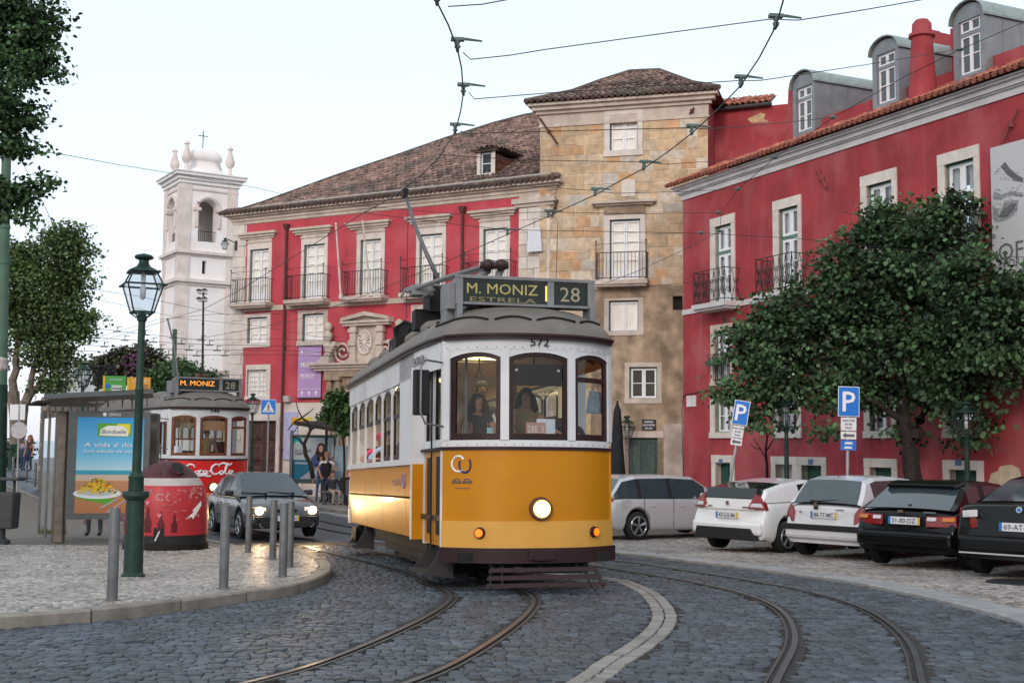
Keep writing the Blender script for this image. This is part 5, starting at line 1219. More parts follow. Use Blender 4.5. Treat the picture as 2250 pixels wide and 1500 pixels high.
    for mm in mats: out.materials.append(mm)
    out.polygons.foreach_set('use_smooth', [True]*len(out.polygons)); out.update()
    out.name = 'person'; p = bpy.data.objects.new('person', out); link(p, None, Matrix.Translation(Vector(loc))@Matrix.Rotation(rz, 4, 'Z')); tag(p, label, 'person', group)
    hb_ = MB()
    pr = [(.045, .095), (.075, .07), (.092, .03), (.094, -.01), (.086, -.05)]
    hb_.lathe([(r*k, z*k) for r, z in reversed(pr)], hc+ft*-.034*k+Vector((0, 0, .022*k)), 12)
    if hairlen:
        L_ = hairlen*k
        for i in range(13):
            g = math.pi*(.98*i/12)+math.pi*.01; dr_ = rt*math.cos(g)-ft*math.sin(g); b0 = hc+dr_*.085*k+Vector((0, 0, .03*k))
            hb_.tube([b0, b0+dr_*.03*k-Vector((0, 0, L_*.35)), b0+dr_*(.045+.02*(i % 2))*k-Vector((0, 0, L_*.7)), b0+dr_*.02*k-Vector((0, 0, L_*(1+.1*(i % 3))))], [.03*k, .042*k, .04*k, .008*k], 6)
    hb_.build('hair', M('hair_%02d%02d' % (int(hair[0]*99), int(hair[2]*99)), hair, .6, var=.25, scale=60), p, smooth=True)
    if vest:
        vb = MB(); n = 14; vs = []
        for z, rx_, ry_ in ((ph-.04, .165, .13), (ph+.12, .160, .125), (ph+.28, .182, .138), (ph+.40, .175, .128), (ph+.46, .12, .10)):
            for i in range(n): g = 2*math.pi*i/n; vs.append((rx_*math.cos(g)*k, ry_*math.sin(g)*k, z*k))
        fs = [(a*n+i, a*n+(i+1) % n, (a+1)*n+(i+1) % n, (a+1)*n+i) for a in range(4) for i in range(n) if not (a == 3 and i in (10, 9)) and not (a == 2 and i in (10,) and 0)]
        vb.add(vs, fs); vb.build('waistcoat', M('waistcoat_black', vest, .8), p, smooth=True, fix=False)
    return p
# ================================================================ TRAMS
m_yel = M('tram_yellow', (.50, .195, .001), .40, var=.08, scale=1.5, stain=.3, scol=(.40, .14, .004), coat=.05, spec=.25, bump=.06, bscale=3)
m_yel2 = M('tram_pale_yellow', (.60, .31, .06), .45, var=.06, scale=3, stain=.2, scol=(.50, .26, .08))
m_wht = M('tram_white', (.62, .63, .65), .42, var=.06, scale=3, stain=.35, scol=(.38, .35, .34), streak=.3)
m_mar = M('tram_maroon', (.026, .008, .009), .5, var=.2, scale=4)
m_wood = M('tram_window_wood', (.022, .007, .006), .45, var=.25, scale=9, spec=.3)
m_wood2 = M('tram_window_wood_light', (.16, .055, .025), .4, var=.25, scale=9)
m_roof = M('tram_roof_grey', (.155, .138, .122), .62, var=.16, scale=2.5, stain=.55, scol=(.17, .115, .085), bump=.12, bscale=10)
m_box = M('tram_box_grey', (.20, .205, .215), .55, .2, var=.15, scale=4, stain=.35, scol=(.11, .10, .09))
m_blk = M('underframe_black', (.010, .009, .009), .7, var=.3, scale=6)
m_step = M('step_grey', (.038, .034, .034), .65, .1, var=.25, scale=6)
m_rst = M('rusty_iron', (.12, .055, .04), .8, .2, var=.3)
m_tred = M('tram_red', (.62, .012, .012), .35, var=.05, scale=2, coat=.3)
m_ceil = M('cream_ceiling', (.66, .46, .22), .5, var=.08); m_int = M('interior_wood', (.06, .028, .014), .5, var=.25, scale=6)
m_tgl = glass('tram_glass', (.74, .78, .78), .45)
m_black = M('matt_black', (.012, .012, .013), .6, var=0)
def make_tram(label, C, dirb, slope, no, low, band, wood, lit, extra):
    th = math.atan2(-dirb[0], dirb[1]); T = thing('tram', label, 'tram', (C[0], C[1], Gz(*C)+.012), th, None, -slope)
    def B(mb, name, mat, par=None, **kw): return mb.build(name, mat, par or T, **kw)
    hw = 1.10
    def fy(x): return .50*(min(1, abs(x)/hw))**2.6
    def yx(x, o=0):      # point on the front outline at sideways position x, pushed out by o
        e_ = .01; t = Vector((2*e_, fy(min(hw, x+e_))-fy(max(-hw, x-e_)), 0)).normalized(); n = Vector((t.y, -t.x, 0)); return Vector((x, fy(x), 0))+n*o
    XS = [-hw+2*hw*i/28 for i in range(29)]
    front = [(p.x, p.y) for p in (yx(x) for x in XS)]; yb = 1.88
    ushape = [(-hw, yb)]+front+[(hw, yb)]
    def off(pl, o):
        out = []
        for i, p in enumerate(pl):
            a, b = pl[max(0, i-1)], pl[min(len(pl)-1, i+1)]; t = Vector((b[0]-a[0], b[1]-a[1])).normalized(); out.append((p[0]+t.y*o, p[1]-t.x*o))
        return out
    def strip(mb, pl, z0, z1, o=0., th_=.04, mi=None):
        a, b = off(pl, o), off(pl, o-th_); n = len(pl); vs = []
        for p, q in zip(a, b): vs += [(p[0], p[1], z0), (p[0], p[1], z1), (q[0], q[1], z1), (q[0], q[1], z0)]
        fs = []
        for i in range(n-1):
            for k in range(4): c, d = i*4+k, i*4+(k+1) % 4; fs.append((c, d, d+4, c+4))
        fs += [(3, 2, 1, 0), (n*4-4, n*4-3, n*4-2, n*4-1)]; mb.add(vs, fs, mi)
    # ---- front shell
    b = MB(); strip(b, front, .84, 1.70, 0); B(b, 'front_panel', low, smooth=40)
    b = MB(); strip(b, front, .52, .84, .012); B(b, 'front_band', band, smooth=40)
    b = MB(); strip(b, front, .34, .52, .05, .10); B(b, 'bumper', m_mar, smooth=40)
    b = MB(); strip(b, ushape, 1.70, 1.74, .02, .05); B(b, 'waist_moulding', m_mar, smooth=40)
    b = MB(); strip(b, ushape, 1.74, 1.82, .0); strip(b, ushape, 2.93, 3.09, .01); B(b, 'white_band', m_wht, smooth=40)
    for sg in (-1, 1):      # solid side under the far-side door line
        pass
    b = MB(); rv = [yx(-1.05+2.1*i/20, .012) for i in range(21)]
    for p in rv: b.sphere((p.x, p.y, 2.955), .009, 5, 3); b.sphere((p.x, p.y, 1.765), .007, 5, 3)
    B(b, 'rivets', m_box, kind='stuff')
    # ---- posts and front windows
    for xa, xb in ((-hw, -1.03), (-.475, -.375), (.375, .475), (1.03, hw)):
        b = MB(); strip(b, [tuple(yx(xa+(xb-xa)*i/3)[:2]) for i in range(4)], 1.82, 2.93, .014, .07); B(b, 'post', m_wht, smooth=40)
        for z in (1.86, 1.93, 2.84, 2.90):
            pass
    for xa, xb in ((-1.03, -.475), (-.375, .375), (.475, 1.03)):
        n = 12; xs_ = [xa+(xb-xa)*i/n for i in range(n+1)]; xm = (xa+xb)/2; w2 = (xb-xa)/2
        ar = lambda x, d=0: 2.895-d-.065*abs((x-xm)/w2)**2.2
        b = MB()      # white spandrel above the arched head
        for i in range(n):
            p, q = yx(xs_[i], .004), yx(xs_[i+1], .004); b.quad((p.x, p.y, ar(xs_[i])), (q.x, q.y, ar(xs_[i+1])), (q.x, q.y, 2.94), (p.x, p.y, 2.94))
        B(b, 'spandrel', m_wht, smooth=40, fix=False)
        b = MB(); fw_ = .055
        def band_(lo, hi, o=-.012):
            for i in range(n):
                p, q = yx(xs_[i], o), yx(xs_[i+1], o); p2, q2 = yx(xs_[i], o-.03), yx(xs_[i+1], o-.03); l0, l1, h0, h1 = lo(xs_[i]), lo(xs_[i+1]), hi(xs_[i]), hi(xs_[i+1])
                b.add([(p.x, p.y, l0), (q.x, q.y, l1), (q.x, q.y, h1), (p.x, p.y, h0), (p2.x, p2.y, l0), (q2.x, q2.y, l1), (q2.x, q2.y, h1), (p2.x, p2.y, h0)], [(0, 1, 2, 3), (4, 5, 1, 0), (3, 2, 6, 7)])
        band_(lambda x: ar(x, fw_), lambda x: ar(x, -.01)); band_(lambda x: 1.82, lambda x: 1.90)
        for e0, e1 in ((xa, xa+fw_), (xb-fw_, xb)):
            p, q = yx(e0, -.012), yx(e1, -.012); p2, q2 = yx(e0, -.05), yx(e1, -.05)
            b.hexa([(p.x, p.y, 1.82), (q.x, q.y, 1.82), (q2.x, q2.y, 1.82), (p2.x, p2.y, 1.82)], [(p.x, p.y, ar(e0)), (q.x, q.y, ar(e1)), (q2.x, q2.y, ar(e1)), (p2.x, p2.y, ar(e0))])
        if xa > .4: band_(lambda x: 2.55, lambda x: 2.61)
        wf = B(b, 'front_window', wood, smooth=30, fix=False)
        b = MB()
        for i in range(n): p, q = yx(xs_[i], -.03), yx(xs_[i+1], -.03); b.quad((p.x, p.y, 1.88), (q.x, q.y, 1.88), (q.x, q.y, ar(xs_[i+1], .02)), (p.x, p.y, ar(xs_[i], .02)))
        B(b, 'pane', m_tgl, wf, smooth=True, fix=False)
        if abs(xm) < .1:      # sun visor strip
            b = MB(); p, q = Vector((xa+.07, .08, 0)), Vector((xb-.07, .08, 0)); b.box((0, .09, 2.62), (.62, .015, .26)); B(b, 'sun_visor', M('visor_brown', (.022, .014, .012), .8), wf) if lit == 'a' else B(b, 'sun_blind', M('canvas_blind', (.45, .23, .10), .8, var=.1), wf)
            for x in (-.27, .27):
                b = MB(); b.box((x, .075, 2.68), (.03, .01, .03)); B(b, 'visor_clip', m_wht, wf)
    # ---- platform door on the near side
    xd = -1.06
    b = MB(); b.box((xd-.02, .56, 1.72), (.05, .10, 2.44)); b.box((xd+.02, 1.90, 1.75), (.06, .09, 2.5)); B(b, 'door_post', m_wht)
    b = MB(); b.box((xd+.06, 1.83, 1.75), (.05, .10, 2.4)); B(b, 'door_pocket', m_black)
    for y0, y1 in ((.62, 1.14), (1.19, 1.76)):
        b = MB(); cy, wd = (y0+y1)/2, y1-y0; b.box((xd, cy, 1.13), (.035, wd, 1.22)); b.box((xd, cy, 1.79), (.04, wd, .10), mi=1); b.box((xd, cy, 2.81), (.04, wd, .12), mi=1)
        for yy in (y0+.03, y1-.03): b.box((xd, yy, 2.3), (.04, .06, .92), mi=1)
        dd = B(b, 'door_leaf', [low if low != m_tred else m_tred, m_wht])
        b = MB(); b.box((xd-.022, cy, 1.14), (.006, wd*.38, .98)); B(b, 'door_slot', m_black, dd)
        b = MB(); b.box((xd, cy, 2.3), (.006, wd-.12, .9)); B(b, 'pane', m_tgl, dd)
        b = MB()
        for yy in (y0+.085, y1-.085): b.box((xd-.005, yy, 2.3), (.03, .045, .9))
        b.box((xd-.005, cy, 2.73), (.03, wd-.12, .05)); B(b, 'wooden_sash', wood, dd)
    b = MB(); b.box((xd-.05, 1.165, 1.7), (.02, .02, 2.5)); B(b, 'door_rod', m_black)
    b = MB(); b.box((-xd, 1.15, 1.13), (.035, 1.4, 1.3)); b.box((-xd, 1.2, 2.86), (.035, 1.4, .14)); B(b, 'off_side_panel', low)
    # letterboard over the door, bulging out to the body line
    b = MB(); pl = [(-1.215, 3.1), (-1.215, 1.9), (-1.19, 1.35), (-1.155, .95), (-1.12, .62)]; strip(b, pl, 2.72, 3.07, .0, .03); B(b, 'entrance_letterboard', m_wht, smooth=40)
    # ---- body
    yr = 8.75; bw_ = 1.19
    for sg in (-1, 1):
        X_ = sg*bw_
        ys = [1.95, 2.66, 4.82, 6.66, yr]
        for y0, y1 in zip(ys[:-1], ys[1:]):
            for z0, z1 in ((.55, 1.09), (1.10, 1.54)):
                b = MB(); xi = .05 if z0 < 1 else 0
                b.hexa([(X_-sg*xi, y0+.008, z0+.008), (X_-sg*(xi+.04), y0+.008, z0+.008), (X_-sg*(xi+.04), y1-.008, z0+.008), (X_-sg*xi, y1-.008, z0+.008)], [(X_, y0+.008, z1-.004), (X_-sg*.04, y0+.008, z1-.004), (X_-sg*.04, y1-.008, z1-.004), (X_, y1-.008, z1-.004)])
                B(b, 'side_panel', low if lit == 'a' else m_tred, bevel=.006)
        b = MB(); b.box((X_-sg*.11, (yr+1.95)/2, 1.05), (.03, yr-1.95, .96)); B(b, 'panel_backing', m_black)
        b = MB(); b.box((X_+sg*.005, (yr+1.95)/2, 1.585), (.07, yr-1.95, .085)); b.box((X_, (yr+1.95)/2, 2.90), (.05, yr-1.95, .36)); b.box((X_, 2.49, 2.2), (.05, 1.08, 1.15)); B(b, 'side_rail', m_wht)
        wy = [3.03, 3.84, 4.78, 5.65, 6.66, 7.59, 8.6]
        for y in wy:
            b = MB(); b.box((X_, y, 2.17), (.035, .075, 1.1)); B(b, 'window_post', m_wht)
        for k in range(6):
            y0, y1 = wy[k]+.043, wy[k+1]-.043; ym = (y0+y1)/2; n = 8; b = MB()
            for i in range(n):
                ya, yb2 = y0+(y1-y0)*i/n, y0+(y1-y0)*(i+1)/n; f = lambda y: 2.70-.12*((y-ym)/((y1-y0)/2))**2
                b.quad((X_, ya, f(ya)), (X_, yb2, f(yb2)), (X_, yb2, 2.74), (X_, ya, 2.74), 1)
                for q in (.015,): b.quad((X_-sg*q, ya, f(ya)-.05), (X_-sg*q, yb2, f(yb2)-.05), (X_-sg*q, yb2, f(yb2)), (X_-sg*q, ya, f(ya)), 0)
            b.box((X_-sg*.02, ym, 2.27), (.03, y1-y0, .06), mi=0)
            for yy in (y0+.02, y1-.02): b.box((X_-sg*.02, yy, 2.43), (.03, .04, .3), mi=0)
            if k < 2:
                for yy in (y0+.025, y1-.025): b.box((X_-sg*.03, yy, 1.93), (.03, .05, .62), mi=0)
                b.box((X_-sg*.03, ym, 1.665), (.03, y1-y0, .075), mi=0)
            w_ = B(b, 'side_window', [wood, m_wht], fix=False)
            b = MB(); b.quad((X_-sg*.02, y0, 2.28), (X_-sg*.02, y1, 2.28), (X_-sg*.02, y1, 2.66), (X_-sg*.02, y0, 2.66)); B(b, 'pane', m_tgl, w_, fix=False)
            if k < 2: b = MB(); b.quad((X_-sg*.03, y0, 1.68), (X_-sg*.03, y1, 1.68), (X_-sg*.03, y1, 2.25), (X_-sg*.03, y0, 2.25)); B(b, 'pane', m_tgl, w_, fix=False)
        b = MB(); b.box((X_*.955, 1.97, 1.7), (.20, .05, 2.3)); B(b, 'bulkhead_post', m_wht if 1 else low)
        b = MB(); b.box((X_*.955, 1.945, 1.05), (.17, .03, 1.0)); B(b, 'corner_panel', low if lit == 'a' else m_tred)
    b = MB(); b.box((0, yr+.02, 2.2), (2.3, .05, 1.8)); b.box((0, yr+.03, .95), (2.38, .05, .8)); B(b, 'rear_end', m_wht)
    # ---- roof
    pl = [(-1.25, yr+.1), (-1.25, 6), (-1.25, 4), (-1.25, 2.2), (-1.22, 1.6), (-1.19, 1.0)]+[tuple(yx(x, .07)[:2]) for x in XS[1:-1]]+[(1.19, 1.0), (1.22, 1.6), (1.25, 2.2), (1.25, 4), (1.25, 6), (1.25, yr+.1)]
    def rp(p, s_, H=.56): c = (0, max(p[1], 1.75)); return (c[0]+(p[0]-c[0])*s_, c[1]+(p[1]-c[1])*s_, 3.10+H*(1-s_**2.3)**.62)
    b = MB(); SS = [1, .985, .95, .88, .78, .65, .5, .35, .2, .1, 0]; n = len(pl)
    vs = [rp(p, s_) for s_ in SS for p in pl]; b.add(vs, [(i*n+k, i*n+k+1, (i+1)*n+k+1, (i+1)*n+k) for i in range(len(SS)-1) for k in range(n-1)]); B(b, 'roof', m_roof, smooth=True, fix=True)
    b = MB(); strip(b, pl, 3.055, 3.085, .012, .05); strip(b, pl, 3.09, 3.12, .03, .06); B(b, 'eave_moulding', m_mar, smooth=40)
    b = MB(); b.add([(p[0]*.98, p[1]+.02, 3.09) for p in pl], [tuple(range(n))]); B(b, 'roof_soffit', m_ceil, fix=False)
    nf = [i for i, p in enumerate(pl) if p[1] < 1.05]; segs = [(nf[0], nf[6]), (nf[7], nf[13]), (nf[14], nf[21]), (nf[22], nf[-1])]
    for a, c_ in segs:
        b = MB(); b.tube([rp(pl[i], .91-.035*math.sin(math.pi*(i-a)/(c_-a)), .585) for i in range(a, c_+1)], .016, 6); B(b, 'drip_moulding', m_blk, smooth=True)
    for sg in (-1, 1):
        for y in (2.6, 3.9, 5.2, 6.5, 7.8): b = MB(); b.lathe([(.30, 0), (.28, .10), (.2, .17), (.05, .2)], (sg*.72, y, 3.40), 14, sy=1.3); B(b, 'roof_ventilator', m_roof, smooth=True)
    # roof cable
    b = MB(); b.tube([(-.75, .95, 3.43), (-.95, 1.7, 3.36), (-1.0, 2.4, 3.36), (-.7, 3.2, 3.52), (-.75, 4.4, 3.5)], .02, 6); b.tube([(-.9, .9, 3.38), (-1.05, 1.6, 3.30), (-1.1, 2.6, 3.27)], .015, 6)
    for y in (1.3, 1.9, 2.4): b.box((-.98, y, 3.38), (.10, .05, .05))
    B(b, 'roof_cable', m_blk, smooth=True)
    b = MB(); b.tube([(-.95, 4.9, 3.45), (-1.0, 4.9, 3.75), (-.85, 4.8, 3.85), (-.6, 4.6, 3.72)], .035, 6); b.box((-.75, 5.1, 3.5), (.5, .7, .22)); b.lathe([(.2, 0), (.2, .3), (.12, .38)], (-.8, 5.0, 3.45), 12); B(b, 'roof_resistor', m_blk)
    # ---- destination box
    bx = bpy.data.objects.new('destination_box', None); link(bx, T, local=Matrix.Translation((.02, .72, 3.57)))
    b = MB(); b.box((0, .12, .17), (1.84, .26, .34)); b.box((0, -.03, .345), (1.86, .08, .045)); b.box((0, -.03, .0), (1.86, .08, .03))
    for x in (-.885, .885): b.box((x, .06, -.11), (.07, .34, .26)); b.box((x*.995, -.03, .17), (.09, .07, .34))
    b.box((.33, -.03, .17), (.09, .06, .34)); b.box((-.97, .25, .1), (.10, .5, .34)); b.box((-.97, .30, -.14), (.10, .34, .2)); b.build('casing', m_box, bx, bevel=.008)
    m_scr = M('destination_blind', (.018, .026, .022), .4, var=0)
    b = MB(); b.box((-.28, -.015, .17), (1.12, .01, .27)); b.box((.61, -.015, .17), (.46, .01, .27)); b.build('blind', m_scr, bx)
    m_dt = emit('destination_letters', (.40, .33, .11), .12) if lit == 'a' else emit('destination_letters_lit', (1, .38, .05), .9); m_dn = emit('number_letters', (.30, .26, .19), .08)
    X3, Z3 = (1, 0, 0), (0, 0, 1)
    write('lettering', 'M. MONIZ', m_dt, bx, (-.31, -.024, .205), X3, Z3, w=.94, h=.135, bold=0, world=False)
    if lit == 'a':
        write('lettering', 'ESTRELA', M('faded_letters', (.25, .22, .10), .6, var=0), bx, (-.30, -.022, .065), X3, Z3, w=.88, h=.06, bold=0, world=False)
    write('lettering', '28', m_dn, bx, (.60, -.024, .17), X3, Z3, w=.27, h=.19, bold=0, world=False)
    if lit == 'a': b = MB(); b.box((.275, -.022, .17), (.02, .01, .2)); b.build('lamp_glow', emit('blind_glow', (1, .55, .08), 1.2), bx)
    b = MB(); b.box((-.2, 1.45, 3.72), (.9, .5, .26)); B(b, 'roof_chest', m_box, bevel=.02)
    # ---- lamps
    zc_ = .99
    b = MB(); b.tube([(.015, .06, zc_), (.015, -.06, zc_)], [.155, .135], 24); hl = B(b, 'headlamp', m_rst, smooth=30)
    b = MB(); b.disc((.015, -.062, zc_), (0, 1, 0), .108, .01, 24); B(b, 'headlamp_lens', emit('headlamp_rim_glow', (1, .60, .20), 1.8), hl)
    b = MB(); b.disc((.015, -.070, zc_), (0, 1, 0), .082, .01, 24); B(b, 'headlamp_bulb', emit('headlamp_glow', (1, .90, .66), 9), hl)
    for x in (-.70, .74):
        p = yx(x, .02); nn = (yx(x, .1)-yx(x)).normalized(); b = MB(); b.tube([(p.x-nn.x*.02, p.y-nn.y*.02, .70), (p.x+nn.x*.04, p.y+nn.y*.04, .70)], [.072, .062], 16); il = B(b, 'indicator_lamp', m_mar, smooth=30)
        b = MB(); b.disc((p.x+nn.x*.043, p.y+nn.y*.043, .70), nn, .048, .008, 16); B(b, 'indicator_lens', emit('indicator_glow', (1, .13, .002), 2.0), il)
    # coupler pocket, bolts
    b = MB(); b.box((.02, -.065, .44), (.34, .03, .13)); b.box((.02, -.085, .40), (.20, .03, .06)); B(b, 'coupler_plate', m_mar, bevel=.01)
    # fleet numbers and writing
    p = yx(.03, .02); write('fleet_number', no, m_black, T, (.0, -.030, 3.018), X3, Z3, w=.24, h=.095, bold=.006, world=False)
    dvec = Vector((-.0, -1, 0)); p_ = Vector((-1.2325, 1.6, 2.90)); write('lettering', 'ENTRADA', m_ink, T, (-1.217, 1.55, 2.905), (.03, -1, 0), Z3, w=.66, h=.12, world=False)
    # ---- underframe, wheels, steps, lifeguard
    b = MB(); b.box((0, 4.6, .44), (1.9, 8.0, .16)); b.box((0, 4.4, .28), (1.5, 3.4, .34)); b.box((-.85, 4.5, .33), (.1, 3.4, .2)); b.box((0, .6, .40), (1.9, .9, .12)); b.box((-.6, 1.9, .26), (.3, .5, .3)); b.box((.5, 1.0, .28), (.8, .3, .25)); B(b, 'underframe', m_blk)
    for y in (3.3, 5.9):
        b = MB()
        for x in (-.45, .45): b.tube([(x-.05, y, .33), (x+.05, y, .33)], .33, 20)
        b.tube([(-.6, y, .33), (.6, y, .33)], .06, 8); B(b, 'wheelset', M('wheel_steel', (.06, .055, .055), .5, .6), smooth=30)
    for ys_ in (1.2, 7.9):
        b = MB(); w2 = .45; b.box((-1.12, ys_, .19), (.34, .86, .04)); b.box((-.95, ys_, .33), (.03, .86, .3)); B(b, 'step', m_step)
        for yy in (ys_-w2, ys_+w2):
            b = MB(); b.prism([(-1.27, yy, .17), (-.9, yy, .12), (-.9, yy, .52), (-1.06, yy, .52), (-1.1, yy, .40), (-1.18, yy, .28)], (0, .02, 0)); B(b, 'step_plate', m_step)
    b = MB(); b.prism([(-1.15, 8.5, .5), (-1.15, 8.9, .12), (-1.15, 8.2, .12), (-1.15, 8.0, .5)], (.03, 0, 0)); B(b, 'rear_guard', m_blk)
    for k in range(3):
        f0 = k*.42; z = .27-.085*k; y = -.18-.07*k; w3 = .66+.035*k
        b = MB(); b.hexa([(-w3-.02, y-.02, z-.02), (w3+.02, y-.02, z-.02), (w3+.02, y, z-.02), (-w3-.02, y, z-.02)], [(-w3, y, z+.03), (w3, y, z+.03), (w3, y+.02, z+.03), (-w3, y+.02, z+.03)]); B(b, 'lifeguard_slat', m_mar)
    b = MB()
    for x in (-.66, -.52, 0, .52, .66): b.tube([(x*.97, -.14, .29), (x*1.05, -.35, .07)], .014, 5); b.tube([(x*.9, -.15, .28), (x*.9, .35, .36)], .014, 5)
    B(b, 'lifeguard_frame', m_blk)
    # mirror
    b = MB(); b.tube([(-1.12, .45, 2.78), (-1.35, .35, 2.80), (-1.42, .30, 2.70), (-1.42, .30, 2.15), (-1.35, .35, 2.02), (-1.10, .48, 1.99)], .014, 6); mr_ = B(b, 'mirror_arm', m_box, smooth=True)
    b = MB(); b.box((-1.40, .38, 2.40), (.20, .09, .56), rz=.15); B(b, 'mirror', m_black, mr_, bevel=.02)
    # interior
    b = MB(); b.box((0, 4.6, .86), (2.2, 8.1, .06)); B(b, 'floor', m_int)
    b = MB(); n = 10
    vs = []
    for y in (1.0, yr):
        for i in range(n+1): g = math.pi*i/n; vs.append((-1.08*math.cos(g), y, 2.78+.27*math.sin(g)))
    b.add(vs, [(i, i+1, i+n+2, i+n+1) for i in range(n)]); B(b, 'ceiling', m_ceil, smooth=True, fix=False)
    for y in (1.4, 3.2, 5.2, 7.2): b = MB(); b.box((-.35, y, 2.96), (.7, .30, .04)); B(b, 'ceiling_lamp', emit('ceiling_lamp_glow', (1, .82, .42), 3.5))
    b = MB(); b.box((0, 1.98, 2.84), (2.1, .04, .2)); b.box((-.75, 1.98, 1.6), (.1, .04, 2.3)); b.box((.2, 1.98, 1.6), (.08, .04, 2.3)); b.box((.9, 1.98, 1.5), (.5, .04, 1.4)); b.box((-1.0, 1.98, 1.4), (.3, .04, 1.1)); B(b, 'partition', m_int)
    for k in range(5):
        for x in (-.72, .72): b = MB(); b.box((x, 2.9+k*1.15, 1.28), (.62, .42, .06)); b.box((x, 3.1+k*1.15, 1.6), (.62, .05, .62)); B(b, 'seat', m_int)
    for x in (-.45, .3):
        b = MB(); b.tube([(x, 1.3, 3.0), (x, 1.3, 2.80)], .012, 4); b.tube([(x, 1.3, 2.8), (x-.055, 1.3, 2.68), (x+.055, 1.3, 2.68), (x, 1.3, 2.8)], .010, 4); B(b, 'hand_strap', m_black)
    b = MB(); b.tube([(-.95, 1.6, .9), (-.95, 1.6, 2.95)], .018, 6); b.tube([(-.78, .62, .9), (-.78, .62, 2.9)], .018, 6); B(b, 'grab_pole', m_box)
    b = MB(); b.box((0, .42, 1.3), (.5, .3, .9)); b.tube([(.0+.18*math.cos(g*.5), .42+.12*math.sin(g*.5), 1.86) for g in range(13)], .012, 5); B(b, 'controller', m_step)
    l = bpy.data.objects.new('interior_lamp', bpy.data.lights.new('interior_lamp', 'AREA')); l.data.energy = 60 if lit == 'a' else 40; l.data.color = (1, .78, .45); l.data.size = 1.2; l.data.size_y = 6; l.data.shape = 'RECTANGLE'; link(l, T, local=Matrix.Translation((0, 4.6, 2.93)))
    extra(T, B, yx, strip, front)
    return T
def tW(T, x, y, z): return WM[T.name]@Vector((x, y, z))
def ring(mb, f, cx, cz, rx_, rz_, a0, a1, th, n=18):
    mb.tube([f(cx+rx_*math.cos(a0+(a1-a0)*i/n), cz+rz_*math.sin(a0+(a1-a0)*i/n)) for i in range(n+1)], th, 4)
def ex1(T, B, yx, strip, front):
    f = lambda x, z: tuple(yx(x, .006)[:2])+(z,)
    b = MB(); ring(b, f, -.935, 1.53, .065, .095, .6, 5.4, .013); B(b, 'logo_ring', m_wt, label='white ring of the emblem')
    b = MB(); ring(b, f, -.865, 1.52, .060, .095, 2.6, 7.0, .013); B(b, 'logo_ring', M('emblem_blue', (.035, .04, .16), .5, var=0))
    b = MB()
    for cx in (-.95, -.84): ring(b, f, cx, 1.30, .045, .05, 0, math.pi, .006); b.tube([f(cx-.05, 1.30), f(cx+.05, 1.30)], .006, 4); b.tube([f(cx-.035, 1.318), f(cx+.035, 1.318)], .006, 4)
    b.tube([f(-.97, 1.235), f(-.82, 1.235)], .005, 4); B(b, 'small_marks', m_ink)
    write('lettering', 'carris', M('faded_violet', (.33, .20, .22), .5, var=0), T, (-1.196, 3.35, 1.32), (0, -1, 0), (0, 0, 1), w=.75, h=.12, world=False)
    b = MB(); ring(b, lambda y, z: (-1.196, 2.75-(y-2.75), z), 2.75, 1.33, .09, .10, 0, 6.28, .013); B(b, 'logo_ring', M('faded_violet2', (.30, .22, .34), .5, var=0))
    # route card and papers behind the windscreen
    b = MB(); b.box((-.02, .10, 1.965), (.24, .01, .15)); rc = B(b, 'route_card', M('route_card_pink', (.55, .30, .25), .6, var=.05))
    write('lettering', '28E 3', M('card_white', (.75, .68, .62), .6, var=0), rc, (-.02, .092, 1.955), (1, 0, 0), (0, 0, 1), w=.21, h=.085, bold=.005, world=False)
    b = MB(); b.box((.12, .125, 1.99), (.24, .004, .19)); B(b, 'paper_sheet', M('white_paper', (.72, .72, .8), .7, var=0))
    b = MB(); b.box((-.57, .22, 1.93), (.07, .005, .09)); B(b, 'sticker', M('pale_blue_sticker', (.35, .6, .75), .6, var=0))
    # raised collector: bow, arms, insulators; placed on the roof
    b = MB(); P = [(1.0, 2.4, 3.62), (-.15, 2.6, 3.62)]
    g = lambda u, v, Y: WM[T.name].inverted()@at(u, v, Y)
    b.tube([g(895, 640, 17.6), g(985, 608, 16.9), g(1072, 582, 16.4)], .032, 8); b.tube([g(905, 632, 18), g(990, 612, 17.4), g(1060, 592, 17)], .024, 6); b.tube([g(1010, 640, 16.4), g(1075, 592, 16.5)], .05, 8); b.tube([g(1085, 640, 16.4), g(1100, 592, 16.5)], .05, 8)
    b.tube([g(880, 655, 17.8), g(890, 636, 17.8), g(915, 626, 17.8), g(960, 626, 17.4), g(990, 632, 17.2)], .02, 6); b.tube([g(905, 648, 17.7), g(930, 652, 17.5), g(955, 636, 17.4)], .018, 6); b.box(g(925, 640, 17.6), (.3, .3, .14))
    cm = B(b, 'collector_frame', m_box, smooth=40)
    b = MB()
    for u in (1072, 1102): b.sphere(g(u, 582, 16.4), .095, 10, 8, .85)
    b.tube([g(1055, 583, 16.4), g(1118, 583, 16.4)], .05, 10); B(b, 'insulator', M('insulator_brown', (.045, .02, .02), .5), cm, smooth=40)
    b = MB(); b.tube([g(962, 690, 18.2), g(958, 600, 18.2)], .05, 8); b.box(g(962, 660, 18.2), (.35, .5, .4)); b.box(g(945, 705, 18.2), (.5, .3, .3)); B(b, 'collector_base', m_blk)
    b = MB(); b.tube([g(962, 612, 18.0), g(932, 545, 18.2), g(910, 490, 18.4), g(890, 428, 18.7)], [.035, .032, .028, .022], 8); tp = B(b, 'trolley_pole', M('pole_grey', (.14, .14, .15), .5, .4), smooth=True)
    b = MB(); b.box(g(890, 425, 18.7), (.07, .12, .13)); b.tube([g(890, 428, 18.7), g(895, 415, 18.7)], .03, 6); B(b, 'trolley_head', m_blk, tp)
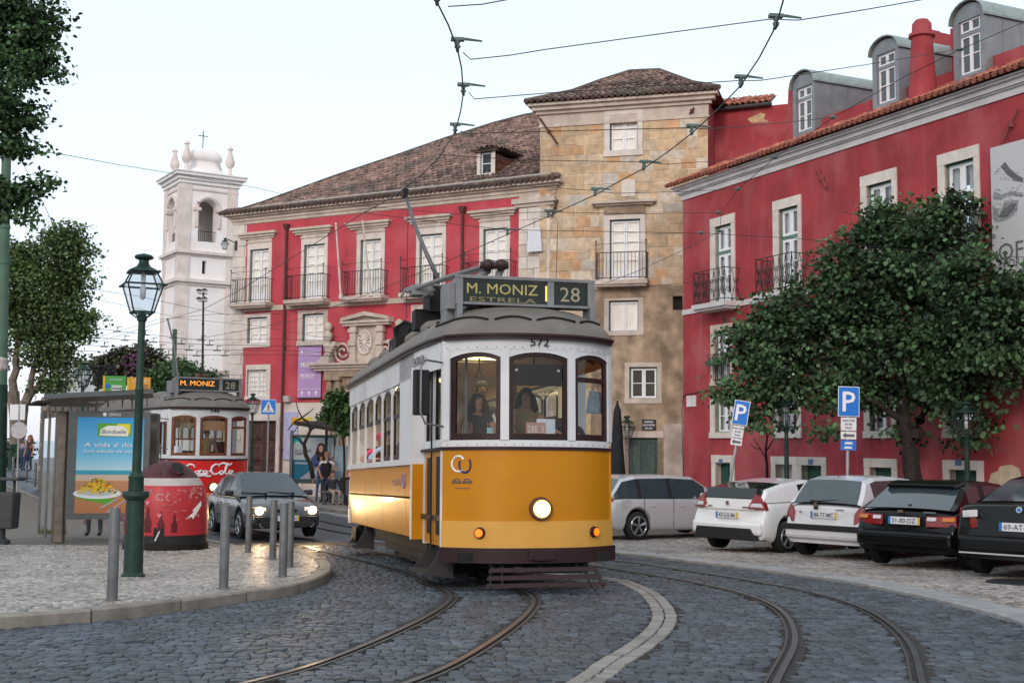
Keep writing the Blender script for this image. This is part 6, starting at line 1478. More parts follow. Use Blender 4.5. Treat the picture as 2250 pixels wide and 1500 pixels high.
    b = MB(); b.prism([(.75, .30, 2.46), (.95, .45, 2.46), (.98, .46, 2.18), (.70, .28, 2.18)], (.02, .08, 0)); b.tube([(.80, .34, 2.46), (.85, .38, 2.6), (.92, .42, 2.46)], .006, 4); B(b, 'hanging_bag', M('striped_bag', (.28, .38, .45), .7, var=.3, scale=12))
m_tan = (.22, .16, .07)
tram1 = make_tram('yellow and white tram number 572 rounding the bend in the foreground, sign M. MONIZ 28', (.36, 15.0), (-.254, .967), math.atan(.032), '572', m_yel, m_yel2, m_wood, 'a', ex1)
q = WM[tram1.name]; thz = math.atan2(q[1][0], q[0][0])
def inT(T, x, y, z): p = WM[T.name]@Vector((x, y, z)); return p
person('long haired woman driver in olive shirt at the middle front window of tram 572', inT(tram1, .04, .82, .93), thz, 1.60, 'stand', (.26, .19, .08), hair=(.025, .014, .01), hairlen=.30, arms=[((-.24, -.16, -.22), (-.20, -.38, -.40)), ((.27, -.20, -.20), (.50, -.38, -.36))], fem=True, headturn=-.3)
person('dark haired woman in a dark top behind the left front window of the yellow tram', inT(tram1, -.53, 1.05, .92), thz+.1, 1.55, 'stand', (.035, .035, .045), hair=(.02, .014, .012), hairlen=.32, arms=[((-.24, -.10, -.24), (-.05, -.30, -.34)), ((.24, -.14, -.24), (.12, -.36, -.34))], fem=True)
person('passenger in dark jacket standing at the right front window of the yellow tram', inT(tram1, .78, 1.35, .80), thz-.2, 1.55, 'stand', (.03, .03, .035), hair=(.03, .02, .02), bare=False, arms=[((-.26, -.22, -.16), (-.12, -.46, -.22)), ((.26, 0, -.26), (.22, -.1, -.48))])
person('tall standing passenger in a grey shirt behind the driver of the yellow tram', inT(tram1, -.35, 1.62, .92), thz, 1.75, 'stand', (.20, .19, .18), hair=(.10, .08, .07))
person('passenger in a pale blue shirt with elbow out of the rearmost open tram windows', inT(tram1, -.86, 6.2, 1.08), thz, 1.5, 'sit', (.34, .44, .62), legs=(.05, .05, .06), bare=False, arms=[((-.40, -.03, -.20), (-.26, -.26, -.20)), ((.30, -.10, -.24), (.22, -.30, -.30))])
person('passenger with pink cap and bare arm at the rear window of tram 572', inT(tram1, -.84, 7.3, 1.08), thz, 1.5, 'sit', (.62, .08, .18), hair=(.6, .08, .2), arms=[((-.40, -.03, -.20), (-.28, -.26, -.22)), ((.30, -.16, -.24), (.22, -.30, -.34))])
# ---------------------------------------------------------------- second tram, red front
def ex2(T, B, yx, strip, front):
    f = lambda x, z: tuple(yx(x, .012)[:2])+(z,)
    # flowing white script on the red front: strokes of a brush, thick and thin
    ST = [[(-.40, .62), (-.44, .80), (-.56, .86), (-.68, .70), (-.72, .40), (-.62, .16), (-.48, .20), (-.40, .34)],
          [(-.30, .40), (-.38, .30), (-.36, .16), (-.27, .16), (-.25, .32), (-.31, .40)], [(-.12, .38), (-.19, .42), (-.24, .28), (-.19, .14), (-.10, .24)],
          [(.02, .38), (-.06, .40), (-.09, .24), (-.04, .14), (.03, .26), (.04, .40), (.03, .16), (.10, .20)], [(.10, .36), (.18, .36)],
          [(.50, .70), (.44, .86), (.32, .84), (.20, .62), (.20, .34), (.30, .14), (.44, .20), (.50, .34)], [(.60, .42), (.52, .32), (.54, .16), (.63, .16), (.65, .32), (.59, .42)],
          [(.72, .20), (.78, .60), (.84, .86), (.80, .90), (.74, .60), (.72, .24), (.78, .14), (.86, .26)], [(.99, .40), (.91, .42), (.88, .26), (.93, .14), (1.0, .26), (1.02, .42), (1.0, .16), (1.06, .20)],
          [(-.46, .22), (-.30, .02), (-.10, .06), (.10, -.02), (.20, .06)], [(.46, .84), (.66, .96), (.84, .80), (1.0, .96)]]
    for s_ in ST:
        b = MB(); pts = spline(s_, 5); n = len(pts); rr = [.012+.020*abs(math.sin(math.pi*i/max(1, n-1)))*(1 if len(s_) > 2 else .4) for i in range(n)]
        b.tube([f(-.08+(p[0]-.15)*.72, 1.28+p[1]*.36) for p in pts], rr, 5); B(b, 'script_stroke', m_wt, smooth=True)
    b = MB(); b.box((-.86, .33, 1.98), (.22, .01, .18)); B(b, 'paper_sheet', M('white_paper', (.72, .72, .8), .7, var=0))
    b = MB(); b.tube([(-.3, 2.2, 3.66), (-.9, 1.4, 3.95), (0, 1.5, 3.98)], .03, 6); b.tube([(.3, 2.6, 3.66), (.6, 1.3, 3.95), (0, 1.4, 4.0)], .03, 6); b.tube([(0, 1.4, 3.98), (.7, 1.6, 3.9), (1.0, 2.2, 3.6)], .02, 6); B(b, 'collector_frame', m_blk, smooth=40)
    b = MB()
    for x in (-.08, .1): b.sphere((x, 1.45, 4.0), .09, 8, 6)
    B(b, 'insulator', m_rst)
    b = MB(); g = lambda u, v, Y: WM[T.name].inverted()@at(u, v, Y); b.tube([g(394, 850, 37), g(383, 760, 38), g(368, 700, 39)], .03, 6); B(b, 'trolley_pole', M('pole_grey', (.14, .14, .15)))
tram2 = make_tram('red and white tram number 546 waiting in the street behind, white script on its front', (-7.95, 33.0), (-.50, .866), 0.0, '546', m_tred, m_yel2, m_wood2, 'b', ex2)
th2 = math.atan2(WM[tram2.name][1][0], WM[tram2.name][0][0])
person('driver in a tan shirt behind the canvas blind of the red tram', inT(tram2, .1, 1.0, .92), th2, 1.62, 'stand', (.35, .24, .12), hair=(.08, .05, .03))
person('passenger in a white shirt at an open side window of the red tram', inT(tram2, -.86, 3.4, .92), th2, 1.6, 'sit', (.62, .62, .66), bare=False)
# ================================================================ CARS
m_tyre = M('tyre_rubber', (.018, .018, .019), .75, var=.15); m_rim = M('alloy_rim', (.40, .41, .43), .3, .8, var=.05); m_well = M('wheel_well', (.008, .008, .009), .9, var=0)
m_cgl = M('car_glass', (.014, .018, .021), .05, var=0, spec=.6, coat=.15); m_cglb = M('car_glass_pale', (.040, .055, .068), .06, var=.1, spec=.8, coat=.3)
m_redl = M('tail_lamp_red', (.22, .006, .008), .15, var=.1, coat=.6); m_clr = M('lamp_clear', (.55, .52, .54), .15, coat=.5); m_amb = M('lamp_amber', (.55, .16, .02), .2, coat=.5)
m_trim = M('black_trim', (.02, .021, .023), .5, var=.1); m_chr = M('chrome', (.6, .6, .62), .15, .9, var=0)
m_plate = M('plate_white', (.62, .65, .70), .4, var=0); m_pblue = M('plate_blue', (.03, .16, .42), .4, var=0); m_pyel = M('plate_yellow', (.70, .45, .04), .4, var=0)
def lerpl(L_, x):
    for (a, b), (c, d) in zip(L_[:-1], L_[1:]):
        if x <= c: return b+(d-b)*max(0, (x-a))/(c-a+1e-9)
    return L_[-1][1]
def make_car(label, O, heading, L, Wd, paint, top, roof, wheels, rw=.31, wins=(), plate='', detail=None, rear_y=.10, tumble=.32, gs=.28, gl=None, roofmat=None, spokes=5, group='cars parked side by side', lower=None):
    """O rear centre on the ground; heading in degrees clockwise from +Y; top = body line, roof = glasshouse line, both (y,z)"""
    h = rad(heading); fx, fy = math.sin(h), math.cos(h); pa = Vector((O[0], O[1])); z0 = Gz(*pa)+.03; pb = pa+Vector((fx, fy))*L
    if group: z0 += .02
    T = thing('car', label, 'car', (pa.x, pa.y, z0), -h, group, math.atan2(Gz(*pb)-Gz(*pa), L)*.9)
    hw = Wd/2; A = rw+.055; gl = gl or m_cgl
    def w(y):
        r = min(1, y/.40); f_ = min(1, (L-y)/.75); return hw*(.90+.10*math.sqrt(max(0, 1-(1-r)**2)))*(.80+.20*math.sqrt(max(0, 1-(1-f_)**2)))
    ys = sorted(set([0, .04, .10, .2, .35, L-.3, L-.15, L-.06, L]+[round(.5+i*(L-.9)/26, 3) for i in range(27)]+[round(c+A*math.cos(g*math.pi/10), 3) for c in wheels for g in range(11)]))
    ys = [y for y in ys if 0 <= y <= L]
    def zl(y):
        z = .20 if .25 < y < L-.25 else .26
        for c in wheels:
            if abs(y-c) < A: z = max(z, rw+math.sqrt(A*A-(y-c)**2))
        return z
    prof = lambda y: lerpl(top, y)
    b = MB(); n = 0; K = 15
    for y in ys:
        W_, zt = w(y), prof(y); z_ = zl(y)
        pts = [(W_*.90, z_), (W_*.985, z_+.035), (W_, max(.44, z_+.06)), (W_*1.0, max(.60, z_+.09)), (W_*.985, max(zt-.16, z_+.12)), (W_*.955, zt-.045), (W_*.90, zt), (0, zt+.02)]
        full = [(x, z) for x, z in pts]+[(-x, z) for x, z in reversed(pts[:-1])]
        for x, z in full:
            yy = y
            if y < .3 and z > .60: yy = y+rear_y*(1-y/.3)*min(1, (z-.60)/.1)
            if y > L-.4 and z > .5: yy = y-.16*((y-(L-.4))/.4)*min(1, (z-.5)/.25)
            if y < .1 and z < .32: yy += .05
            b.v.append((x, yy, z))
    m = len(ys)
    for i in range(m-1):
        for k in range(K-1): a = i*K+k; b.f.append((a, a+1, a+K+1, a+K)); b.m.append(0)
    b.f += [tuple(range(K)), tuple(reversed(range((m-1)*K, m*K)))]; b.m += [0, 0]
    bo = b.build('body', paint, T, smooth=True); sb = bo.modifiers.new('round', 'SUBSURF'); sb.levels = sb.render_levels = 1
    b = MB(); b.box((0, .045, .46), (Wd*.93, .17, .25)); b.build('rear_bumper', lower or paint, T, bevel=.06)
    b = MB(); b.box((0, L/2, .38), (Wd*.80, L*.86, .30)); b.build('floor_pan', m_well, T)
    # glasshouse
    g0, g1 = roof[0][0], roof[-1][0]; gy = sorted(set([round(g0+(g1-g0)*i/30, 3) for i in range(31)]+[p[0] for p in roof]))
    rf, sg_, wg, pb_ = MB(), MB(), MB(), MB(); rows = []
    for y in gy:
        bl = prof(y)-.01; zt = max(lerpl(roof, y), bl+.005); wb = w(y)*.915; wr = wb-(zt-bl)*tumble; e_ = min(.06, (zt-bl)*.3)
        rows.append([(wb, y, bl), (wr+.02, y, zt-e_), (wr-.06, y, zt), (wr*.5, y, zt+.015), (0, y, zt+.02)])
    for i in range(len(gy)-1):
        ym = (gy[i]+gy[i+1])/2; sl = abs((lerpl(roof, gy[i+1])-lerpl(roof, gy[i]))/(gy[i+1]-gy[i])); ht = lerpl(roof, ym)-prof(ym)
        for sd in (1, -1):
            R0 = [(p[0]*sd, p[1], p[2]) for p in rows[i]]; R1 = [(p[0]*sd, p[1], p[2]) for p in rows[i+1]]
            isw = any(a < ym < c for a, c in wins) and ht > .10
            (sg_ if isw else (pb_ if wins and wins[0][0] < ym < wins[-1][1] and ht > .1 else rf)).quad(R0[0], R1[0], R1[1], R0[1]); rf.quad(R0[1], R1[1], R1[2], R0[2])
            tgt = wg if sl > gs else rf
            for k in (2, 3): tgt.quad(R0[k], R1[k], R1[k+1], R0[k+1])
    rf.build('roof', roofmat or paint, T, smooth=30, fix=True)
    if pb_.v: pb_.build('door_pillars', m_trim, T, smooth=30)
 
    for q_, nm_ in ((sg_, 'side_glass'), (wg, 'windscreen')):
        cl_ = {}
        for f_ in q_.f:
            c_ = [sum(q_.v[i][k] for i in f_)/len(f_) for k in (0, 1)]
            kk = ((c_[0] > 0), next((i for i, (a, c) in enumerate(wins) if a < c_[1] < c), 9)) if q_ is sg_ else (c_[1] > (g0+g1)/2)
            cl_.setdefault(kk, []).append(f_)
        for fs_ in cl_.values():
            b = MB(); b.v = q_.v; b.f = fs_; b.m = [0]*len(fs_); b.v = [tuple(v) for v in b.v]
            us_ = sorted({i for f_ in fs_ for i in f_}); mp_ = {i: j for j, i in enumerate(us_)}; b.v = [b.v[i] for i in us_]; b.f = [tuple(mp_[i] for i in f_) for f_ in fs_]
            b.build(nm_, gl, T, smooth=30)
    for c in wheels:
        for sd in (-1, 1):
            x0 = sd*(hw-.02); wt = bpy.data.objects.new('wheel', None); link(wt, T, local=Matrix.Translation((x0-sd*.09, c, rw)))
            b = MB(); b.tube([(-.10, 0, 0), (-.08, 0, 0), (.08, 0, 0), (.10, 0, 0)], [rw*.9, rw, rw, rw*.9], 24); b.build('tyre', m_tyre, wt, smooth=35)
            b = MB(); rr = rw*.66; b.tube([(sd*.098, 0, 0), (sd*.104, 0, 0)], rr*.98, 20, mi=1); 
            b.tube([(sd*.106, rr*math.cos(g*math.pi/12), rr*math.sin(g*math.pi/12)) for g in range(25)], .016, 6, mi=0)
            b.disc((sd*.112, 0, 0), (1, 0, 0), .045, .02, 10, mi=0)
            for q in range(spokes):
                a = 2*math.pi*q/spokes+.3
                for da in (-.09, .09): b.tube([(sd*.110, .03*math.cos(a), .03*math.sin(a)), (sd*.112, rr*math.cos(a+da), rr*math.sin(a+da))], .017, 5, mi=0)
            b.build('rim', [m_rim, m_well], wt, smooth=30)
    if wins: 
        for sd in (-1, 1):
            b = MB(); y_ = wins[-1][1]-.12; b.box((sd*(w(y_)+.06), y_, prof(y_)+.06), (.20, .12, .13)); b.build('door_mirror', paint if paint != m_trim else m_trim, T, bevel=.03)
            for a, c in wins[-2:]:
                b = MB(); X_ = sd*(hw+.002); b.box((X_*.985, a+.22, prof(a)-.19), (.03, .18, .028)); b.build('door_handle', paint, T, bevel=.008)
                b = MB(); b.box((X_*.995, a-.03, .62), (.006, .008, .70)); b.build('door_seam', m_well, T)
    def pl_(y, z, s_, back=True, right=None):
        d = -1 if back else 1; b = MB(); b.box((0, y, z), (.52, .012, .115)); p = b.build('number_plate', m_plate, T)
        b = MB(); b.box((-.24*-d if not back else -.24, y+d*.008, z), (.04, .004, .115)); b.build('plate_band', m_pblue, p)
        b = MB(); b.box((.24 if back else .24*-d*-1*-1, y+d*.008, z), (.04, .004, .115)); b.build('plate_band', m_pyel, p)
        write('lettering', s_, m_ink, p, ((0 if right is None else right), y+d*.010, z), (1 if back else -1, 0, 0), (0, 0, 1), w=.39 if right is None else .2, h=.075, bold=.008, world=False)
    T['_'] = 0; del T['_']
    if detail: detail(T, lambda mb, name, mat, **kw: mb.build(name, mat, T, **kw), pl_, w, prof)
    return T
def origin(u, v, heading, lx, ly):
    p = gp(u, v, .03); h = rad(heading); f = Vector((math.sin(h), math.cos(h))); r = Vector((f.y, -f.x)); q = Vector((p.x, p.y))-r*lx-f*ly; return (q.x, q.y)
def lamp(B, mat, pts, th=.03, nm='tail_lamp', y=.06, both=True, sgn=-1):
    for sd in ((1, -1) if both else (1,)):
        b = MB(); b.prism([(sd*x, y+dy, z) for x, z, dy in pts], (0, sgn*th, 0)); B(b, nm, mat, bevel=.012)
def wiper(B, a, c): b = MB(); b.tube([a, c], .012, 5); b.box(a, (.05, .05, .05)); B(b, 'wiper', m_trim)
m_pw = M('paint_white', (.76, .77, .78), .25, var=.03, coat=.8); m_pg = M('paint_pale_silver', (.60, .62, .66), .28, 0, var=.03, coat=.8); m_pk = M('paint_black', (.004, .005, .006), .22, var=.1, coat=.06, spec=.3)
m_ps = M('paint_silver', (.50, .50, .53), .3, .2, var=.03, coat=.8); m_pf = M('paint_slate', (.030, .037, .047), .25, .3, var=.05, coat=.9)
def d_wag(T, B, P, w, pr):
    lamp(B, m_redl, [(.60, .70, .02), (.86, .70, .12), (.84, .94, .14), (.62, .92, .06)]); P(.08, .78, '27-LG-14')
    b = MB(); b.box((.905, .52, .80), (.006, .24, .20)); B(b, 'fuel_flap', m_ps, bevel=.004)
make_car('silver estate car with five spoke wheels parked just right of the yellow tram', origin(1397, 1187, 58, .80, .86), 58, 4.52, 1.82, m_ps, [(0, .93), (.5, .95), (3.3, .93), (3.6, .90), (4.3, .74), (4.52, .62)], [(.12, .95), (.50, 1.36), (.9, 1.43), (1.9, 1.445), (2.6, 1.41), (3.45, .93)], (.86, 3.62), .32, ((.28, .95), (1.05, 1.80), (1.90, 2.85)), detail=d_wag, spokes=5, gl=m_cglb)
def d_crz(T, B, P, w, pr):
    b = MB(); b.hexa([(-.62, .055, .80), (.62, .055, .80), (.60, .12, .80), (-.60, .12, .80)], [(-.58, .10, 1.02), (.58, .10, 1.02), (.56, .2, 1.02), (-.56, .2, 1.02)]); B(b, 'tailgate_lip', m_pw, bevel=.03)
    b = MB(); b.hexa([(-.60, .085, 1.03), (.60, .085, 1.03), (.60, .2, 1.03), (-.60, .2, 1.03)], [(-.58, .20, 1.22), (.58, .20, 1.22), (.58, .3, 1.22), (-.58, .3, 1.22)]); B(b, 'lower_rear_glass', m_cgl)
    lamp(B, m_redl, [(.50, .84, .02), (.85, .82, .14), (.76, 1.0, .16), (.60, 1.12, .14)], .10); lamp(B, m_clr, [(.55, .87, .02), (.80, .86, .12), (.74, .94, .13), (.58, .94, .06)], .105)
    P(.025, .70, '47-LG-86'); b = MB(); b.hexa([(-.74, -.05, .24), (.74, -.05, .24), (.74, .1, .24), (-.74, .1, .24)], [(-.68, -.06, .47), (.60, -.06, .47), (.60, .1, .47), (-.68, .1, .47)]); B(b, 'diffuser', m_trim, bevel=.02)
    b = MB(); b.box((0, .04, .93), (.07, .02, .07)); B(b, 'badge', m_chr); b = MB(); b.box((.42, .045, .86), (.16, .01, .022)); b.box((-.45, .045, .86), (.16, .01, .022)); B(b, 'model_script', m_chr)
make_car('white wedge shaped hatchback with black glass roof, plate 47-LG-86', origin(1580, 1207, 47, -.76, .78), 47, 4.08, 1.74, m_pw, [(0, .80), (.08, .96), (1.2, .99), (2.2, .95), (3.1, .88), (3.9, .68), (4.08, .58)], [(.12, 1.0), (.32, 1.20), (.9, 1.31), (1.7, 1.39), (2.3, 1.37), (3.2, .90)], (.78, 3.20), .31, ((1.35, 2.75),), detail=d_crz, roofmat=m_pw, tumble=.38, gs=.11)
def d_cor(T, B, P, w, pr):
    lamp(B, m_redl, [(.60, .62, .01), (.79, .62, .10), (.80, .80, .12), (.74, .92, .12), (.66, .90, .08), (.60, .80, .04)], .05)
    b = MB(); b.box((0, -.035, .54), (1.52, .07, .10)); b.box((.80, .25, .54), (.03, .55, .09)); b.box((-.80, .25, .54), (.03, .55, .09)); B(b, 'bumper_strip', m_trim, bevel=.02)
    P(.055, .76, '88-77-MC'); b = MB(); b.box((-.16, .06, .92), (.09, .04, .13)); B(b, 'badge', m_trim, bevel=.03); b = MB(); b.disc((-.16, .038, .93), (0, 1, 0), .035, .01); B(b, 'emblem', m_chr)
    wiper(B, (-.25, .09, .99), (.32, .16, 1.03)); b = MB(); b.box((.32, .045, .86), (.16, .01, .014)); B(b, 'model_script', m_trim); b = MB(); b.box((-.46, .045, .80), (.06, .012, .02)); B(b, 'lock', m_chr)
    b = MB(); b.tube([(.0, .55, 1.42), (.02, .40, 1.72)], .006, 4); B(b, 'aerial', m_trim)
make_car('small rounded pale grey hatchback with dark bumper strip, plate 88-77-MC', origin(1777, 1223, 46, -.66, .62), 46, 3.73, 1.61, m_pg, [(0, .90), (.3, .95), (2.7, .93), (3.4, .74), (3.73, .60)], [(.10, .96), (.42, 1.36), (.75, 1.43), (1.5, 1.45), (2.1, 1.41), (2.85, .92)], (.62, 3.06), .275, ((.55, 1.25), (1.35, 2.35)), detail=d_cor, gl=m_cglb, spokes=6)
def d_civ(T, B, P, w, pr):
    lamp(B, m_redl, [(.36, .66, .00), (.82, .66, .10), (.80, .84, .12), (.36, .82, .02)], .05); lamp(B, m_clr, [(.38, .75, -.01), (.52, .75, .0), (.52, .81, .02), (.38, .81, .01)], .05, 'reversing_lamp'); lamp(B, m_amb, [(.62, .75, .01), (.80, .75, .08), (.79, .82, .10), (.62, .81, .04)], .055, 'turn_lamp')
    P(.03, .74, '31-80-DZ'); b = MB(); b.hexa([(-.60, .62, 1.25), (.60, .62, 1.25), (.62, .95, 1.32), (-.62, .95, 1.32)], [(-.55, .58, 1.30), (.55, .58, 1.30), (.6, .98, 1.365), (-.6, .98, 1.365)]); B(b, 'roof_spoiler', m_pk, bevel=.02)
    wiper(B, (.02, .22, .97), (-.34, .26, .98)); b = MB(); b.box((-.08, .08, .88), (.09, .012, .045)); B(b, 'badge', m_chr); b = MB(); b.box((.40, .075, .88), (.20, .008, .025)); B(b, 'model_script', M('dull_chrome', (.2, .2, .22), .4, .5))
    b = MB(); b.box((0, -.015, .50), (1.56, .06, .02)); B(b, 'bumper_edge', m_pk, bevel=.01)
make_car('black hatchback with small roof spoiler, plate 31-80-DZ, between grey hatchback and black saloon', origin(1940, 1242, 44, -.72, .74), 44, 4.07, 1.70, m_pk, [(0, .86), (.2, .91), (2.9, .90), (3.6, .74), (4.07, .58)], [(.14, .92), (.75, 1.28), (1.05, 1.35), (1.8, 1.365), (2.3, 1.33), (3.1, .90)], (.74, 3.31), .30, ((.75, 1.25), (1.38, 2.5)), detail=d_civ, gl=m_cglb, tumble=.34)
def d_bmw(T, B, P, w, pr):
    lamp(B, m_redl, [(.58, .68, .0), (.89, .68, .16), (.88, .96, .20), (.60, .94, .06)], .05); lamp(B, m_clr, [(.56, .84, -.01), (.80, .82, .08), (.82, .92, .12), (.58, .94, .04)], .055, 'reversing_lamp')
    P(.03, .72, '69-AT-85'); b = MB(); b.disc((0, .075, .96), (0, 1, -.2), .042, .012, 16); B(b, 'roundel', m_chr); b = MB(); b.disc((0, .066, .96), (0, 1, -.2), .030, .012, 16); B(b, 'roundel_centre', m_pblue)
    write('lettering', '3', m_chr, T, (.42, .068, .93), (1, 0, 0), (0, 0, 1), h=.045, world=False)
    b = MB(); b.box((0, -.02, .34), (1.62, .03, .02)); B(b, 'bumper_chrome', m_ps)
bmw = make_car('black saloon cut by the right edge, plate 69-AT-85', origin(2165, 1265, 42, -.76, .80), 42, 4.52, 1.82, m_pk, [(0, .98), (.15, 1.03), (.9, 1.04), (1.5, .97), (3.4, .95), (4.2, .74), (4.52, .60)], [(.72, 1.05), (1.5, 1.37), (1.9, 1.42), (2.5, 1.42), (2.8, 1.39), (3.55, .97)], (.80, 3.56), .32, ((1.35, 2.1), (2.2, 3.1)), detail=d_bmw, gl=m_cglb)
def d_fiat(T, B, P, w, pr):
    L = 4.2
    b = MB(); b.box((0, L-.05, .44), (1.42, .10, .12)); b.box((0, L-.0, .33), (1.2, .05, .12)); B(b, 'bumper_trim', m_trim, bevel=.02)
    for sd in (1, -1):
        b = MB(); b.hexa([(sd*.44, L-.10, .57), (sd*.74, L-.22, .57), (sd*.72, L-.30, .57), (sd*.44, L-.2, .57)][::sd], [(sd*.44, L-.14, .69), (sd*.74, L-.27, .70), (sd*.72, L-.34, .70), (sd*.44, L-.24, .69)][::sd]); hl = B(b, 'headlight', m_clr)
        b = MB(); c = Vector((sd*.60, L-.07, .625)); b.disc(c, (sd*.15, 1, .1), .085, .05, 16); b.build('headlight_bulb', emit('headlight_glow', (1, .62, .25), 30), hl)
        l = bpy.data.objects.new('headlight_beam', bpy.data.lights.new('headlight_beam', 'SPOT')); l.data.energy = 140; l.data.color = (1, .68, .34); l.data.spot_size = rad(95); l.data.spot_blend = .9; l.data.shadow_soft_size = .06
        link(l, T, local=Matrix.Translation(c+Vector((0, .05, 0)))@Vector((0, -1, .06)).to_track_quat('Z', 'Y').to_matrix().to_4x4())
        b = MB(); b.disc((sd*.55, L+.01, .32), (0, 1, 0), .055, .02, 14); B(b, 'fog_lamp', m_clr)
    b = MB(); b.box((0, L-.10, .62), (.52, .06, .07)); B(b, 'grille', m_trim, bevel=.02); b = MB(); b.box((0, L-.06, .655), (.48, .03, .012)); B(b, 'grille_bar', m_chr)
    P(L+.03, .46, '1-HN', False, -.10)
    for x0 in (-.45, .18): wiper(B, (x0, 3.10, .97), (x0+.55, 3.02, 1.0))
    b = MB(); b.tube([(0, 2.0, 1.44), (0, 1.95, 1.52)], .008, 4); B(b, 'aerial', m_trim)
h = 180+math.degrees(math.atan2(-.37, .93)); fO = gp(630, 1187); bdir = Vector((-.45, .893)).normalized()
fiat = make_car('slate grey saloon with lit headlights driving behind the grey posts', (fO.x+bdir.x*4.2, fO.y+bdir.y*4.2), 180-26.7, 4.2, 1.74, m_pf, [(0, .92), (.7, .96), (1.2, .93), (3.0, .92), (3.7, .80), (4.05, .70), (4.2, .58)], [(.55, .96), (1.05, 1.33), (1.6, 1.43), (2.2, 1.41), (3.15, .91)], (.85, 3.38), .30, ((.8, 1.35), (1.45, 2.05), (2.15, 2.85)), detail=d_fiat, gl=M('windscreen_blue', (.025, .042, .058), .06, var=.2, spec=.6, coat=.1), group=None)
# ================================================================ STREET FURNITURE
m_grn = M('lamp_green', (.018, .045, .036), .5, .2, var=.2, scale=8); m_pole = M('tram_pole_green', (.075, .15, .105), .55, var=.2, scale=3, stain=.3, scol=(.13, .16, .13))
m_lgl = glass('lantern_glass', (.80, .82, .84), .7); m_post = M('bollard_grey', (.13, .135, .14), .55, .3, var=.2, scale=7, bump=.15); m_steel = M('galvanised_steel', (.33, .34, .36), .45, .4, var=.15)
def lantern(T, z, rot, k=1., bulb=True, dx=0, dy=0):
    def P4(h, zz): return [(dx+h*k*1.414*math.cos(rot+math.pi/4+i*math.pi/2), dy+h*k*1.414*math.sin(rot+math.pi/4+i*math.pi/2), z+zz*k) for i in range(4)]
    b = MB(); lv = [(.125, .06), (.215, .40), (.14, .57)]; pts = [P4(*l) for l in lv]
    for i in range(4):
        for a, c in zip(pts[:-1], pts[1:]): b.tube([a[i], c[i]], .011*k, 5)
    for (h, zz), o in zip(lv, (.0, .03, .03)): q = P4(h+o, zz); [b.tube([q[i], q[(i+1) % 4]], .013*k, 5) for i in range(4)]; [b.sphere(q[i], .018*k, 6, 4) for i in range(4)]
    for i in range(4): q = pts[0][i]; b.tube([q, ((q[0]+dx)/2, (q[1]+dy)/2, z+.0), (dx, dy, z+.03*k)], .010*k, 5)
    b.build('lantern_frame', m_grn, T)
    b = MB()
    for i in range(4):
        for a, c in zip(pts[:-1], pts[1:]): b.quad(a[i], a[(i+1) % 4], c[(i+1) % 4], c[i])
    b.build('lantern_glass', m_lgl, T, fix=False)
    b = MB(); b.lathe([(.20*k, 0), (.17*k, .03*k), (.09*k, .07*k), (.065*k, .11*k), (.06*k, .15*k), (.11*k, .17*k), (.12*k, .19*k), (.10*k, .215*k), (.02*k, .235*k)], (dx, dy, z+.57*k), 14); b.build('lantern_cap', m_grn, T, smooth=40)
    b = MB(); b.lathe([(.015*k, 0), (.035*k, .03*k), (.04*k, .14*k), (.02*k, .2*k)], (dx, dy, z+.22*k), 8); b.tube([(dx, dy, z+.42*k), (dx, dy, z+.57*k)], .03*k, 6); b.build('bulb', M('frosted_bulb', (.75, .76, .74), .3), T, smooth=40)
def street_lamp(label, x, y, H, off=.1, rot=.45, detail=True):
    T = thing('street_lamp', label, 'street lamp', (x, y, Gz(x, y)+off), group='old green street lamps'); k = H/4.0
    b = MB(); b.lathe([(.145, 0), (.145, .04), (.118, .07), (.112, .95), (.155, .99), (.165, 1.01), (.16, 1.06), (.095, 1.07), (.092, 1.22), (.10, 1.24), (.078, 1.27), (.066, 1.30)], n=20); b.build('pedestal', m_grn, T, smooth=30)
    b = MB(); b.lathe([(.058, 1.30), (.05, 2.3), (.056, 2.32), (.046, 2.36), (.044, H-.86), (.062, H-.84), (.066, H-.80), (.045, H-.76), (.03, H-.72)], n=14)
    b.build('post', m_grn, T, smooth=30); lantern(T, H-.80, rot); return T
p = gp(292, 1268, .105); street_lamp('tall green four sided lantern on a post standing in front of the red bottle bank', p.x, p.y, 4.03)
def lamp_px(label, u, v, Y, rot=.3, off=.04): q = at(u, v, Y); g = Gz(q.x, q.y)+off; return street_lamp(label, q.x, q.y, q.z-g, off, rot)
lamp_px('street lamp rising behind the roof of the left bus shelter', 185, 795, 38); lamp_px('small far street lamp at the left edge beside the green tram pole', 31, 848, 58)
lamp_px('street lamp between the red tram and the blue crossing sign', 556, 864, 47, .5); lamp_px('street lamp behind the right hand shelter, partly covered by leaves', 719, 880, 43.5)
lamp_px('street lamp between the two parking signs, under the large tree', 1727, 868, 28.4, .5); lamp_px('street lamp half hidden in foliage right of the tree trunk', 2122, 882, 25.9, .2)
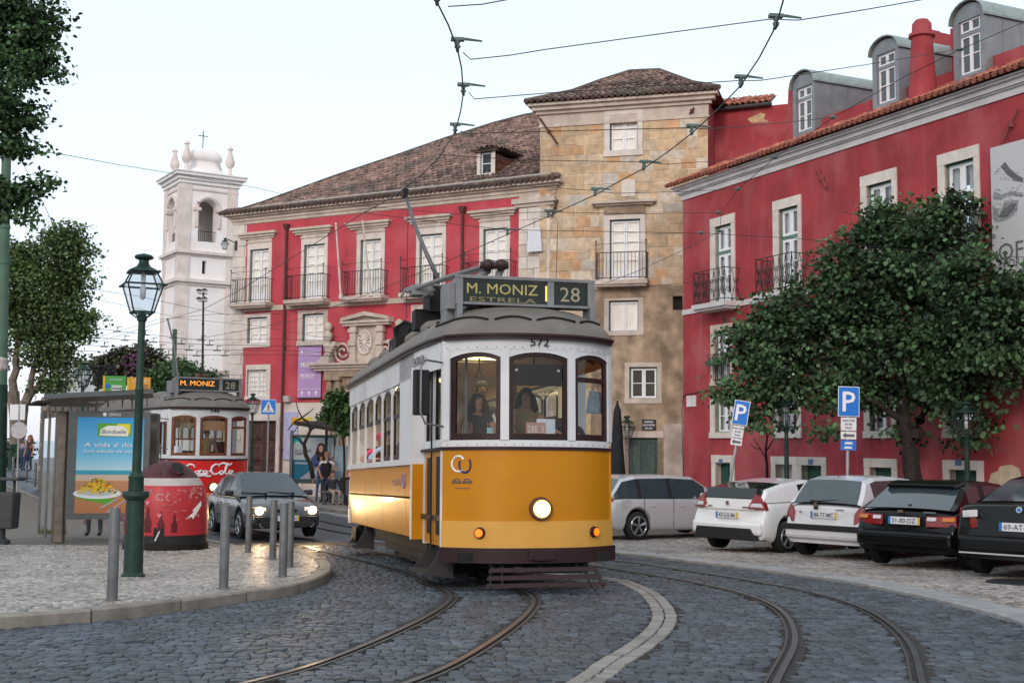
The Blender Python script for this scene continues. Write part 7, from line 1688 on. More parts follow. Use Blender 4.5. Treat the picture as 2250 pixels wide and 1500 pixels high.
# bollards
def bollard(u, v, vt, label, off=.118):
    p = gp(u, v, off); H = abs((v-vt))/FPX*p.y; T = thing('bollard', label, 'bollard', p, group='plain grey steel bollards')
    b = MB(); b.lathe([(.052, 0), (.052, H-.012), (.046, H)], n=18); b.build('post', m_post, T, smooth=30); T.rotation_euler = (0, 0, 0)
    b = MB(); b.lathe([(.10, 0), (.075, .012)], n=12); b.build('footing', m_calcm, T)
BL = [(246, 1320, 1120, 'nearest bollard, left of the tall lamp post'), (491, 1293, 1113, 'bollard in front of the slate grey car door, near the kerb'), (545, 1214, 1092, 'bollard before the front wheel of the slate grey car'),
      (599, 1229, 1100, 'bollard covering part of the left headlight of the grey car'), (621, 1267, 1108, 'front bollard of the close pair before the grey car grille'), (636, 1246, 1104, 'rear bollard of the close pair before the grey car grille')]
for u, v, vt, l in BL: bollard(u, v, vt, l)
for u, v, vt, l in ((28, 1046, 1003, 'far bollard left of the standing couple'), (57, 1060, 1014, 'far bollard before the feet of the standing couple'), (76, 1069, 1016, 'far bollard right of the standing couple, by the shelter glass')): bollard(u, v, vt, l)
for u, v, vt, l in ((652, 1095, 1046, 'bollard by the poster of the museum side shelter'), (724, 1110, 1050, 'bollard at the feet of the man in the waistcoat'), (762, 1117, 1055, 'bollard in front of the seated people')): bollard(u, v, vt, l, .05)
# bottle bank
p = gp(364, 1206, .105); ig = thing('bottle_bank', 'round red bottle recycling bank with maroon dome, white band and white scribbles', 'recycling bin', p)
b = MB(); b.lathe([(.72, 0), (.73, .05), (.72, .13), (.70, .15)], n=36); b.build('base_ring', m_blk, ig, smooth=30)
b = MB(); b.lathe([(.70, .13), (.70, .30), (.69, .305)], n=36); b.build('black_band', m_trim, ig, smooth=30)
prf = [(.71, .28), (.712, .6), (.695, .85), (.65, 1.02), (.61, 1.12)]; b = MB(); b.lathe(prf, n=36); b.build('red_shell', M('bank_red', (.42, .032, .042), .42, var=.12, scale=4, stain=.25, scol=(.35, .04, .05)), ig, smooth=30)
b = MB(); b.lathe([(.612, 1.115), (.575, 1.18), (.53, 1.245)], n=36); b.build('white_band', M('bank_white', (.46, .42, .40), .6, var=.12, scale=5, stain=.4, scol=(.3, .26, .25)), ig, smooth=30)
b = MB(); b.lathe([(.532, 1.24), (.46, 1.33), (.36, 1.42), (.24, 1.49), (.11, 1.53), (.01, 1.54)], n=36); b.build('dome', M('bank_maroon', (.075, .025, .03), .6, var=.4, scale=14, stain=.5, scol=(.15, .09, .09)), ig, smooth=30)
hp = Vector((.24, -.34, 1.385)); hn = Vector((.42, -.62, .66)).normalized(); b = MB(); b.tube([hp-hn*.06, hp+hn*.06], .13, 20); b.build('hole_rim', M('bank_maroon', (0, 0, 0)), ig, smooth=30); b = MB(); b.disc(hp+hn*.062, hn, .105, .006, 20); b.build('hole', m_black, ig)
def onb(a, z, e_=.006):    # point on the shell at angle a (0 = towards the street)
    r = lerpl([(q[1], q[0]) for q in prf], z)+e_; g = -math.pi/2+a; return (r*math.cos(g), r*math.sin(g), z)
b = MB()
for i in range(95):
    a, z = R.uniform(-1.4, 1.35), R.choice([R.uniform(.92, 1.08), R.uniform(.75, 1.08), R.uniform(.5, 1.0)]); n = R.randrange(2, 6); h = R.uniform(.012, .035)
    pts = [onb(a+k*.022, z+(h if k % 2 else -h)*R.uniform(.3, 1)) for k in range(n+1)]; b.tube(pts, .0035, 3)
ring(b, lambda x, z: onb(x, z), .1, .93, .10, .055, .6, 5.6, .006); ring(b, lambda x, z: onb(x, z), .30, .93, .05, .055, 1, 5.2, .006)
b.build('scribbles', M('white_marker', (.60, .42, .42), .6, var=0), ig, kind='stuff', fix=False)
for i, (a, s_) in enumerate(((-1.25, 1), (-.95, 1.1), (-.62, 1), (-.18, 1.5), (.14, 1.25), (.45, 1.1))):
    b = MB(); pr_ = [(-.045, 0), (.045, 0), (.05, .12), (.02, .17), (.012, .28), (-.012, .28), (-.02, .17), (-.05, .12)]; q = [onb(a+x*s_*1.3, .34+z*s_, .008) for x, z in pr_]
    for k in range(4): pass
    b.add([onb(a, .34+.1*s_, .010)]+q, [(0, j+1, (j+1) % 8+1) for j in range(8)]); b.build('printed_bottle', M('bottle_print', (.10, .012, .02), .5, var=.1), ig, fix=False)
for a, z in ((-.5, .62), (.1, .63), (-.2, .84)):
    b = MB(); q = [onb(a+x, z+y, .012) for x, y in ((0, -.05), (.05, 0), (.04, .03), (.015, .03), (0, .012), (-.015, .03), (-.04, .03), (-.05, 0))]; b.add(q, [tuple(range(8))]); b.build('printed_heart', M('heart_pink', (.62, .18, .30), .5, var=0), ig, fix=False)
b = MB(); b.add([onb(a, z, .012) for a, z in ((.72, .55), (.95, .68), (.98, .62), (.92, .55), (.86, .60))], [(0, 1, 2, 3, 4)]); b.add([onb(a, z, .012) for a, z in ((.90, .70), (1.2, .86), (1.2, .78), (1.0, .62))], [(0, 1, 2, 3)]); b.build('white_arrow', m_wt, ig, fix=False)
b = MB(); b.add([onb(a, z, .012) for a, z in ((-.02, .17), (.22, .17), (.22, .42), (-.02, .42))], [(0, 1, 2, 3)]); b.build('black_sticker', m_black, ig, fix=False)
b = MB(); b.tube([onb(.02, .2, .016), onb(.12, .36, .016)], .012, 4); b.tube([onb(-.4, .22, .01), onb(-.28, .22, .01)], .02, 4); b.build('sticker_mark', m_wt, ig)
# litter bin on a stand at the left edge
p = gp(2, 1196, .105); lb_ = thing('litter_bin', 'dark grey litter bin on a stand at the left edge', 'litter bin', p); m_bin = M('bin_grey', (.045, .05, .055), .5, var=.15, scale=6)
b = MB(); b.box((.03, 0, .62), (.44, .34, .66), taper=1.08); b.build('bin_body', m_bin, lb_, bevel=.03); b = MB(); b.box((.05, 0, 1.19), (.58, .36, .05)); b.box((.3, -.02, 1.19), (.1, .1, .06)); b.tube([(-.1, 0, .95), (-.1, 0, 1.18)], .03, 6); b.tube([(.2, 0, .95), (.2, 0, 1.18)], .03, 6); b.build('bin_hood', m_bin, lb_, bevel=.02)
b = MB(); b.tube([(0, 0, 0), (0, 0, .4)], .07, 10); b.lathe([(.16, 0), (.16, .08), (.1, .12)], n=12); b.build('bin_stand', m_bin, lb_, smooth=30)
# poles
def pole(label, base, topp, r0, r1, mat, cat='pole', rings=(), name='tram_pole', cap=True):
    base, topp = Vector(base), Vector(topp); T = thing(name, label, cat, base); b = MB(); d = topp-base
    b.tube([(0, 0, 0), d*.25, d*.5, d], [r0, r0*.98, (r0+r1)/2, r1], 16); b.build('shaft', mat, T, smooth=30)
    b = MB()
    for f in rings: c = d*f; rr = r0+(r1-r0)*f; b.tube([c-d.normalized()*.03, c+d.normalized()*.03], rr+.015, 14)
    if cap: b.lathe([(r1*1.1, 0), (r1*1.25, .05), (r1*.9, .08), (.01, .11)], d, 12)
    if b.v: b.build('pole_bands', mat, T, smooth=30)
    return T
q = at(-4, 1175, 24); pl_ = pole('thick green tram pole at the left edge, reaching into the leaves', (q.x, q.y, Gz(q.x, q.y)+.1), at(17, 212, 24), .115, .085, m_pole, rings=(.30, .62, .70, .80, .86, .93, .97))
b = MB(); d = at(1, 845, 24)-Vector(pl_.location); b.tube([(0, 0, 0), d], .135, 16); b.build('dark_sleeve', m_grn, pl_, smooth=30)
b = MB(); b.lathe([(.10, 0), (.14, .06), (.14, .24), (.10, .3)], at(2, 800, 24)-Vector(pl_.location)+Vector((0, 0, -.15)), 12); b.build('sticker_band', M('torn_sticker', (.42, .38, .36), .8, var=.3, scale=12), pl_)
pole('green tram pole behind the red tram', at(380, 1000, 46), at(384, 728, 46), .09, .08, m_pole, rings=(.5,))
fp = pole('slim pole with four floodlights in front of the bell tower', at(443, 1000, 52), at(447, 640, 52), .06, .04, m_iron, rings=(.3, .6, .8), name='floodlight_pole', cap=False); fo = Vector(fp.location)
for u, v in ((439, 637), (451, 636), (439, 655), (451, 654)): b = MB(); c = at(u, v, 51.9)-fo; b.tube([c-Vector((0, .1, 0)), c+Vector((0, -.12, -.05))], [.07, .13], 12); fl_ = b.build('floodlight', m_iron, fp, smooth=30); b = MB(); b.disc(c+Vector((0, -.125, -.052)), (0, -1, -.2), .11, .008, 12); b.build('lens', M('lamp_clear', (.5, .5, .5)), fl_)
b = MB()
for v in (645, 662): a, c = at(436, v, 52)-fo, at(456, v, 52)-fo; b.tube([a, c], .02, 4)
b.build('crossbar', m_iron, fp)
# wall lanterns
T = thing('wall_lamp', 'bracket lantern on the left corner of the museum near its eaves', 'wall lamp', WM_.P(*WM_.uv(521, 540), .05)); b = MB(); b.tube([(0, 0, .1), (-.3, -.45, .2), (-.35, -.5, .1)], .02, 5); b.box((0, 0, 0), (.12, .05, .4)); b.build('bracket', m_iron, T); lantern(T, -.25, .4, .6, dx=-.35, dy=-.5)
T = thing('wall_lamp', 'green wall lantern by the green double door of the stone tower', 'wall lamp', TW.P(*TW.uv(1372, 940), .05)); b = MB(); b.tube([(0, 0, .35), (.05, -.5, .38)], .02, 5); b.build('bracket', m_iron, T); lantern(T, -.35, .4, .95, dx=.05, dy=-.5)
# closed parasol
q = at(1356, 1060, 33); T = thing('closed_parasol', 'tall closed dark parasol just right of the yellow tram', 'parasol', (q.x+.0, q.y, Gz(q.x, q.y)+.04)); ht = at(1356, 880, 33).z-T.location.z
b = MB(); vs = []; n = 16
for z, r in ((.75, .20), (1.2, .26), (1.8, .20), (2.5, .15), (ht-.25, .10), (ht-.05, .02)):
    for i in range(n): g = 2*math.pi*i/n; rr = r*(1 if i % 2 else .72); vs.append((rr*math.cos(g), rr*math.sin(g), z))
b.add(vs, [(a*n+i, a*n+(i+1) % n, (a+1)*n+(i+1) % n, (a+1)*n+i) for a in range(5) for i in range(n)]); b.build('folded_cloth', M('dark_canvas', (.022, .022, .028), .9, var=.2), T, smooth=True); b = MB(); b.tube([(0, 0, 0), (0, 0, ht)], .03, 8); b.build('mast', m_iron, T)
# ---------------------------------------------------------------- signs
m_blue = M('sign_blue', (.015, .17, .58), .4, var=.03); m_wp = M('sign_white', (.70, .70, .72), .45, var=.04)
def psign(label, u0, v0, u1, v1, base, Y, rz, tilt, subs):
    c = at((u0+u1)/2, (v0+v1)/2, Y); bt = at(base[0], base[1], Y); g = Gz(c.x, c.y)+.04; d = (c-bt); b0 = bt-d*((bt.z-g)/d.z); top_ = c+d.normalized()*.0
    T = thing('parking_sign', label, 'road sign', b0, group='blue parking signs'); Tv = Vector(b0); zd = d.normalized(); xd = Vector((math.cos(rz), math.sin(rz), 0)); xd = (xd-zd*xd.dot(zd)).normalized(); nd = xd.cross(zd)
    w_, h_ = (u1-u0)/FPX*Y/math.cos(rz), (v1-v0)/FPX*Y
    F = lambda s_, t_, o_: c-Tv+xd*s_+zd*t_+nd*(-o_ if nd.y > 0 else o_)
    b = MB(); b.tube([(0, 0, 0), c-Tv+zd*h_*.4], .032, 10); b.build('post', m_steel, T, smooth=30)
    def plate(s0, s1, t0, t1, o_, mat, nm): b = MB(); b.hexa([F(s0, t0, o_), F(s1, t0, o_), F(s1, t0, o_-.004), F(s0, t0, o_-.004)], [F(s0, t1, o_), F(s1, t1, o_), F(s1, t1, o_-.004), F(s0, t1, o_-.004)]); return b.build(nm, mat, T)
    plate(-w_/2, w_/2, -h_/2, h_/2, .05, m_wp, 'sign_border'); plate(-w_/2+.015, w_/2-.015, -h_/2+.015, h_/2-.015, .056, m_blue, 'sign_plate')
    wv = lambda s_, t_, txt, h, mat: write('lettering', txt, mat, T, F(s_, t_, .062), xd, zd, h=h, bold=.01, world=False)
    wv(0, 0, 'P', h_*.66, m_wt)
    t = -h_/2-.02
    for hh, kind in subs:
        plate(-w_*.36, w_*.36, t-hh, t, .052, m_wp if kind != 'tow' else m_blue, 'supplementary_plate')
        if kind == 'text': [wv(0, t-hh*f, s_, hh*.14, m_ink) for f, s_ in ((.22, 'DIAS UTEIS'), (.5, '8h-20h'), (.78, 'PAGO'))]
        if kind == 'arrow':
            b = MB(); b.add([F(-w_*.28, t-hh/2, .060), F(-w_*.12, t-hh*.12, .060), F(-w_*.12, t-hh*.88, .060)], [(0, 1, 2)]); b.hexa([F(-w_*.13, t-hh*.66, .06), F(w_*.28, t-hh*.66, .06), F(w_*.28, t-hh*.66, .058), F(-w_*.13, t-hh*.66, .058)], [F(-w_*.13, t-hh*.34, .06), F(w_*.28, t-hh*.34, .06), F(w_*.28, t-hh*.34, .058), F(-w_*.13, t-hh*.34, .058)]); b.build('arrow', m_ink, T)
        if kind == 'tow': b = MB(); [b.hexa([F(a, t-hh*f-.02, .06), F(a+w_*.4, t-hh*f-.02, .06), F(a+w_*.4, t-hh*f-.02, .058), F(a, t-hh*f-.02, .058)], [F(a+.02, t-hh*f+.025, .06), F(a+w_*.36, t-hh*f+.025, .06), F(a+w_*.36, t-hh*f+.025, .058), F(a+.02, t-hh*f+.025, .058)]) for a, f in ((-w_*.2, .3), (-w_*.22, .75))]; b.build('tow_symbol', m_wp, T)
        t -= hh+.02
psign('upright blue parking sign with four plates, left of the big tree trunk', 1840, 849, 1887, 915, (1862, 1050), 24.7, 0, 0, ((.26, 'text'), (.15, 'arrow'), (.20, 'tow')))
psign('leaning blue parking sign behind the white wedge shaped car', 1613, 880, 1645, 934, (1604, 1062), 27.2, -.35, .1, ((.26, 'text'), (.15, 'arrow')))
c = at(590.5, 894, 45); T = thing('crossing_sign', 'square blue pedestrian crossing sign right of the red tram', 'road sign', (c.x, c.y, Gz(c.x, c.y)+.05)); To = Vector(T.location); s_ = 16.5/FPX*45; co = c-To
b = MB(); b.tube([(0, 0, 0), co], .03, 8); b.build('post', m_steel, T); b = MB(); b.box(co+Vector((0, -.05, 0)), (2*s_, .01, 2*s_)); b.build('sign_border', m_wp, T); b = MB(); b.box(co+Vector((0, -.058, 0)), (1.9*s_, .01, 1.9*s_)); b.build('sign_plate', m_blue, T)
b = MB(); b.add([co+Vector((x*s_, -.066, z*s_)) for x, z in ((-.8, -.68), (.8, -.68), (0, .78))], [(0, 1, 2)]); b.build('white_triangle', m_wp, T, fix=False)
b = MB(); f = lambda x, z: co+Vector((x*s_, -.072, z*s_)); b.disc(f(0, .38), (0, -1, 0), .10*s_, .004, 10)
for a, c_ in ((f(0, .3), f(0, -.1)), (f(0, -.1), f(-.16, -.45)), (f(0, -.1), f(.14, -.42)), (f(0, .2), f(.2, -.02)), (f(0, .2), f(-.18, 0))): b.tube([a, c_], .05*s_, 4)
for x in (-.5, -.25, 0, .25, .5): b.tube([f(x, -.62), f(x*.8, -.48)], .04*s_, 4)
b.build('walking_figure', m_ink, T)
# ---------------------------------------------------------------- bus shelter, left, with the big poster
S0, S1 = at(148, 1000, 23.0), at(328, 1000, 23.4); WP = Wall((S0.x, S0.y), (S1.x, S1.y)); gs = Gz(S0.x, S0.y)+.1
sh = thing('bus_shelter', 'bus shelter with dark curved roof and tall blue salad poster, left', 'bus shelter', WP.P(0, gs)); m_shg = M('shelter_grey', (.115, .125, .125), .5, .3, var=.12); m_shb = M('shelter_brown', (.16, .135, .115), .6, var=.25, scale=6); m_shr = M('shelter_roof', (.028, .023, .02), .6, var=.25)
_, _, pz0, pz1 = WP.rect(150, 903, 326, 1140); aw = WP.L
b = MB(); WP.box(b, 0, aw, pz0, pz1, -.12, 0); b.build('poster_case', m_shg, sh, bevel=0, world=I4)
q = WP.rect(167, 917, 314, 1127); b = MB(); WP.box(b, q[0], q[1], q[2], q[3], 0, .006)
mpo = bpy.data.materials.new('poster_sky'); mpo.use_nodes = True; t_ = mpo.node_tree; bs = t_.nodes['Principled BSDF']; bs.inputs['Roughness'].default_value = .25; tcx = N(t_, 'ShaderNodeTexCoord'); sxx = N(t_, 'ShaderNodeSeparateXYZ'); mrx = N(t_, 'ShaderNodeMapRange'); rpx_ = N(t_, 'ShaderNodeValToRGB')
t_.links.new(tcx.outputs['Object'], sxx.inputs[0]); t_.links.new(sxx.outputs[2], mrx.inputs[0]); mrx.inputs[1].default_value = q[2]; mrx.inputs[2].default_value = q[3]; t_.links.new(mrx.outputs[0], rpx_.inputs[0]); t_.links.new(rpx_.outputs[0], bs.inputs['Base Color'])
el_ = rpx_.color_ramp.elements; el_[0].position = 0; el_[0].color = (.42, .17, .06, 1); el_[1].position = 1; el_[1].color = (.015, .28, .62, 1); rpx_.color_ramp.interpolation = 'LINEAR'
for p_, c_ in ((.335, (.45, .22, .10)), (.34, (.55, .42, .30)), (.40, (.50, .42, .34)), (.405, (.02, .28, .40)), (.445, (.03, .32, .46)), (.45, (.42, .62, .72)), (.6, (.14, .48, .70))): el2 = rpx_.color_ramp.elements.new(p_); el2.color = (*c_, 1)
b.build('poster', mpo, sh, world=I4); PW, PH = q[1]-q[0], q[3]-q[2]; F = lambda x, y, o=.012: WP.P(q[0]+PW*x, q[2]+PH*y, o)
def pshape(pts, mat, nm, o=.012): b = MB(); b.add([F(x, y, o) for x, y in pts], [tuple(range(len(pts)))]); return b.build(nm, mat, sh, world=I4, fix=False)
def ell(cx, cy, rx_, ry_, mat, nm, o=.012, n=20): return pshape([(cx+rx_*math.cos(2*math.pi*i/n), cy+ry_*math.sin(2*math.pi*i/n)) for i in range(n)], mat, nm, o)
pc = lambda n_, c_: M('print_'+n_, c_, .35, var=.05)
pshape([(.02, .16), (.5, .09), (.62, .14), (.1, .22)], pc('green', (.10, .36, .03)), 'printed_cloth', .009)
ell(.33, .205, .36, .055, pc('plate', (.70, .74, .76)), 'printed_plate'); ell(.33, .225, .30, .045, pc('plate_in', (.45, .50, .48)), 'printed_plate_inner', .014)
b = [MB() for _ in range(4)]
for i in range(230):
    x = R.gauss(.33, .13); mxh = .36-((x-.33)/.3)**2*.16; y = R.uniform(.215, max(.225, mxh)); k = R.choices(range(4), [7, 2, 1, 1.4])[0]; 
    if abs(x-.33) > .29: continue
    r_ = .016; b[k].add([F(x+r_*math.cos(g), y+r_*.62*math.sin(g), .016+.0004*(i % 9)) for g in (0, 1.05, 2.1, 3.14, 4.2, 5.2)], [tuple(range(6))])
for m_, c_, nm in zip(b, ((.75, .50, .02), (.05, .16, .02), (.55, .02, .01), (.70, .34, .06)), ('yellow', 'leaf', 'tomato', 'orange')): m_.build('printed_'+nm+'_food', pc(nm, c_), sh, world=I4, fix=False, kind='stuff')
for x0, y0, x1, y1 in ((.38, .06, .66, .17), (.47, .01, .74, .14)): pshape([(x0, y0), (x0+.02, y0-.008), (x1+.01, y1-.008), (x1, y1)], pc('fork', (.42, .42, .48)), 'printed_fork', .013)
pshape([(.80, .30), (.93, .30), (.94, .36), (.90, .45), (.89, .52), (.84, .52), (.83, .45), (.79, .36)], pc('oil', (.70, .42, .03)), 'printed_oil_bottle'); pshape([(.845, .52), (.885, .52), (.87, .60), (.86, .60)], m_black, 'printed_spout')
pshape([(.78, .05), (.97, .03), (.97, .26), (.78, .26)], pc('tin', (.35, .42, .05)), 'printed_tin')
pshape([(.30, .80), (.80, .80), (.80, .94), (.30, .94)], pc('lab_green', (.10, .35, .04)), 'brand_label'); pshape([(.56, .88), (.79, .83), (.79, .935), (.6, .935)], pc('lab_yellow', (.70, .62, .04)), 'brand_label_corner', .014); pshape([(.33, .81), (.77, .805), (.74, .88), (.66, .915), (.45, .915), (.35, .88)], pc('lab_white', (.75, .76, .72)), 'brand_label_field', .016)
def pw(s_, x, y, w_, mat, sh_=.0, h=None, bold=.0): write('lettering', s_, mat, sh, F(x, y, .020), WP.d, zu, w=PW*w_, h=(PH*h if h else None), shear=sh_, bold=bold)
pw('Bonduelle', .55, .855, .36, m_ink, .15, .045, .0); pw('A vida é doce', .54, .715, .86, m_wt, .2, .048, .0); pw('Sem adição de açúcar', .54, .645, .88, m_wt, .2, .040, .0)
write('lettering', 'CEMUSA', m_wt, sh, WP.P((q[0]+q[1])/2+.06, (q[3]+pz1)/2-.003, .010), WP.d, zu, w=.22, h=.05)
b = MB(); b.disc(WP.P((q[0]+q[1])/2-.12, (q[3]+pz1)/2, .006), WP.n, .035, .006); b.build('maker_mark', m_wt, sh, world=I4)
# posts, glass and roof
zr_ = at(135, 905, 23.6).z
for u, Y in ((137, 23.4), (338, 24.2)): c = at(u, 1000, Y); b = MB(); b.box((c.x, c.y, (gs+zr_)/2), (.17, .17, zr_-gs)); b.build('shelter_post', m_shb, sh, world=I4, bevel=.015)
c0_, c1_ = at(122, 1000, 23.5), at(92, 1000, 25.6); b = MB(); b.quad((c0_.x, c0_.y, gs+.2), (c1_.x, c1_.y, gs+.2), (c1_.x, c1_.y, zr_-.1), (c0_.x, c0_.y, zr_-.1)); b.build('side_glass', glass('shelter_glass', (.70, .76, .78), 2.2), sh, world=I4, fix=False)
b = MB()
for c in (c0_, (c0_+c1_)/2, c1_): b.box((c.x, c.y, (gs+zr_)/2), (.04, .04, zr_-gs))
b.build('glass_frame', m_shg, sh, world=I4)
e0, e1, e2, e3 = at(86, 878, 24.6), at(330, 868, 24.6), at(330, 880, 27), at(80, 880, 27)
b = MB(); n = 8; vs = []
for i in range(n+1):
    t = i/n; 
    for e_ in (0, 1):
        f = at(105-8*math.sin(t*3), 884, 23.0+t*2.6) if e_ == 0 else at(336, 872, 23.2+t*2.6); zz = f.z+.10*math.sin(math.pi*t)
        vs += [(f.x, f.y, zz+.07), (f.x, f.y, zz-.02)]
fs = []
for i in range(n): a = i*4; fs += [(a, a+4, a+6, a+2), (a+1, a+3, a+7, a+5), (a, a+1, a+5, a+4), (a+2, a+6, a+7, a+3)]
fs += [(0, 2, 3, 1), (n*4, n*4+1, n*4+3, n*4+2)]; b.add(vs, fs); b.build('roof', m_shr, sh, world=I4, smooth=30)
for k in range(7):
    c = at(112-k*5.5, 888-k*1.2+k*k*.4, 23.0+k*.25); b = MB(); b.box((c.x+.02, c.y, c.z+.05), (.34, .22, .03), rz=.3); b.build('roof_fin', m_shr, sh, world=I4)
b = MB(); ca = at(165, 893, 22.95); b.hexa([at(108, 893, 22.9), at(222, 893, 22.9), at(222, 893, 23.0), at(108, 893, 23.0)], [at(112, 878, 22.9), at(175, 876, 22.9), at(175, 876, 23.0), at(112, 878, 23.0)]); b.build('bracket_plate', m_shr, sh, world=I4)
b = MB(); c = at(250, 1100, 25.4); b.box((c.x, c.y, gs+.48), (1.3, .35, .05)); b.build('bench', m_shb, sh, world=I4)
person('person sitting in the left shelter, only shoes and shins showing under the poster', (at(228, 1000, 25.4).x, 25.4, gs), 0, 1.7, 'sit', (.08, .08, .1), legs=(.10, .11, .14), bare=False)
# picture boards above the roof
for (u0, v0, u1, v1), c_, l_, txt in (((226, 826, 277, 870), (.07, .36, .06), 'green advertising board with a small tram picture on the shelter roof', 'TRAM TOUR'), ((279, 829, 331, 872), (.70, .33, .03), 'orange advertising board behind the tall lamp post on the shelter roof', 'LISBOA')):
    a, c = at(u0, v1, 24.3), at(u1, v0, 24.3); T = thing('roof_board', l_, 'advertising board', a, group='boards on the shelter roof'); w_, h_ = c.x-a.x, c.z-a.z
    b = MB(); b.box((w_/2, 0, h_/2), (w_, .03, h_)); b.build('board', M('board_'+txt[:2].lower(), c_, .5, var=.08), T); b = MB(); b.box((.02, -.02, h_/2), (.045, .005, h_)); b.build('side_stripe', m_pyel, T); b = MB(); [b.tube([(x, .02, -.22), (x, .02, .1)], .015, 5) for x in (.1, w_-.06)]; b.build('board_bracket', m_steel, T)
    write('lettering', txt, m_wt, T, (w_*.55, -.022, h_*.82), (1, 0, 0), (0, 0, 1), w=w_*.6, world=False)
    if txt[0] == 'T':
        b = MB(); b.box((w_*.62, -.02, h_*.36), (w_*.45, .006, h_*.22)); b.box((w_*.62, -.02, h_*.52), (w_*.48, .006, h_*.04)); b.build('tram_picture', m_wt, T); b = MB(); [b.box((w_*f, -.026, h_*.38), (w_*.06, .004, h_*.10)) for f in (.45, .54, .63, .72, .80)]; b.box((w_*.62, -.02, h_*.22), (w_*.4, .006, h_*.05)); b.build('tram_picture_windows', m_ink, T); b = MB(); b.disc((w_*.2, -.02, h_*.5), (0, -1, 0), .05, .006, 12); b.build('number_disc', m_blue, T)
    else: b = MB(); [b.box((w_*.82, -.02, h_*f), (w_*.2, .006, .02)) for f in (.3, .4, .5, .6)]; b.build('fine_print', m_ink, T)
# ---------------------------------------------------------------- shelter at the museum wall
W2 = Wall(at(637, 1000, 44.5).xy, at(737, 1000, 43.8).xy); g2_ = Gz(-7, 44)+.04; s2 = thing('bus_shelter', 'small shelter with black roof and teal university poster against the museum wall', 'bus shelter', W2.P(0, g2_))
q = W2.rect(638, 955, 737, 1062); b = MB(); W2.box(b, q[0], q[1], q[2], q[3], -.1, 0); b.build('poster_case', M('teal_frame', (.05, .08, .08), .5), s2, world=I4)
q = W2.rect(643, 961, 733, 1052); pw_, ph_ = q[1]-q[0], q[3]-q[2]; G = lambda x, y, o=.012: W2.P(q[0]+pw_*x, q[2]+ph_*y, o)
def p2(pts, mat, nm, o=.012): b = MB(); b.add([G(x, y, o) for x, y in pts], [tuple(range(len(pts)))]); return b.build(nm, mat, s2, world=I4, fix=False)
p2([(0, 0), (1, 0), (1, .46), (0, .46)], pc('teal', (.015, .12, .20)), 'poster_lower'); p2([(0, .46), (1, .46), (1, 1), (0, 1)], pc('pale', (.36, .40, .42)), 'poster_upper'); p2([(0, .84), (.22, .84), (.22, 1), (0, 1)], pc('teal2', (.0, .25, .30)), 'poster_logo', .015)
p2([(.45, .5), (.58, .62), (.8, .62), (.95, .48), (.9, .30), (.5, .28)], pc('denim', (.05, .08, .20)), 'printed_jacket', .015); p2([(.55, .6), (.62, .84), (.70, .88), (.78, .84), (.80, .6), (.7, .5)], pc('hair', (.03, .02, .02)), 'printed_hair', .017); p2([(.65, .68), (.64, .78), (.70, .83), (.75, .78), (.74, .68), (.70, .64)], pc('face', (.45, .26, .2)), 'printed_face', .019); p2([(.42, .0), (.5, .3), (.85, .3), (.7, .0)], pc('jeans', (.30, .34, .38)), 'printed_jeans', .016); p2([(.18, .0), (.42, .18), (.55, .18), (.4, .0)], pc('jeans', (.3, .3, .3)), 'printed_jeans', .016)
for s_, y, w_ in (('AUTONOMA,', .68, .42), ('SEMPRE.', .61, .30)): write('lettering', s_, m_ink, s2, G(.06+w_/2, y, .02), W2.d, zu, w=pw_*w_, bold=.005)
write('lettering', 'UAL.', m_wt, s2, G(.12, .87, .02), W2.d, zu, w=pw_*.16); write('lettering', 'UNIVERSIDADE', m_wt, s2, G(.24, .38, .02), W2.d, zu, w=pw_*.36)
b = MB(); r0_ = [at(640, 932, 43.6), at(776, 932, 42.8), at(790, 945, 41.0), at(735, 948, 42.0)]; b.prism(r0_, (0, 0, .12)); b.build('roof', m_shr, s2, world=I4)
for u, Y in ((640, 44.4), (741, 43.8), (768, 42.5)): c = at(u, 1000, Y); b = MB(); b.box((c.x, c.y, (g2_+at(u, 945, Y).z)/2), (.10, .10, at(u, 945, Y).z-g2_)); b.build('shelter_post', m_shg if u < 700 else m_limew, s2, world=I4)
c = at(752, 1030, 43.4); b = MB(); b.box((c.x, c.y, (g2_+1.1)), (.55, .05, 1.9)); b.build('timetable_board', M('pale_blue_board', (.25, .36, .42), .4, var=.2, scale=12), s2, world=I4)
for (u0, v0, u1, v1), c_, l_ in (((640, 917, 662, 934), (.68, .32, .02), 'small orange board on the roof of the museum side shelter'), ((663, 917, 686, 935), (.72, .55, .05), 'small yellow board with a red mark on the museum side shelter')):
    a, c = at(u0, v1, 43.5), at(u1, v0, 43.5); T = thing('roof_board', l_, 'advertising board', a); b = MB(); b.box(((c.x-a.x)/2, 0, (c.z-a.z)/2), (c.x-a.x, .03, c.z-a.z)); b.build('board', M('board_%d' % u0, c_, .5, var=.1), T)
    if u0 > 660: b = MB(); b.disc((.10, -.02, .17), (0, -1, 0), .05, .006, 10); b.box((.25, -.02, .08), (.16, .006, .08)); b.build('printed_mark', m_tred, T)
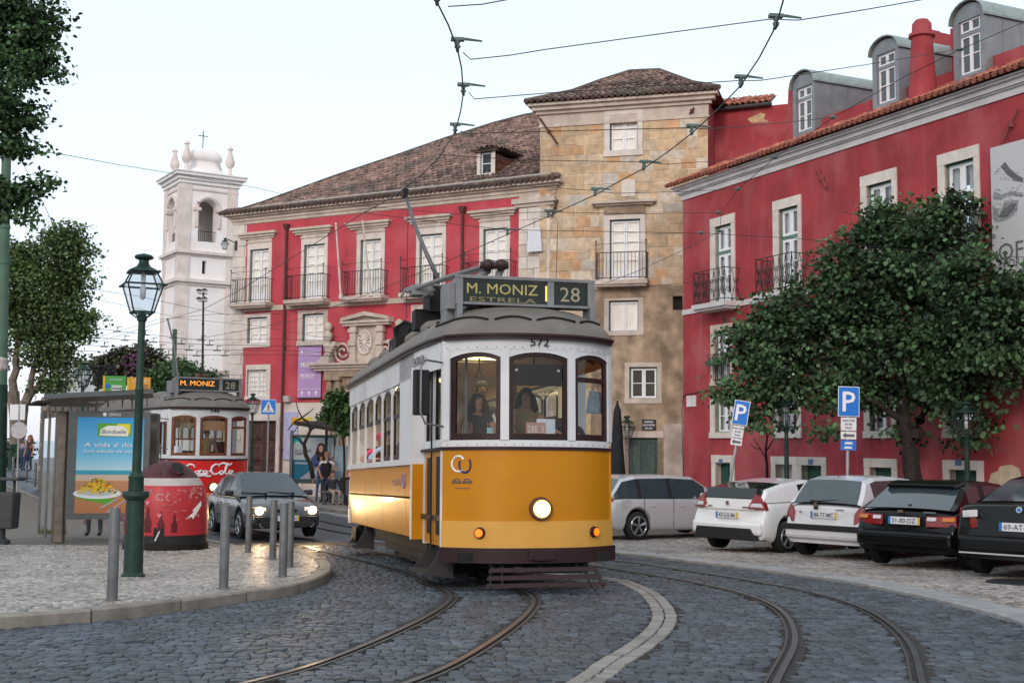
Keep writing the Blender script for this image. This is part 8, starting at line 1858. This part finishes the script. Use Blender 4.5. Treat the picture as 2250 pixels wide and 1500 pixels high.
# ---------------------------------------------------------------- people in the street
hipL = [((-.30, .06, -.22), (-.17, -.10, -.46)), ((.32, .06, -.22), (.18, -.08, -.44))]
def P3(u, Y): q = at(u, 1050, Y); return (q.x, q.y, Gz(q.x, q.y)+.15)
def pp(u, v, off=.04): q = gp(u, v, off); return (q.x, q.y, q.z)
person('man in white shirt, black waistcoat and jeans, hands on hips, by the shelter', P3(717, 42.6), -.1, 1.76, 'stand', (.62, .62, .66), legs=(.03, .05, .10), hair=(.28, .14, .06), vest=(.012, .012, .014), arms=hipL)
person('dark haired person in blue standing behind the man in the waistcoat', P3(705, 43.3), .3, 1.66, 'stand', (.03, .05, .16), legs=(.09, .14, .24), hair=(.02, .015, .012), hairlen=.12)
person('person with reddish hair half hidden behind the waistcoat man', P3(733, 43.6), -.6, 1.6, 'stand', (.4, .4, .44), legs=(.02, .02, .03), hair=(.10, .035, .02))
bn_ = at(752, 1070, 41.5); T = thing('bench', 'low bench under the seated people beside the yellow tram', 'bench', (bn_.x, bn_.y+.1, Gz(bn_.x, bn_.y)+.15)); b = MB(); b.box((0, 0, .42), (1.5, .4, .06)); b.build('bench_seat', m_shb, T); b = MB(); [b.box((x, 0, .2), (.08, .35, .4)) for x in (-.6, .6)]; b.build('bench_leg', m_shg, T)
person('grey haired man in a black jacket sitting beside the yellow tram', (bn_.x+.10, bn_.y+.15, Gz(bn_.x, bn_.y)+.13), .35, 1.72, 'sit', (.02, .02, .022), legs=(.02, .02, .025), hair=(.35, .30, .25), bare=False, lean=.15, arms=[((-.26, -.22, -.24), (-.08, -.42, -.28)), ((.26, -.22, -.24), (.08, -.42, -.28))])
person('person in light trousers sitting left of the grey haired man', (bn_.x-.35, bn_.y+.18, Gz(bn_.x, bn_.y)+.13), .5, 1.6, 'sit', (.05, .05, .06), legs=(.45, .36, .26), hair=(.05, .04, .03), bare=False)
person('man in a lilac shirt and blue jeans standing with his back turned, far left', pp(49, 1033, .12), 2.4, 1.74, 'stand', (.30, .30, .44), legs=(.03, .06, .14), hair=(.10, .06, .05))
person('woman in dark top and red hair facing the man in lilac, far left', pp(63, 1035, .12), -.6, 1.62, 'stand', (.035, .03, .035), legs=(.02, .03, .07), hair=(.22, .05, .03), hairlen=.28, fem=True)
# round traffic sign and small white sign at far left
c = at(43, 945, 40); T = thing('round_sign', 'round traffic sign seen from behind, with two white boards above, far left', 'road sign', (c.x, c.y, Gz(c.x, c.y)+.1)); o_ = Vector(T.location); b = MB(); b.tube([(0, 0, 0), at(43, 890, 40)-o_], .035, 8); b.build('post', m_steel, T)
b = MB(); b.disc(c-o_+Vector((0, -.05, 0)), (0, -1, 0), .27, .02, 24); b.build('disc', M('weathered_disc', (.42, .40, .42), .6, var=.2, scale=9), T); b = MB(); b.box(at(32, 905, 40)-o_, (.30, .03, .50)); b.box(at(48, 905, 40)-o_, (.22, .03, .50)); b.build('boards', m_wp, T)
# ================================================================ TREES
m_bark = M('bark', (.032, .024, .020), .9, var=.35, scale=8, bump=.8, bscale=14); m_barkg = M('bark_grey', (.17, .14, .115), .9, var=.35, scale=6, bump=.8, bscale=12)
m_lfR = M('leaf_dark_green', (.068, .128, .057), .48, var=.35, scale=.9, attr=.85, trans=.25, spec=.28); m_lfL = M('leaf_green', (.062, .125, .048), .48, var=.3, scale=.9, attr=.8, trans=.18)
m_lfP = M('leaf_grey_green', (.105, .165, .060), .55, var=.35, scale=.6, attr=.65, trans=.2); m_lfB = M('leaf_fresh_green', (.06, .12, .035), .5, var=.3, attr=.6, trans=.2); m_bou = M('leaf_brownish', (.075, .078, .042), .6, var=.4, scale=.5, attr=.6)
LF_V = [(0, 0, 0), (-.38, .28, .10), (-.42, .62, .07), (0, 1.0, -.06), (.42, .62, .07), (.38, .28, .10), (0, .5, -.02)]
LF_F = [(0, 5, 6), (5, 4, 6), (4, 3, 6), (3, 2, 6), (2, 1, 6), (1, 0, 6)]
def leaves(T, blobs, n, size, mat, seed, nparts=0, droop=.5, shell=.55, clump=.28, cn=14, name='crown'):
    """leaf sized faces gathered in sprays through the volume of ellipsoids (centre, radii)"""
    rs = np.random.RandomState(seed); vol = np.array([b[1][0]*b[1][1]*b[1][2] for b in blobs])**.75; pr = vol/vol.sum(); nc = n//cn
    bi = rs.choice(len(blobs), nc, p=pr); d = rs.normal(size=(nc, 3)); d /= np.linalg.norm(d, axis=1)[:, None]; r = (shell+(1-shell)*rs.rand(nc))*rs.normal(1, .12, nc)
    ct_ = 0; C_ = np.array([blobs[i][0] for i in bi])+d*r[:, None]*np.array([blobs[i][1] for i in bi])
    ct = np.clip(rs.normal(.45, .27, nc), .05, 1)
    P = np.repeat(C_, cn, 0)+rs.normal(size=(nc*cn, 3))*clump*np.array([1, 1, .38]); D = np.repeat(d, cn, 0)
    out = D*.7+rs.normal(size=P.shape)*.55; out[:, 2] -= droop; out /= np.linalg.norm(out, axis=1)[:, None]
    up_ = rs.normal(size=P.shape)*.5+np.array([0, 0, 1.0]); X = np.cross(out, up_); X /= np.linalg.norm(X, axis=1)[:, None]; Z = np.cross(X, out)
    s = size*rs.uniform(.6, 1.25, len(P)); A = np.zeros((len(P), 4, 4)); A[:, 3, 3] = 1
    A[:, :3, 0] = X*s[:, None]; A[:, :3, 1] = out*s[:, None]; A[:, :3, 2] = Z*s[:, None]; A[:, :3, 3] = P
    tint = np.clip(np.repeat(ct, cn)+rs.normal(0, .16, len(P)), 0, 1)
    dist = np.linalg.norm(P-np.array([0, 0, CZ]), axis=1); od = np.argsort(dist); near, far = od[:nparts], od[nparts:]
    batch(name, LF_V, LF_F, A[far], mat, T, tint[far])
    if nparts:
        vr = [tinted(MB().add(LF_V, LF_F).mesh('leaf', mat, fix=False), q/5) for q in range(6)]
        for i in near: link(bpy.data.objects.new('leaf', vr[R.randrange(6)]), T, Matrix(A[i].tolist()))
def limb(mb, p, q, r0, r1, wob=.12, n=5, mi=None):
    p, q = Vector(p), Vector(q); pts = [p+(q-p)*(i/n)+Vector((R.uniform(-1, 1), R.uniform(-1, 1), R.uniform(-.5, .5)))*wob*(0 if i in (0, n) else 1)*(q-p).length*.35 for i in range(n+1)]
    mb.tube(pts, [r0+(r1-r0)*i/n for i in range(n+1)], 8); return pts
def px_blobs(L, dep=1.0):
    out = []
    for u, v, ru, rv, Y in L: c = at(u, v, Y); k = Y/FPX; out.append(((c.x, c.y, c.z), (ru*k, (ru+rv)/2*k*dep, rv*k)))
    return out
# the large broad tree before the red building
Yt = 28.2; b0 = at(2012, 1040, Yt); b0.z = Gz(b0.x, b0.y); T = thing('broad_tree', 'large dark green round leaved tree spreading over the parked cars before the red building', 'tree', b0)
BL_ = [(1690, 752, 82, 62, 26.4), (1760, 672, 80, 58, 26.8), (1858, 610, 82, 66, 27.2), (1950, 545, 85, 90, 27.4), (2062, 545, 95, 95, 27.2), (2150, 645, 100, 90, 27), (2215, 735, 90, 80, 26.6), (1990, 690, 150, 105, 26.4), (1850, 750, 130, 95, 26), (2090, 780, 120, 80, 26), (1700, 835, 72, 58, 26.2), (1800, 862, 85, 46, 25.8),
       (1950, 858, 95, 42, 26), (2085, 858, 70, 42, 26.4), (1955, 480, 42, 42, 27.4), (2082, 462, 32, 42, 27.2), (1640, 735, 46, 26, 26.6), (1618, 862, 44, 22, 26.4), (1660, 912, 32, 34, 26.6), (1990, 925, 30, 50, 26.2), (2132, 930, 32, 62, 27), (1820, 925, 24, 40, 26), (2260, 640, 60, 60, 27), (1775, 600, 26, 14, 27), (1700, 700, 60, 16, 27), (1640, 790, 40, 14, 27), (1905, 505, 26, 30, 27), (1740, 930, 20, 28, 26.4), (2190, 850, 50, 40, 27)]
BL_ = [(u, v, a, b_, min(28.7, 39*1641/(u+140)-1.3)) for u, v, a, b_, y_ in BL_]
leaves(T, px_blobs([(u, v, a*1.1, b_*1.08, y_) for u, v, a, b_, y_ in BL_], .68), 44000, .120, m_lfR, 41, 300, droop=.55, clump=.24, cn=40, shell=.4)
mb = MB(); tf = at(2005, 915, Yt); l1 = limb(mb, b0, at(2000, 985, Yt), .23, .20, .05); limb(mb, at(2000, 985, Yt), at(2040, 880, Yt), .17, .11); limb(mb, at(2002, 1000, Yt), at(1985, 900, Yt), .16, .12); limb(mb, at(1990, 930, Yt), at(1915, 878, 28.2), .10, .06, .1); limb(mb, at(2035, 890, Yt), at(2120, 800, 27.6), .08, .03)
limb(mb, at(1985, 905, Yt), at(1960, 700, 28.6), .12, .04); limb(mb, at(1985, 900, Yt), at(1830, 760, 28.8), .09, .03); limb(mb, at(1915, 880, 28.2), at(1720, 830, 28.8), .06, .02); limb(mb, at(2040, 880, Yt), at(2060, 680, 28.2), .08, .03)
mb.build('trunk', m_bark, T, I4, smooth=40)
# overhanging tree at the upper left
q = at(-150, 1170, 19); T = thing('overhanging_tree', 'tall dark green tree overhanging the upper left corner, behind the green pole', 'tree', (q.x, q.y, Gz(q.x, q.y)))
BL_ = [(20, 60, 110, 90, 20), (60, 20, 80, 60, 20.3), (20, 180, 95, 80, 19.8), (70, 110, 60, 55, 20), (10, 300, 55, 70, 20), (108, 140, 30, 26, 20), (135, 55, 16, 16, 20), (60, 260, 42, 34, 20), (100, 244, 18, 12, 20), (45, 325, 44, 14, 20), (88, 326, 12, 8, 20), (0, 420, 34, 80, 20), (62, 425, 44, 22, 20), (98, 395, 18, 22, 20), (60, 478, 30, 22, 20), (30, 455, 30, 30, 20), (138, 122, 9, 9, 20), (125, 160, 16, 12, 20), (75, 420, 30, 14, 20), (-110, 150, 120, 170, 20), (-100, 400, 90, 120, 20)]
leaves(T, px_blobs(BL_, .9), 21000, .085, m_lfL, 52, 300, droop=.35, clump=.12, cn=22, shell=.3)
mb = MB(); limb(mb, (q.x, q.y, Gz(q.x, q.y)), at(-110, 300, 20), .26, .16, .05); limb(mb, at(-110, 300, 20), at(40, 60, 20), .12, .03); limb(mb, at(-115, 420, 20), at(80, 410, 20), .05, .012); limb(mb, at(-110, 350, 20), at(60, 320, 20), .05, .012); limb(mb, at(-100, 250, 20), at(80, 230, 20), .05, .012); limb(mb, at(-100, 200, 20), at(110, 140, 20), .06, .012); mb.build('trunk', m_bark, T, I4, smooth=40)
# the slanting tree by the terrace
Yp = 42.; T = thing('terrace_tree', 'tall grey green tree with forked leaning trunks on the terrace, left of the lantern', 'tree', at(40, 960, Yp))
BL_ = [(140, 560, 48, 68, Yp), (160, 620, 36, 60, Yp), (110, 640, 60, 70, Yp), (150, 700, 44, 50, Yp), (60, 600, 42, 70, Yp), (40, 560, 30, 45, Yp), (50, 690, 50, 55, Yp), (100, 740, 65, 45, Yp), (165, 725, 32, 30, Yp), (20, 640, 30, 90, Yp), (120, 520, 25, 25, Yp), (155, 505, 22, 20, Yp), (185, 560, 12, 26, Yp), (130, 800, 36, 50, Yp), (110, 845, 26, 24, Yp), (160, 790, 18, 22, Yp), (195, 700, 12, 22, Yp), (-20, 760, 40, 60, Yp), (80, 790, 30, 20, Yp)]
leaves(T, px_blobs([(u, v, a*.84, b_*.84, y_) for u, v, a, b_, y_ in BL_], .7), 30000, .115, m_lfP, 63, 0, droop=.1, clump=.28, cn=30, shell=.4)
mb = MB(); limb(mb, at(38, 975, Yp), at(30, 860, Yp), .26, .20, .05); limb(mb, at(44, 960, Yp), at(52, 885, Yp), .2, .17, .05); limb(mb, at(50, 890, Yp), at(90, 840, Yp), .17, .10, .1); limb(mb, at(90, 840, Yp), at(104, 800, Yp), .10, .05); limb(mb, at(46, 900, Yp), at(84, 780, Yp), .13, .08); limb(mb, at(84, 780, Yp), at(82, 720, Yp), .06, .05); limb(mb, at(84, 740, Yp), at(112, 640, Yp), .06, .02); limb(mb, at(82, 730, Yp), at(76, 660, Yp), .05, .02); limb(mb, at(30, 860, Yp), at(40, 740, Yp), .16, .08); limb(mb, at(100, 810, Yp), at(150, 740, Yp), .04, .02)
mb.build('trunk', m_barkg, T, I4, smooth=40)
# shrubs by the church
for l, bl, n, s_, m_, sd in (('brownish green bushy tree beside the church, right of the lantern behind the shelter', [(245, 815, 36, 32, 62), (290, 790, 34, 24, 62), (320, 790, 22, 30, 62), (225, 800, 18, 12, 62), (270, 780, 16, 12, 62), (335, 830, 14, 40, 62)], 7000, .2, m_bou, 71),
                            ('bright green climbing shrub spilling over the garden wall under the bell tower', [(362, 840, 14, 34, 53), (370, 815, 14, 18, 53), (402, 802, 16, 12, 54.6), (350, 880, 10, 26, 53), (450, 820, 30, 3, 54), (416, 800, 8, 8, 54.6)], 3600, .14, m_lfB, 72),
                            ('purple flowering patch among the brown bushes by the church', [(292, 800, 14, 12, 61), (300, 790, 10, 12, 61), (285, 818, 10, 10, 61)], 200, .14, M('blossom_purple', (.16, .05, .13), .6, attr=.5), 73),
                            ('low dark bushes behind the terrace railing at far left', [(30, 985, 24, 20, 60), (20, 1005, 22, 14, 60)], 1500, .16, m_lfL, 74)):
    bb = px_blobs(bl); T = thing('shrub', l, 'shrub', bb[0][0]); leaves(T, bb, n, s_, m_, sd, 0, clump=.3, name='foliage'); mb = MB(); c = Vector(bb[0][0]); limb(mb, (c.x, c.y, -1), c, .08, .03); mb.build('stem', m_bark, T, I4)
bb = px_blobs([(745, 895, 24, 24, 40.5), (765, 920, 16, 34, 40.5), (730, 915, 12, 10, 40.5), (770, 880, 18, 18, 40.5), (752, 870, 12, 10, 40.5)]); T = thing('young_tree', 'fresh green young tree at the portal, just left of the yellow tram', 'tree', (bb[0][0][0], bb[0][0][1], -.4))
leaves(T, bb, 2600, .16, m_lfB, 81, 0, clump=.16, name='crown'); mb = MB(); limb(mb, (bb[0][0][0]+.4, bb[0][0][1], -.4), bb[0][0], .05, .03); mb.build('trunk', m_bark, T, I4)
def bare(l, base, pts, Y, r=.06):
    T = thing('bare_tree', l, 'tree', at(*base, Y)); mb = MB()
    for path, r_ in pts: mb.tube([at(u, v, Y+R.uniform(-.1, .1)) for u, v in path], [r_*(1-.6*i/(len(path)-1)) for i in range(len(path))], 6)
    mb.build('branches', m_bark, T, I4, smooth=True)
bare('leafless twisted small tree before the notice board on the museum wall', (688, 1040), [(((688, 1050), (682, 1020), (672, 1000), (668, 975), (676, 958), (682, 945), (676, 925), (662, 918)), .09), (((670, 980), (655, 962), (640, 960)), .05), (((680, 945), (692, 938), (697, 925)), .05), (((664, 918), (648, 925), (632, 945)), .04), (((664, 918), (655, 900), (650, 880)), .03), (((662, 918), (680, 905), (690, 896)), .03), (((672, 930), (655, 935), (645, 950)), .03)], 42.5)
bare('slender leafless sapling against the red wall between the street lamp and the left parking sign', (1686, 1060), [(((1686, 1070), (1685, 1020), (1682, 990), (1686, 960), (1680, 935)), .045), (((1685, 1010), (1670, 985), (1655, 960)), .02), (((1683, 992), (1700, 965), (1708, 945)), .02), (((1685, 965), (1695, 940)), .015), (((1672, 985), (1660, 985), (1648, 975)), .015)], 31.5)
# weeds at the foot of the shelter post
T = None; mb = MB(); c = gp(118, 1172, .11)
for i in range(140): p = Vector((c.x+R.uniform(-.28, .28), c.y+R.uniform(-.12, .12), c.z)); d = Vector((R.uniform(-.12, .12), R.uniform(-.08, .08), R.uniform(.08, .26))); w_ = Vector((.006, .003, 0)); mb.add([p-w_, p+w_, p+d], [(0, 1, 2)])
mb.build('weeds', M('dry_grass', (.14, .15, .06), .8, var=.3), label='tuft of thin weeds at the foot of the shelter post', cat='weeds', kind='stuff', fix=False)
# ================================================================ OVERHEAD WIRES
m_wire = M('wire_dark', (.035, .035, .04), .5, .3, var=0); m_ins = M('insulator_green', (.10, .14, .13), .5, .2, var=.15)
WZ = CZ+3.8
def wire(label, pts, r=.007, hang=(), cat='overhead wire', group='overhead tram wires', knots=()):
    T = thing('overhead_wire', label, cat, pts[0], group=group); mb = MB(); mb.tube(pts, r, 5, cap=False); mb.build('cable', m_wire, T, I4, smooth=True)
    for p, d in hang:       # suspension fitting: clamp, insulator bell and pull arm
        p = Vector(p); d = Vector(d).normalized(); mb = MB(); mb.lathe([(.028, .01), (.032, .03), (.018, .04), (.026, .065), (.03, .08), (.012, .09)], p, 10); mb.box(p+Vector((0, 0, .095)), (.13, .06, .03), math.atan2(d.y, d.x)); mb.tube([p+Vector((0, 0, .095))+d*.05, p+d*.24+Vector((0, 0, .085))], .009, 5); mb.tube([p+Vector((0, 0, .095))+d*.05+Vector((0, 0, .018)), p+d*.24+Vector((0, 0, .09))], .006, 5); mb.box(p, (.03, .14, .022)); mb.build('suspension_fitting', m_ins, T, I4, smooth=30)
    for p in knots: mb = MB(); mb.sphere(Vector(p), .045, 8, 6, .8); mb.box(Vector(p), (.14, .03, .03)); mb.build('strain_insulator', m_ins, T, I4)
    return T
w1 = [atz(u, v, WZ) for u, v in ((945, -40), (960, 5), (985, 55), (1005, 108), (1014, 150), (1018, 205), (1012, 245), (1000, 290), (965, 345), (925, 385), (865, 432), (800, 467), (700, 530), (600, 592), (525, 638), (450, 678), (370, 702), (270, 735), (180, 760))]
hx = (1, .1, 0); wire('contact wire over the left track, curving past the yellow tram pole', w1, .008, [(w1[1], hx), (w1[3], hx), (w1[5], hx), (w1[7], hx)])
w2 = [atz(u, v, WZ) for u, v in ((1735, -60), (1720, 5), (1705, 58), (1668, 128), (1628, 188), (1578, 240), (1520, 293), (1470, 332), (1415, 370), (1362, 398), (1308, 428), (1205, 475), (1115, 515), (1000, 566), (880, 617), (760, 665), (650, 703), (540, 725), (430, 745))]
wire('contact wire over the right track, crossing in front of the stone tower', w2, .008, [(w2[2], hx), (w2[4], hx), (w2[6], hx), (w2[8], hx), (w2[10], hx), (w2[11], hx), (w2[12], hx)])
def span(label, px, r=.006, knots=()):
    P = [at(*p) for p in px]; wire(label, P, r*.72, knots=[at(*k) for k in knots])
a_ = lambda u, v: (u, v, atz(u, v, WZ+.12).y)
span('short span wire at the top edge, from the left contact wire', [a_(985, 15), (1060, 10, 10.6), (1130, -3, 10.8)], .008)
span('span wire between both contact wires near the top edge', [a_(1018, 116), (1034, 131, 12), (1120, 122, 12), (1200, 109, 11.9), (1450, 75, 11.8), (1690, 43, 11.6), (1755, 45, 11.5), (1900, 22, 12), (2060, -6, 12.5)], .008)
span('span wire passing left of the hipped tower roof and over the dormers', [a_(1030, 203), (1042, 218, 13.5), (1200, 205, 13.6), (1420, 190, 13.6), (1618, 178, 13.5), (1672, 177, 13.8), (1900, 143, 17), (2110, 108, 20)], .008, [(2110, 109, 20)])
span('span wire from the left contact wire over the dormer of the museum', [a_(1012, 288), (1025, 294, 15.2), (1200, 289, 15.3), (1515, 281, 15.4), (1560, 284, 15.6), (1700, 272, 18), (1832, 258, 21)], .008, [(1830, 258, 21)])
span('span wire crossing the upper wall of the stone tower', [a_(965, 340), (1150, 352, 16.8), (1410, 356, 17), (1465, 361, 17.3), (1600, 352, 20), (1706, 346, 23)], .007, [(1703, 346, 23)])
span('span wire grazing the museum eaves', [a_(865, 428), (1000, 408, 18.8), (1150, 408, 18.9), (1305, 419, 19), (1350, 425, 19), (1500, 421, 21), (1625, 415, 24)], .007, [(1622, 415, 24)])
span('span wire below the lintel cornice of the tower french window', [(700, 445, 21), (1000, 470, 20.5), (1205, 466, 20.5), (1400, 470, 22), (1580, 467, 25)], .007, [(1578, 467, 25)])
span('span wire running into the large tree at right', [(800, 468, 22), (1000, 493, 22), (1115, 505, 22.2), (1400, 510, 23), (1560, 513, 24), (1750, 524, 25), (1900, 540, 25.5), (2060, 556, 25), (2270, 566, 24)], .008, [(1540, 511, 24)])
span('pull off cable fixed to the red building, coming from the upper right', [(2270, 40, 14), (2110, 109, 20), (1985, 170, 20.6), (1832, 258, 21), (1703, 346, 23), (1623, 415, 24), (1585, 467, 25), (1581, 508, 26)], .009, [(1581, 508, 26)])
span('thin cable from the first tall window of the red building down behind the yellow tram', [(1581, 508, 26), (1500, 550, 25), (1400, 596, 23.5), (1330, 622, 22.5)], .008)
span('thin cable crossing the tower under its balcony to the red building balcony', [(1300, 640, 30), (1400, 631, 32), (1545, 618, 36)], .010)
span('guy wire from the left green pole to the bell tower side', [(12, 318, 24), (60, 332, 25), (130, 338, 26), (260, 362, 30), (390, 383, 34), (560, 412, 40), (700, 446, 44)], .011, [(130, 338, 26)])
span('guy wire dropping from the left green pole behind the leaves', [(40, 340, 24), (80, 415, 23), (120, 500, 22)], .008)
span('thin line below the bell tower windows, from the grey green tree', [(190, 634, 40), (300, 650, 41), (420, 676, 42), (505, 692, 44)], .010)
for i, (v0, v1, v2) in enumerate(((716, 742, 745), (738, 752, 760), (757, 764, 770), (770, 776, 779))):
    L_ = ['uppermost', 'second from top', 'third from top', 'lowest'][i]
    P = [(170, v0, 44), (300, (v0+v1)/2+3, 45), (430, v1+4, 46), (620, v2, 47), (760, v2+4, 46)]; T = wire(L_+' of four parallel wires with small hangers low across the bell tower', [at(*p) for p in P], .009)
    mb = MB()
    for u in range(195+i*17, 505, 62): v = lerpl([(p[0], p[1]) for p in P], u); c = at(u, v, 45); mb.box(c+Vector((0, 0, -.03)), (.28, .03, .03)); mb.tube([c, c+Vector((.02, 0, .16))], .014, 4); mb.box(c+Vector((.08, 0, .14)), (.2, .03, .02))
    mb.build('hangers', m_wire, T, I4)
span('rising wire from the lower left across the red museum', [(200, 745, 44), (345, 702, 40), (470, 690, 43), (640, 690, 45), (770, 665, 47)], .009)
span('sagging wire across the middle storey of the museum', [(180, 650, 44), (400, 700, 45), (560, 715, 46), (700, 740, 45), (770, 742, 44)], .009)
for u, v0, v1, l in ((1222, 485, 612, 'vertical drop cable on the joint between museum and tower'), (893, 435, 700, 'vertical cord hanging from the trolley pole head')):
    Y = 40 if u > 1000 else 18.7; span(l, [(u+4, v0, Y), (u, v1, Y)], .008 if u < 1000 else .014)
